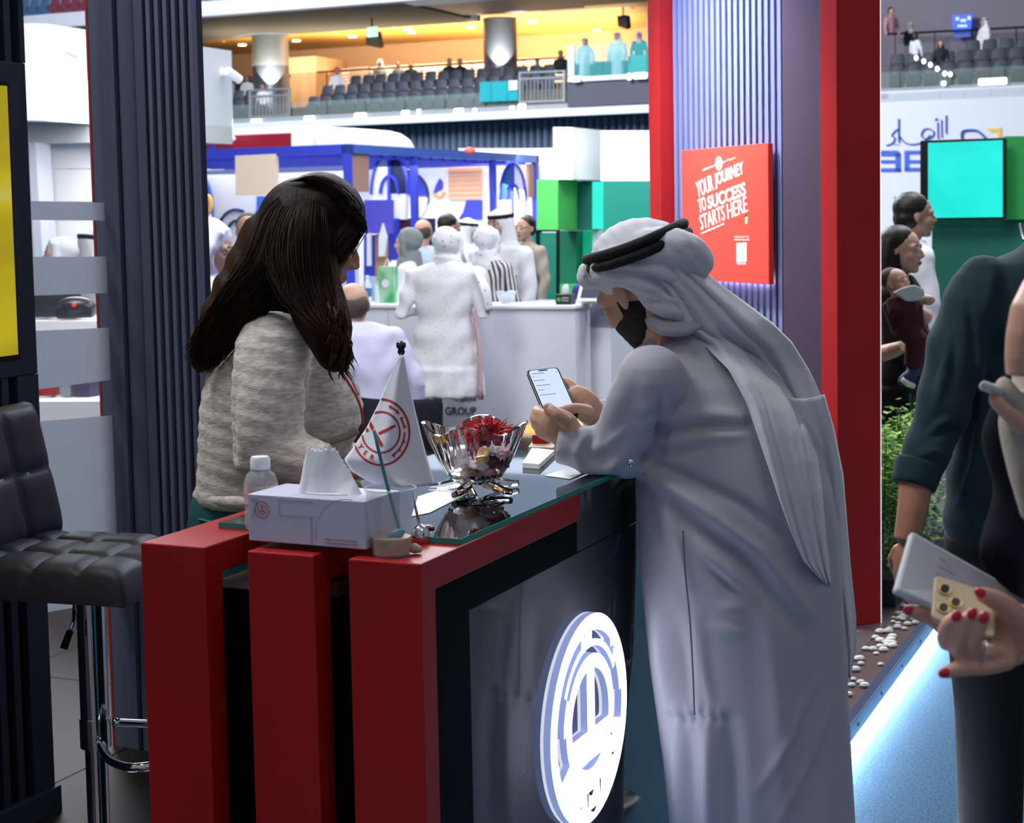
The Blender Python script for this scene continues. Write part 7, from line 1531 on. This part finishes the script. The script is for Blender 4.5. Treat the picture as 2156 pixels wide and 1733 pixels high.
jf = fuse(mb, .008, 4); jf = disp(jf, lambda A, N: .006*np.sin(A[:, 2]*60+A[:, 0]*50)*np.abs(np.sin(A[:, 0]*22+1))); jf.build('jacket', m_jk, wn, smooth=True)
tr = MB8(); 
for x in (2190, 2480):
    a = at8(x-30, 1400, 2.5); b = at8(x-20, 1733, 2.48); tr.tube([V(a.x, a.y, .92), V(b.x, b.y, .6), V(b.x, b.y, .08)], [.11, .085, .07], 16)
fuse(tr, .01, 4).build('trousers', M('navy_trousers', '#06080f', .95, spec=.1), wn, smooth=True)
for x in (2170, 2460):
    b = at8(x, 1733, 2.48); fuse(MB8().ell(V(b.x-.05, b.y+.03, .04), (.12, .045, .04)), .01, 1).build('shoe', m_black, wn, smooth=True)
fr = Fr(at8(2460, 320, 2.45), V(-.8, .6, -.2)); hdw = head_mb(fr, .225); hdw.tube([fr.p(-.03, 0, -.15), at8(2420, 600, 2.45)], [.055, .055], 10)
mb = hair_short(fr, .225); mb.tube([fr.p(-.03, .0, .03), fr.p(-.06, 0, -.1), fr.p(-.075, 0, -.22), fr.p(-.07, 0, -.34), fr.p(-.06, 0, -.42)], [.07, .085, .085, .06, .012], 16, sub=3); disp(fuse(mb, .008, 6), lambda A, N: .003*np.sin(A[:, 0]*170+A[:, 1]*120)*np.clip((1.62-A[:, 2])/.1, 0, 1)).build('hair', m_hbr, wn, smooth=True)
# beige shawl on the chest
mb = MB8(); mb.loft([ring8(y, xl, xr, Y, d, 20) for y, xl, xr, Y, d in ((1100, 2150, 2200, 2.26, .02), (1000, 2122, 2190, 2.25, .03), (900, 2110, 2200, 2.25, .035), (820, 2118, 2230, 2.25, .04), (770, 2140, 2260, 2.26, .04))]); mb.tube([at8(2112, 800, 2.2), at8(2125, 830, 2.2), at8(2156, 870, 2.21), at8(2200, 900, 2.22)], [.01, .02, .025, .02], 10, sub=3)
disp(fuse(mb, .005, 3), lambda A, N: .003*np.sin(A[:, 0]*190+A[:, 2]*60)).build('shawl', M('beige_shawl', '#a59c8e', .8, sheen=.1), wn, smooth=True)
armx = MB8().tube([at8(2152, 790, 2.2), at8(2160, 710, 2.2), at8(2195, 620, 2.22), at8(2290, 600, 2.32), at8(2360, 740, 2.45)], [.022, .027, .032, .036, .045], 12, sub=2)
# the near hand
hd = MB8(); R3 = lambda *q: [at8(x, y, Y) for x, y, Y in q]
hd.tube(R3((2225, 1345, 2.22), (2180, 1340, 2.215), (2140, 1338, 2.21)), [.034, .032, .036], 14, sub=2)
hd.ell(at8(2125, 1340, 2.21), (.044, .022, .042), (V(.95, 0, .3), V(0, 1, 0), V(-.3, 0, .95))); hd.ell(at8(2095, 1368, 2.2), (.034, .022, .03)); hd.ell(at8(2140, 1310, 2.2), (.03, .022, .026))
finger(hd, R3((2105, 1352, 2.2), (2040, 1350, 2.175), (1992, 1352, 2.165), (1996, 1318, 2.15), (2014, 1301, 2.143)), [.0145, .013, .0122, .0112, .0095])
finger(hd, R3((2110, 1365, 2.195), (2055, 1370, 2.17), (2018, 1368, 2.155), (2028, 1325, 2.14), (2046, 1297, 2.134)), [.0145, .013, .0122, .0112, .0095])
finger(hd, R3((2115, 1372, 2.19), (2082, 1372, 2.165), (2052, 1366, 2.15), (2058, 1330, 2.135), (2071, 1304, 2.13)), [.0135, .012, .0112, .0102, .009])
finger(hd, R3((2125, 1388, 2.19), (2080, 1402, 2.165), (2030, 1406, 2.15), (1994, 1415, 2.142)), [.0145, .0125, .0115, .009])
finger(hd, R3((2150, 1310, 2.19), (2120, 1280, 2.175), (2092, 1262, 2.165), (2069, 1252, 2.158)), [.018, .016, .0135, .0105])
finger(hd, R3((2000, 1330, 2.26), (1960, 1300, 2.262), (1935, 1291, 2.262), (1917, 1286, 2.26)), [.014, .0125, .0115, .0095]); hd.tube(R3((2110, 1350, 2.215), (2040, 1345, 2.235), (2000, 1330, 2.26)), [.02, .016, .014], 10)
hd.tube([at8(2225, 1345, 2.22), at8(2250, 1250, 2.24), at8(2330, 900, 2.4), at8(2420, 600, 2.45)], [.034, .03, .04, .05], 10); hd.join(hdw); hd.join(armx); whand = fuse(hd, .0024, 3).build('body', m_skn, wn, smooth=True)
m_nail = M('nail_red', '#c01f38', .2, coat=.6)
for (x, y, Y, d) in ((2014, 1297, 2.133, (.45, 0, .9)), (2047, 1292, 2.124, (.5, 0, .87)), (2072, 1300, 2.121, (.35, 0, .94)), (1988, 1417, 2.136, (-.95, 0, -.25)), (2064, 1248, 2.15, (-.9, 0, .4)), (1913, 1285, 2.254, (-.97, 0, .2))):
    d = Vector(d).normalized(); sdv = V(0, 1, 0).cross(d); MB8().ell(at8(x, y, Y), (.0085, .0038, .0068), (d, V(0, 1, 0), sdv)).build('nail', m_nail, whand, smooth=True)
MB8().tube([at8(2071, 1372, 2.15)+V(.0085*math.cos(k/12*6.28)*.3, .0085*math.sin(k/12*6.28), .0085*math.cos(k/12*6.28)) for k in range(13)], .0012, 6).build('ring', m_chrome, wn, smooth=True)
# notebook and phones
nb_ = thing('notebook', 'open white notebook held by the person with red nails', 'notebook', at8(2020, 1300, 2.27))
P4 = [at8(1921, 1117, 2.33), at8(1886, 1242, 2.25), at8(2165, 1365, 2.25), at8(2165, 1255, 2.33)]; nn = (P4[1]-P4[0]).cross(P4[3]-P4[0]).normalized()
if nn.y > 0: nn = -nn
MB8().prism(P4, -nn*.009).build('pages', M('paper_white', '#c9cbd6', .7), nb_, bevel=.003)
for k in range(5):
    a = P4[0].lerp(P4[1], .2+.14*k); b = P4[3].lerp(P4[2], .2+.14*k); MB8().tube([a.lerp(b, .25)+nn*.0008, a.lerp(b, .3+.1*(k % 3))+nn*.0008], .0007, 4).build('handwriting', M('ink_blue', '#8c90c4', .6), nb_)
gp2 = thing('smartphone', 'gold smartphone with triple camera held against the notebook', 'phone', at8(2020, 1320, 2.18))
c0 = at8(1960, 1302, 2.185); pw2 = at8(1967, 1209, 2.235)-c0; pu2 = at8(2096, 1345, 2.16)-c0; n2 = pw2.cross(pu2).normalized()
if n2.y > 0: n2 = -n2
MB8().prism(rrect(c0, pu2, pw2, .0055), -n2*.0055).build('case', M('phone_gold', '#a99b80', .35, metal=.3), gp2, bevel=.002)
for fx, fy, k in ((.18, .72, 0), (.18, .3, 1), (.36, .5, 2)):
    q = c0+pu2*fx+pw2*fy; s_ = pu2.normalized(); MB8().lathe(q, [(.0085, 0), (.0085, .003), (.0065, .003)], 18, (s_, n2.cross(s_).normalized(), n2)).build('camera_ring', M('gold_ring', '#a58c58', .2, metal=1), gp2, smooth=True, angle=40); MB8().lathe(q+n2*.003, [(.006, 0), (.006, .0006)], 18, (s_, n2.cross(s_).normalized(), n2)).build('lens', M('lens_black', '#0b0c10', .1), gp2)
wp2 = thing('smartphone', 'white smartphone edge held up by a hand at the right frame edge', 'phone', at8(2085, 815, 2.22))
q0, q1 = at8(2057, 808, 2.2), at8(2110, 826, 2.22); d = (q1-q0).normalized(); MB8().box((q0+q1)/2+d*.02, (q1-q0).length/S8+.05, .075, .0115, (d, V(.25, .96, -.13).normalized(), d.cross(V(.25, .96, -.13).normalized()).normalized())).build('case', M('phone_white', '#c3c2bf', .4), wp2, bevel=.003)
MB8().box((q0+q1)/2+d*.01+V(0, -.038, -.004), .03, .0012, .002, (d, V(0, 1, 0), V(0, 0, 1))).build('side_button', m_steel, wp2)
f2 = MB8(); finger(f2, R3((2160, 900, 2.2), (2125, 868, 2.19), (2100, 843, 2.195), (2098, 832, 2.20)), [.016, .013, .012, .0095]); finger(f2, R3((2165, 880, 2.22), (2130, 850, 2.22), (2108, 835, 2.21)), [.016, .013, .01]); fuse(f2, .003, 2).build('upper_hand', m_skn, wn, smooth=True)
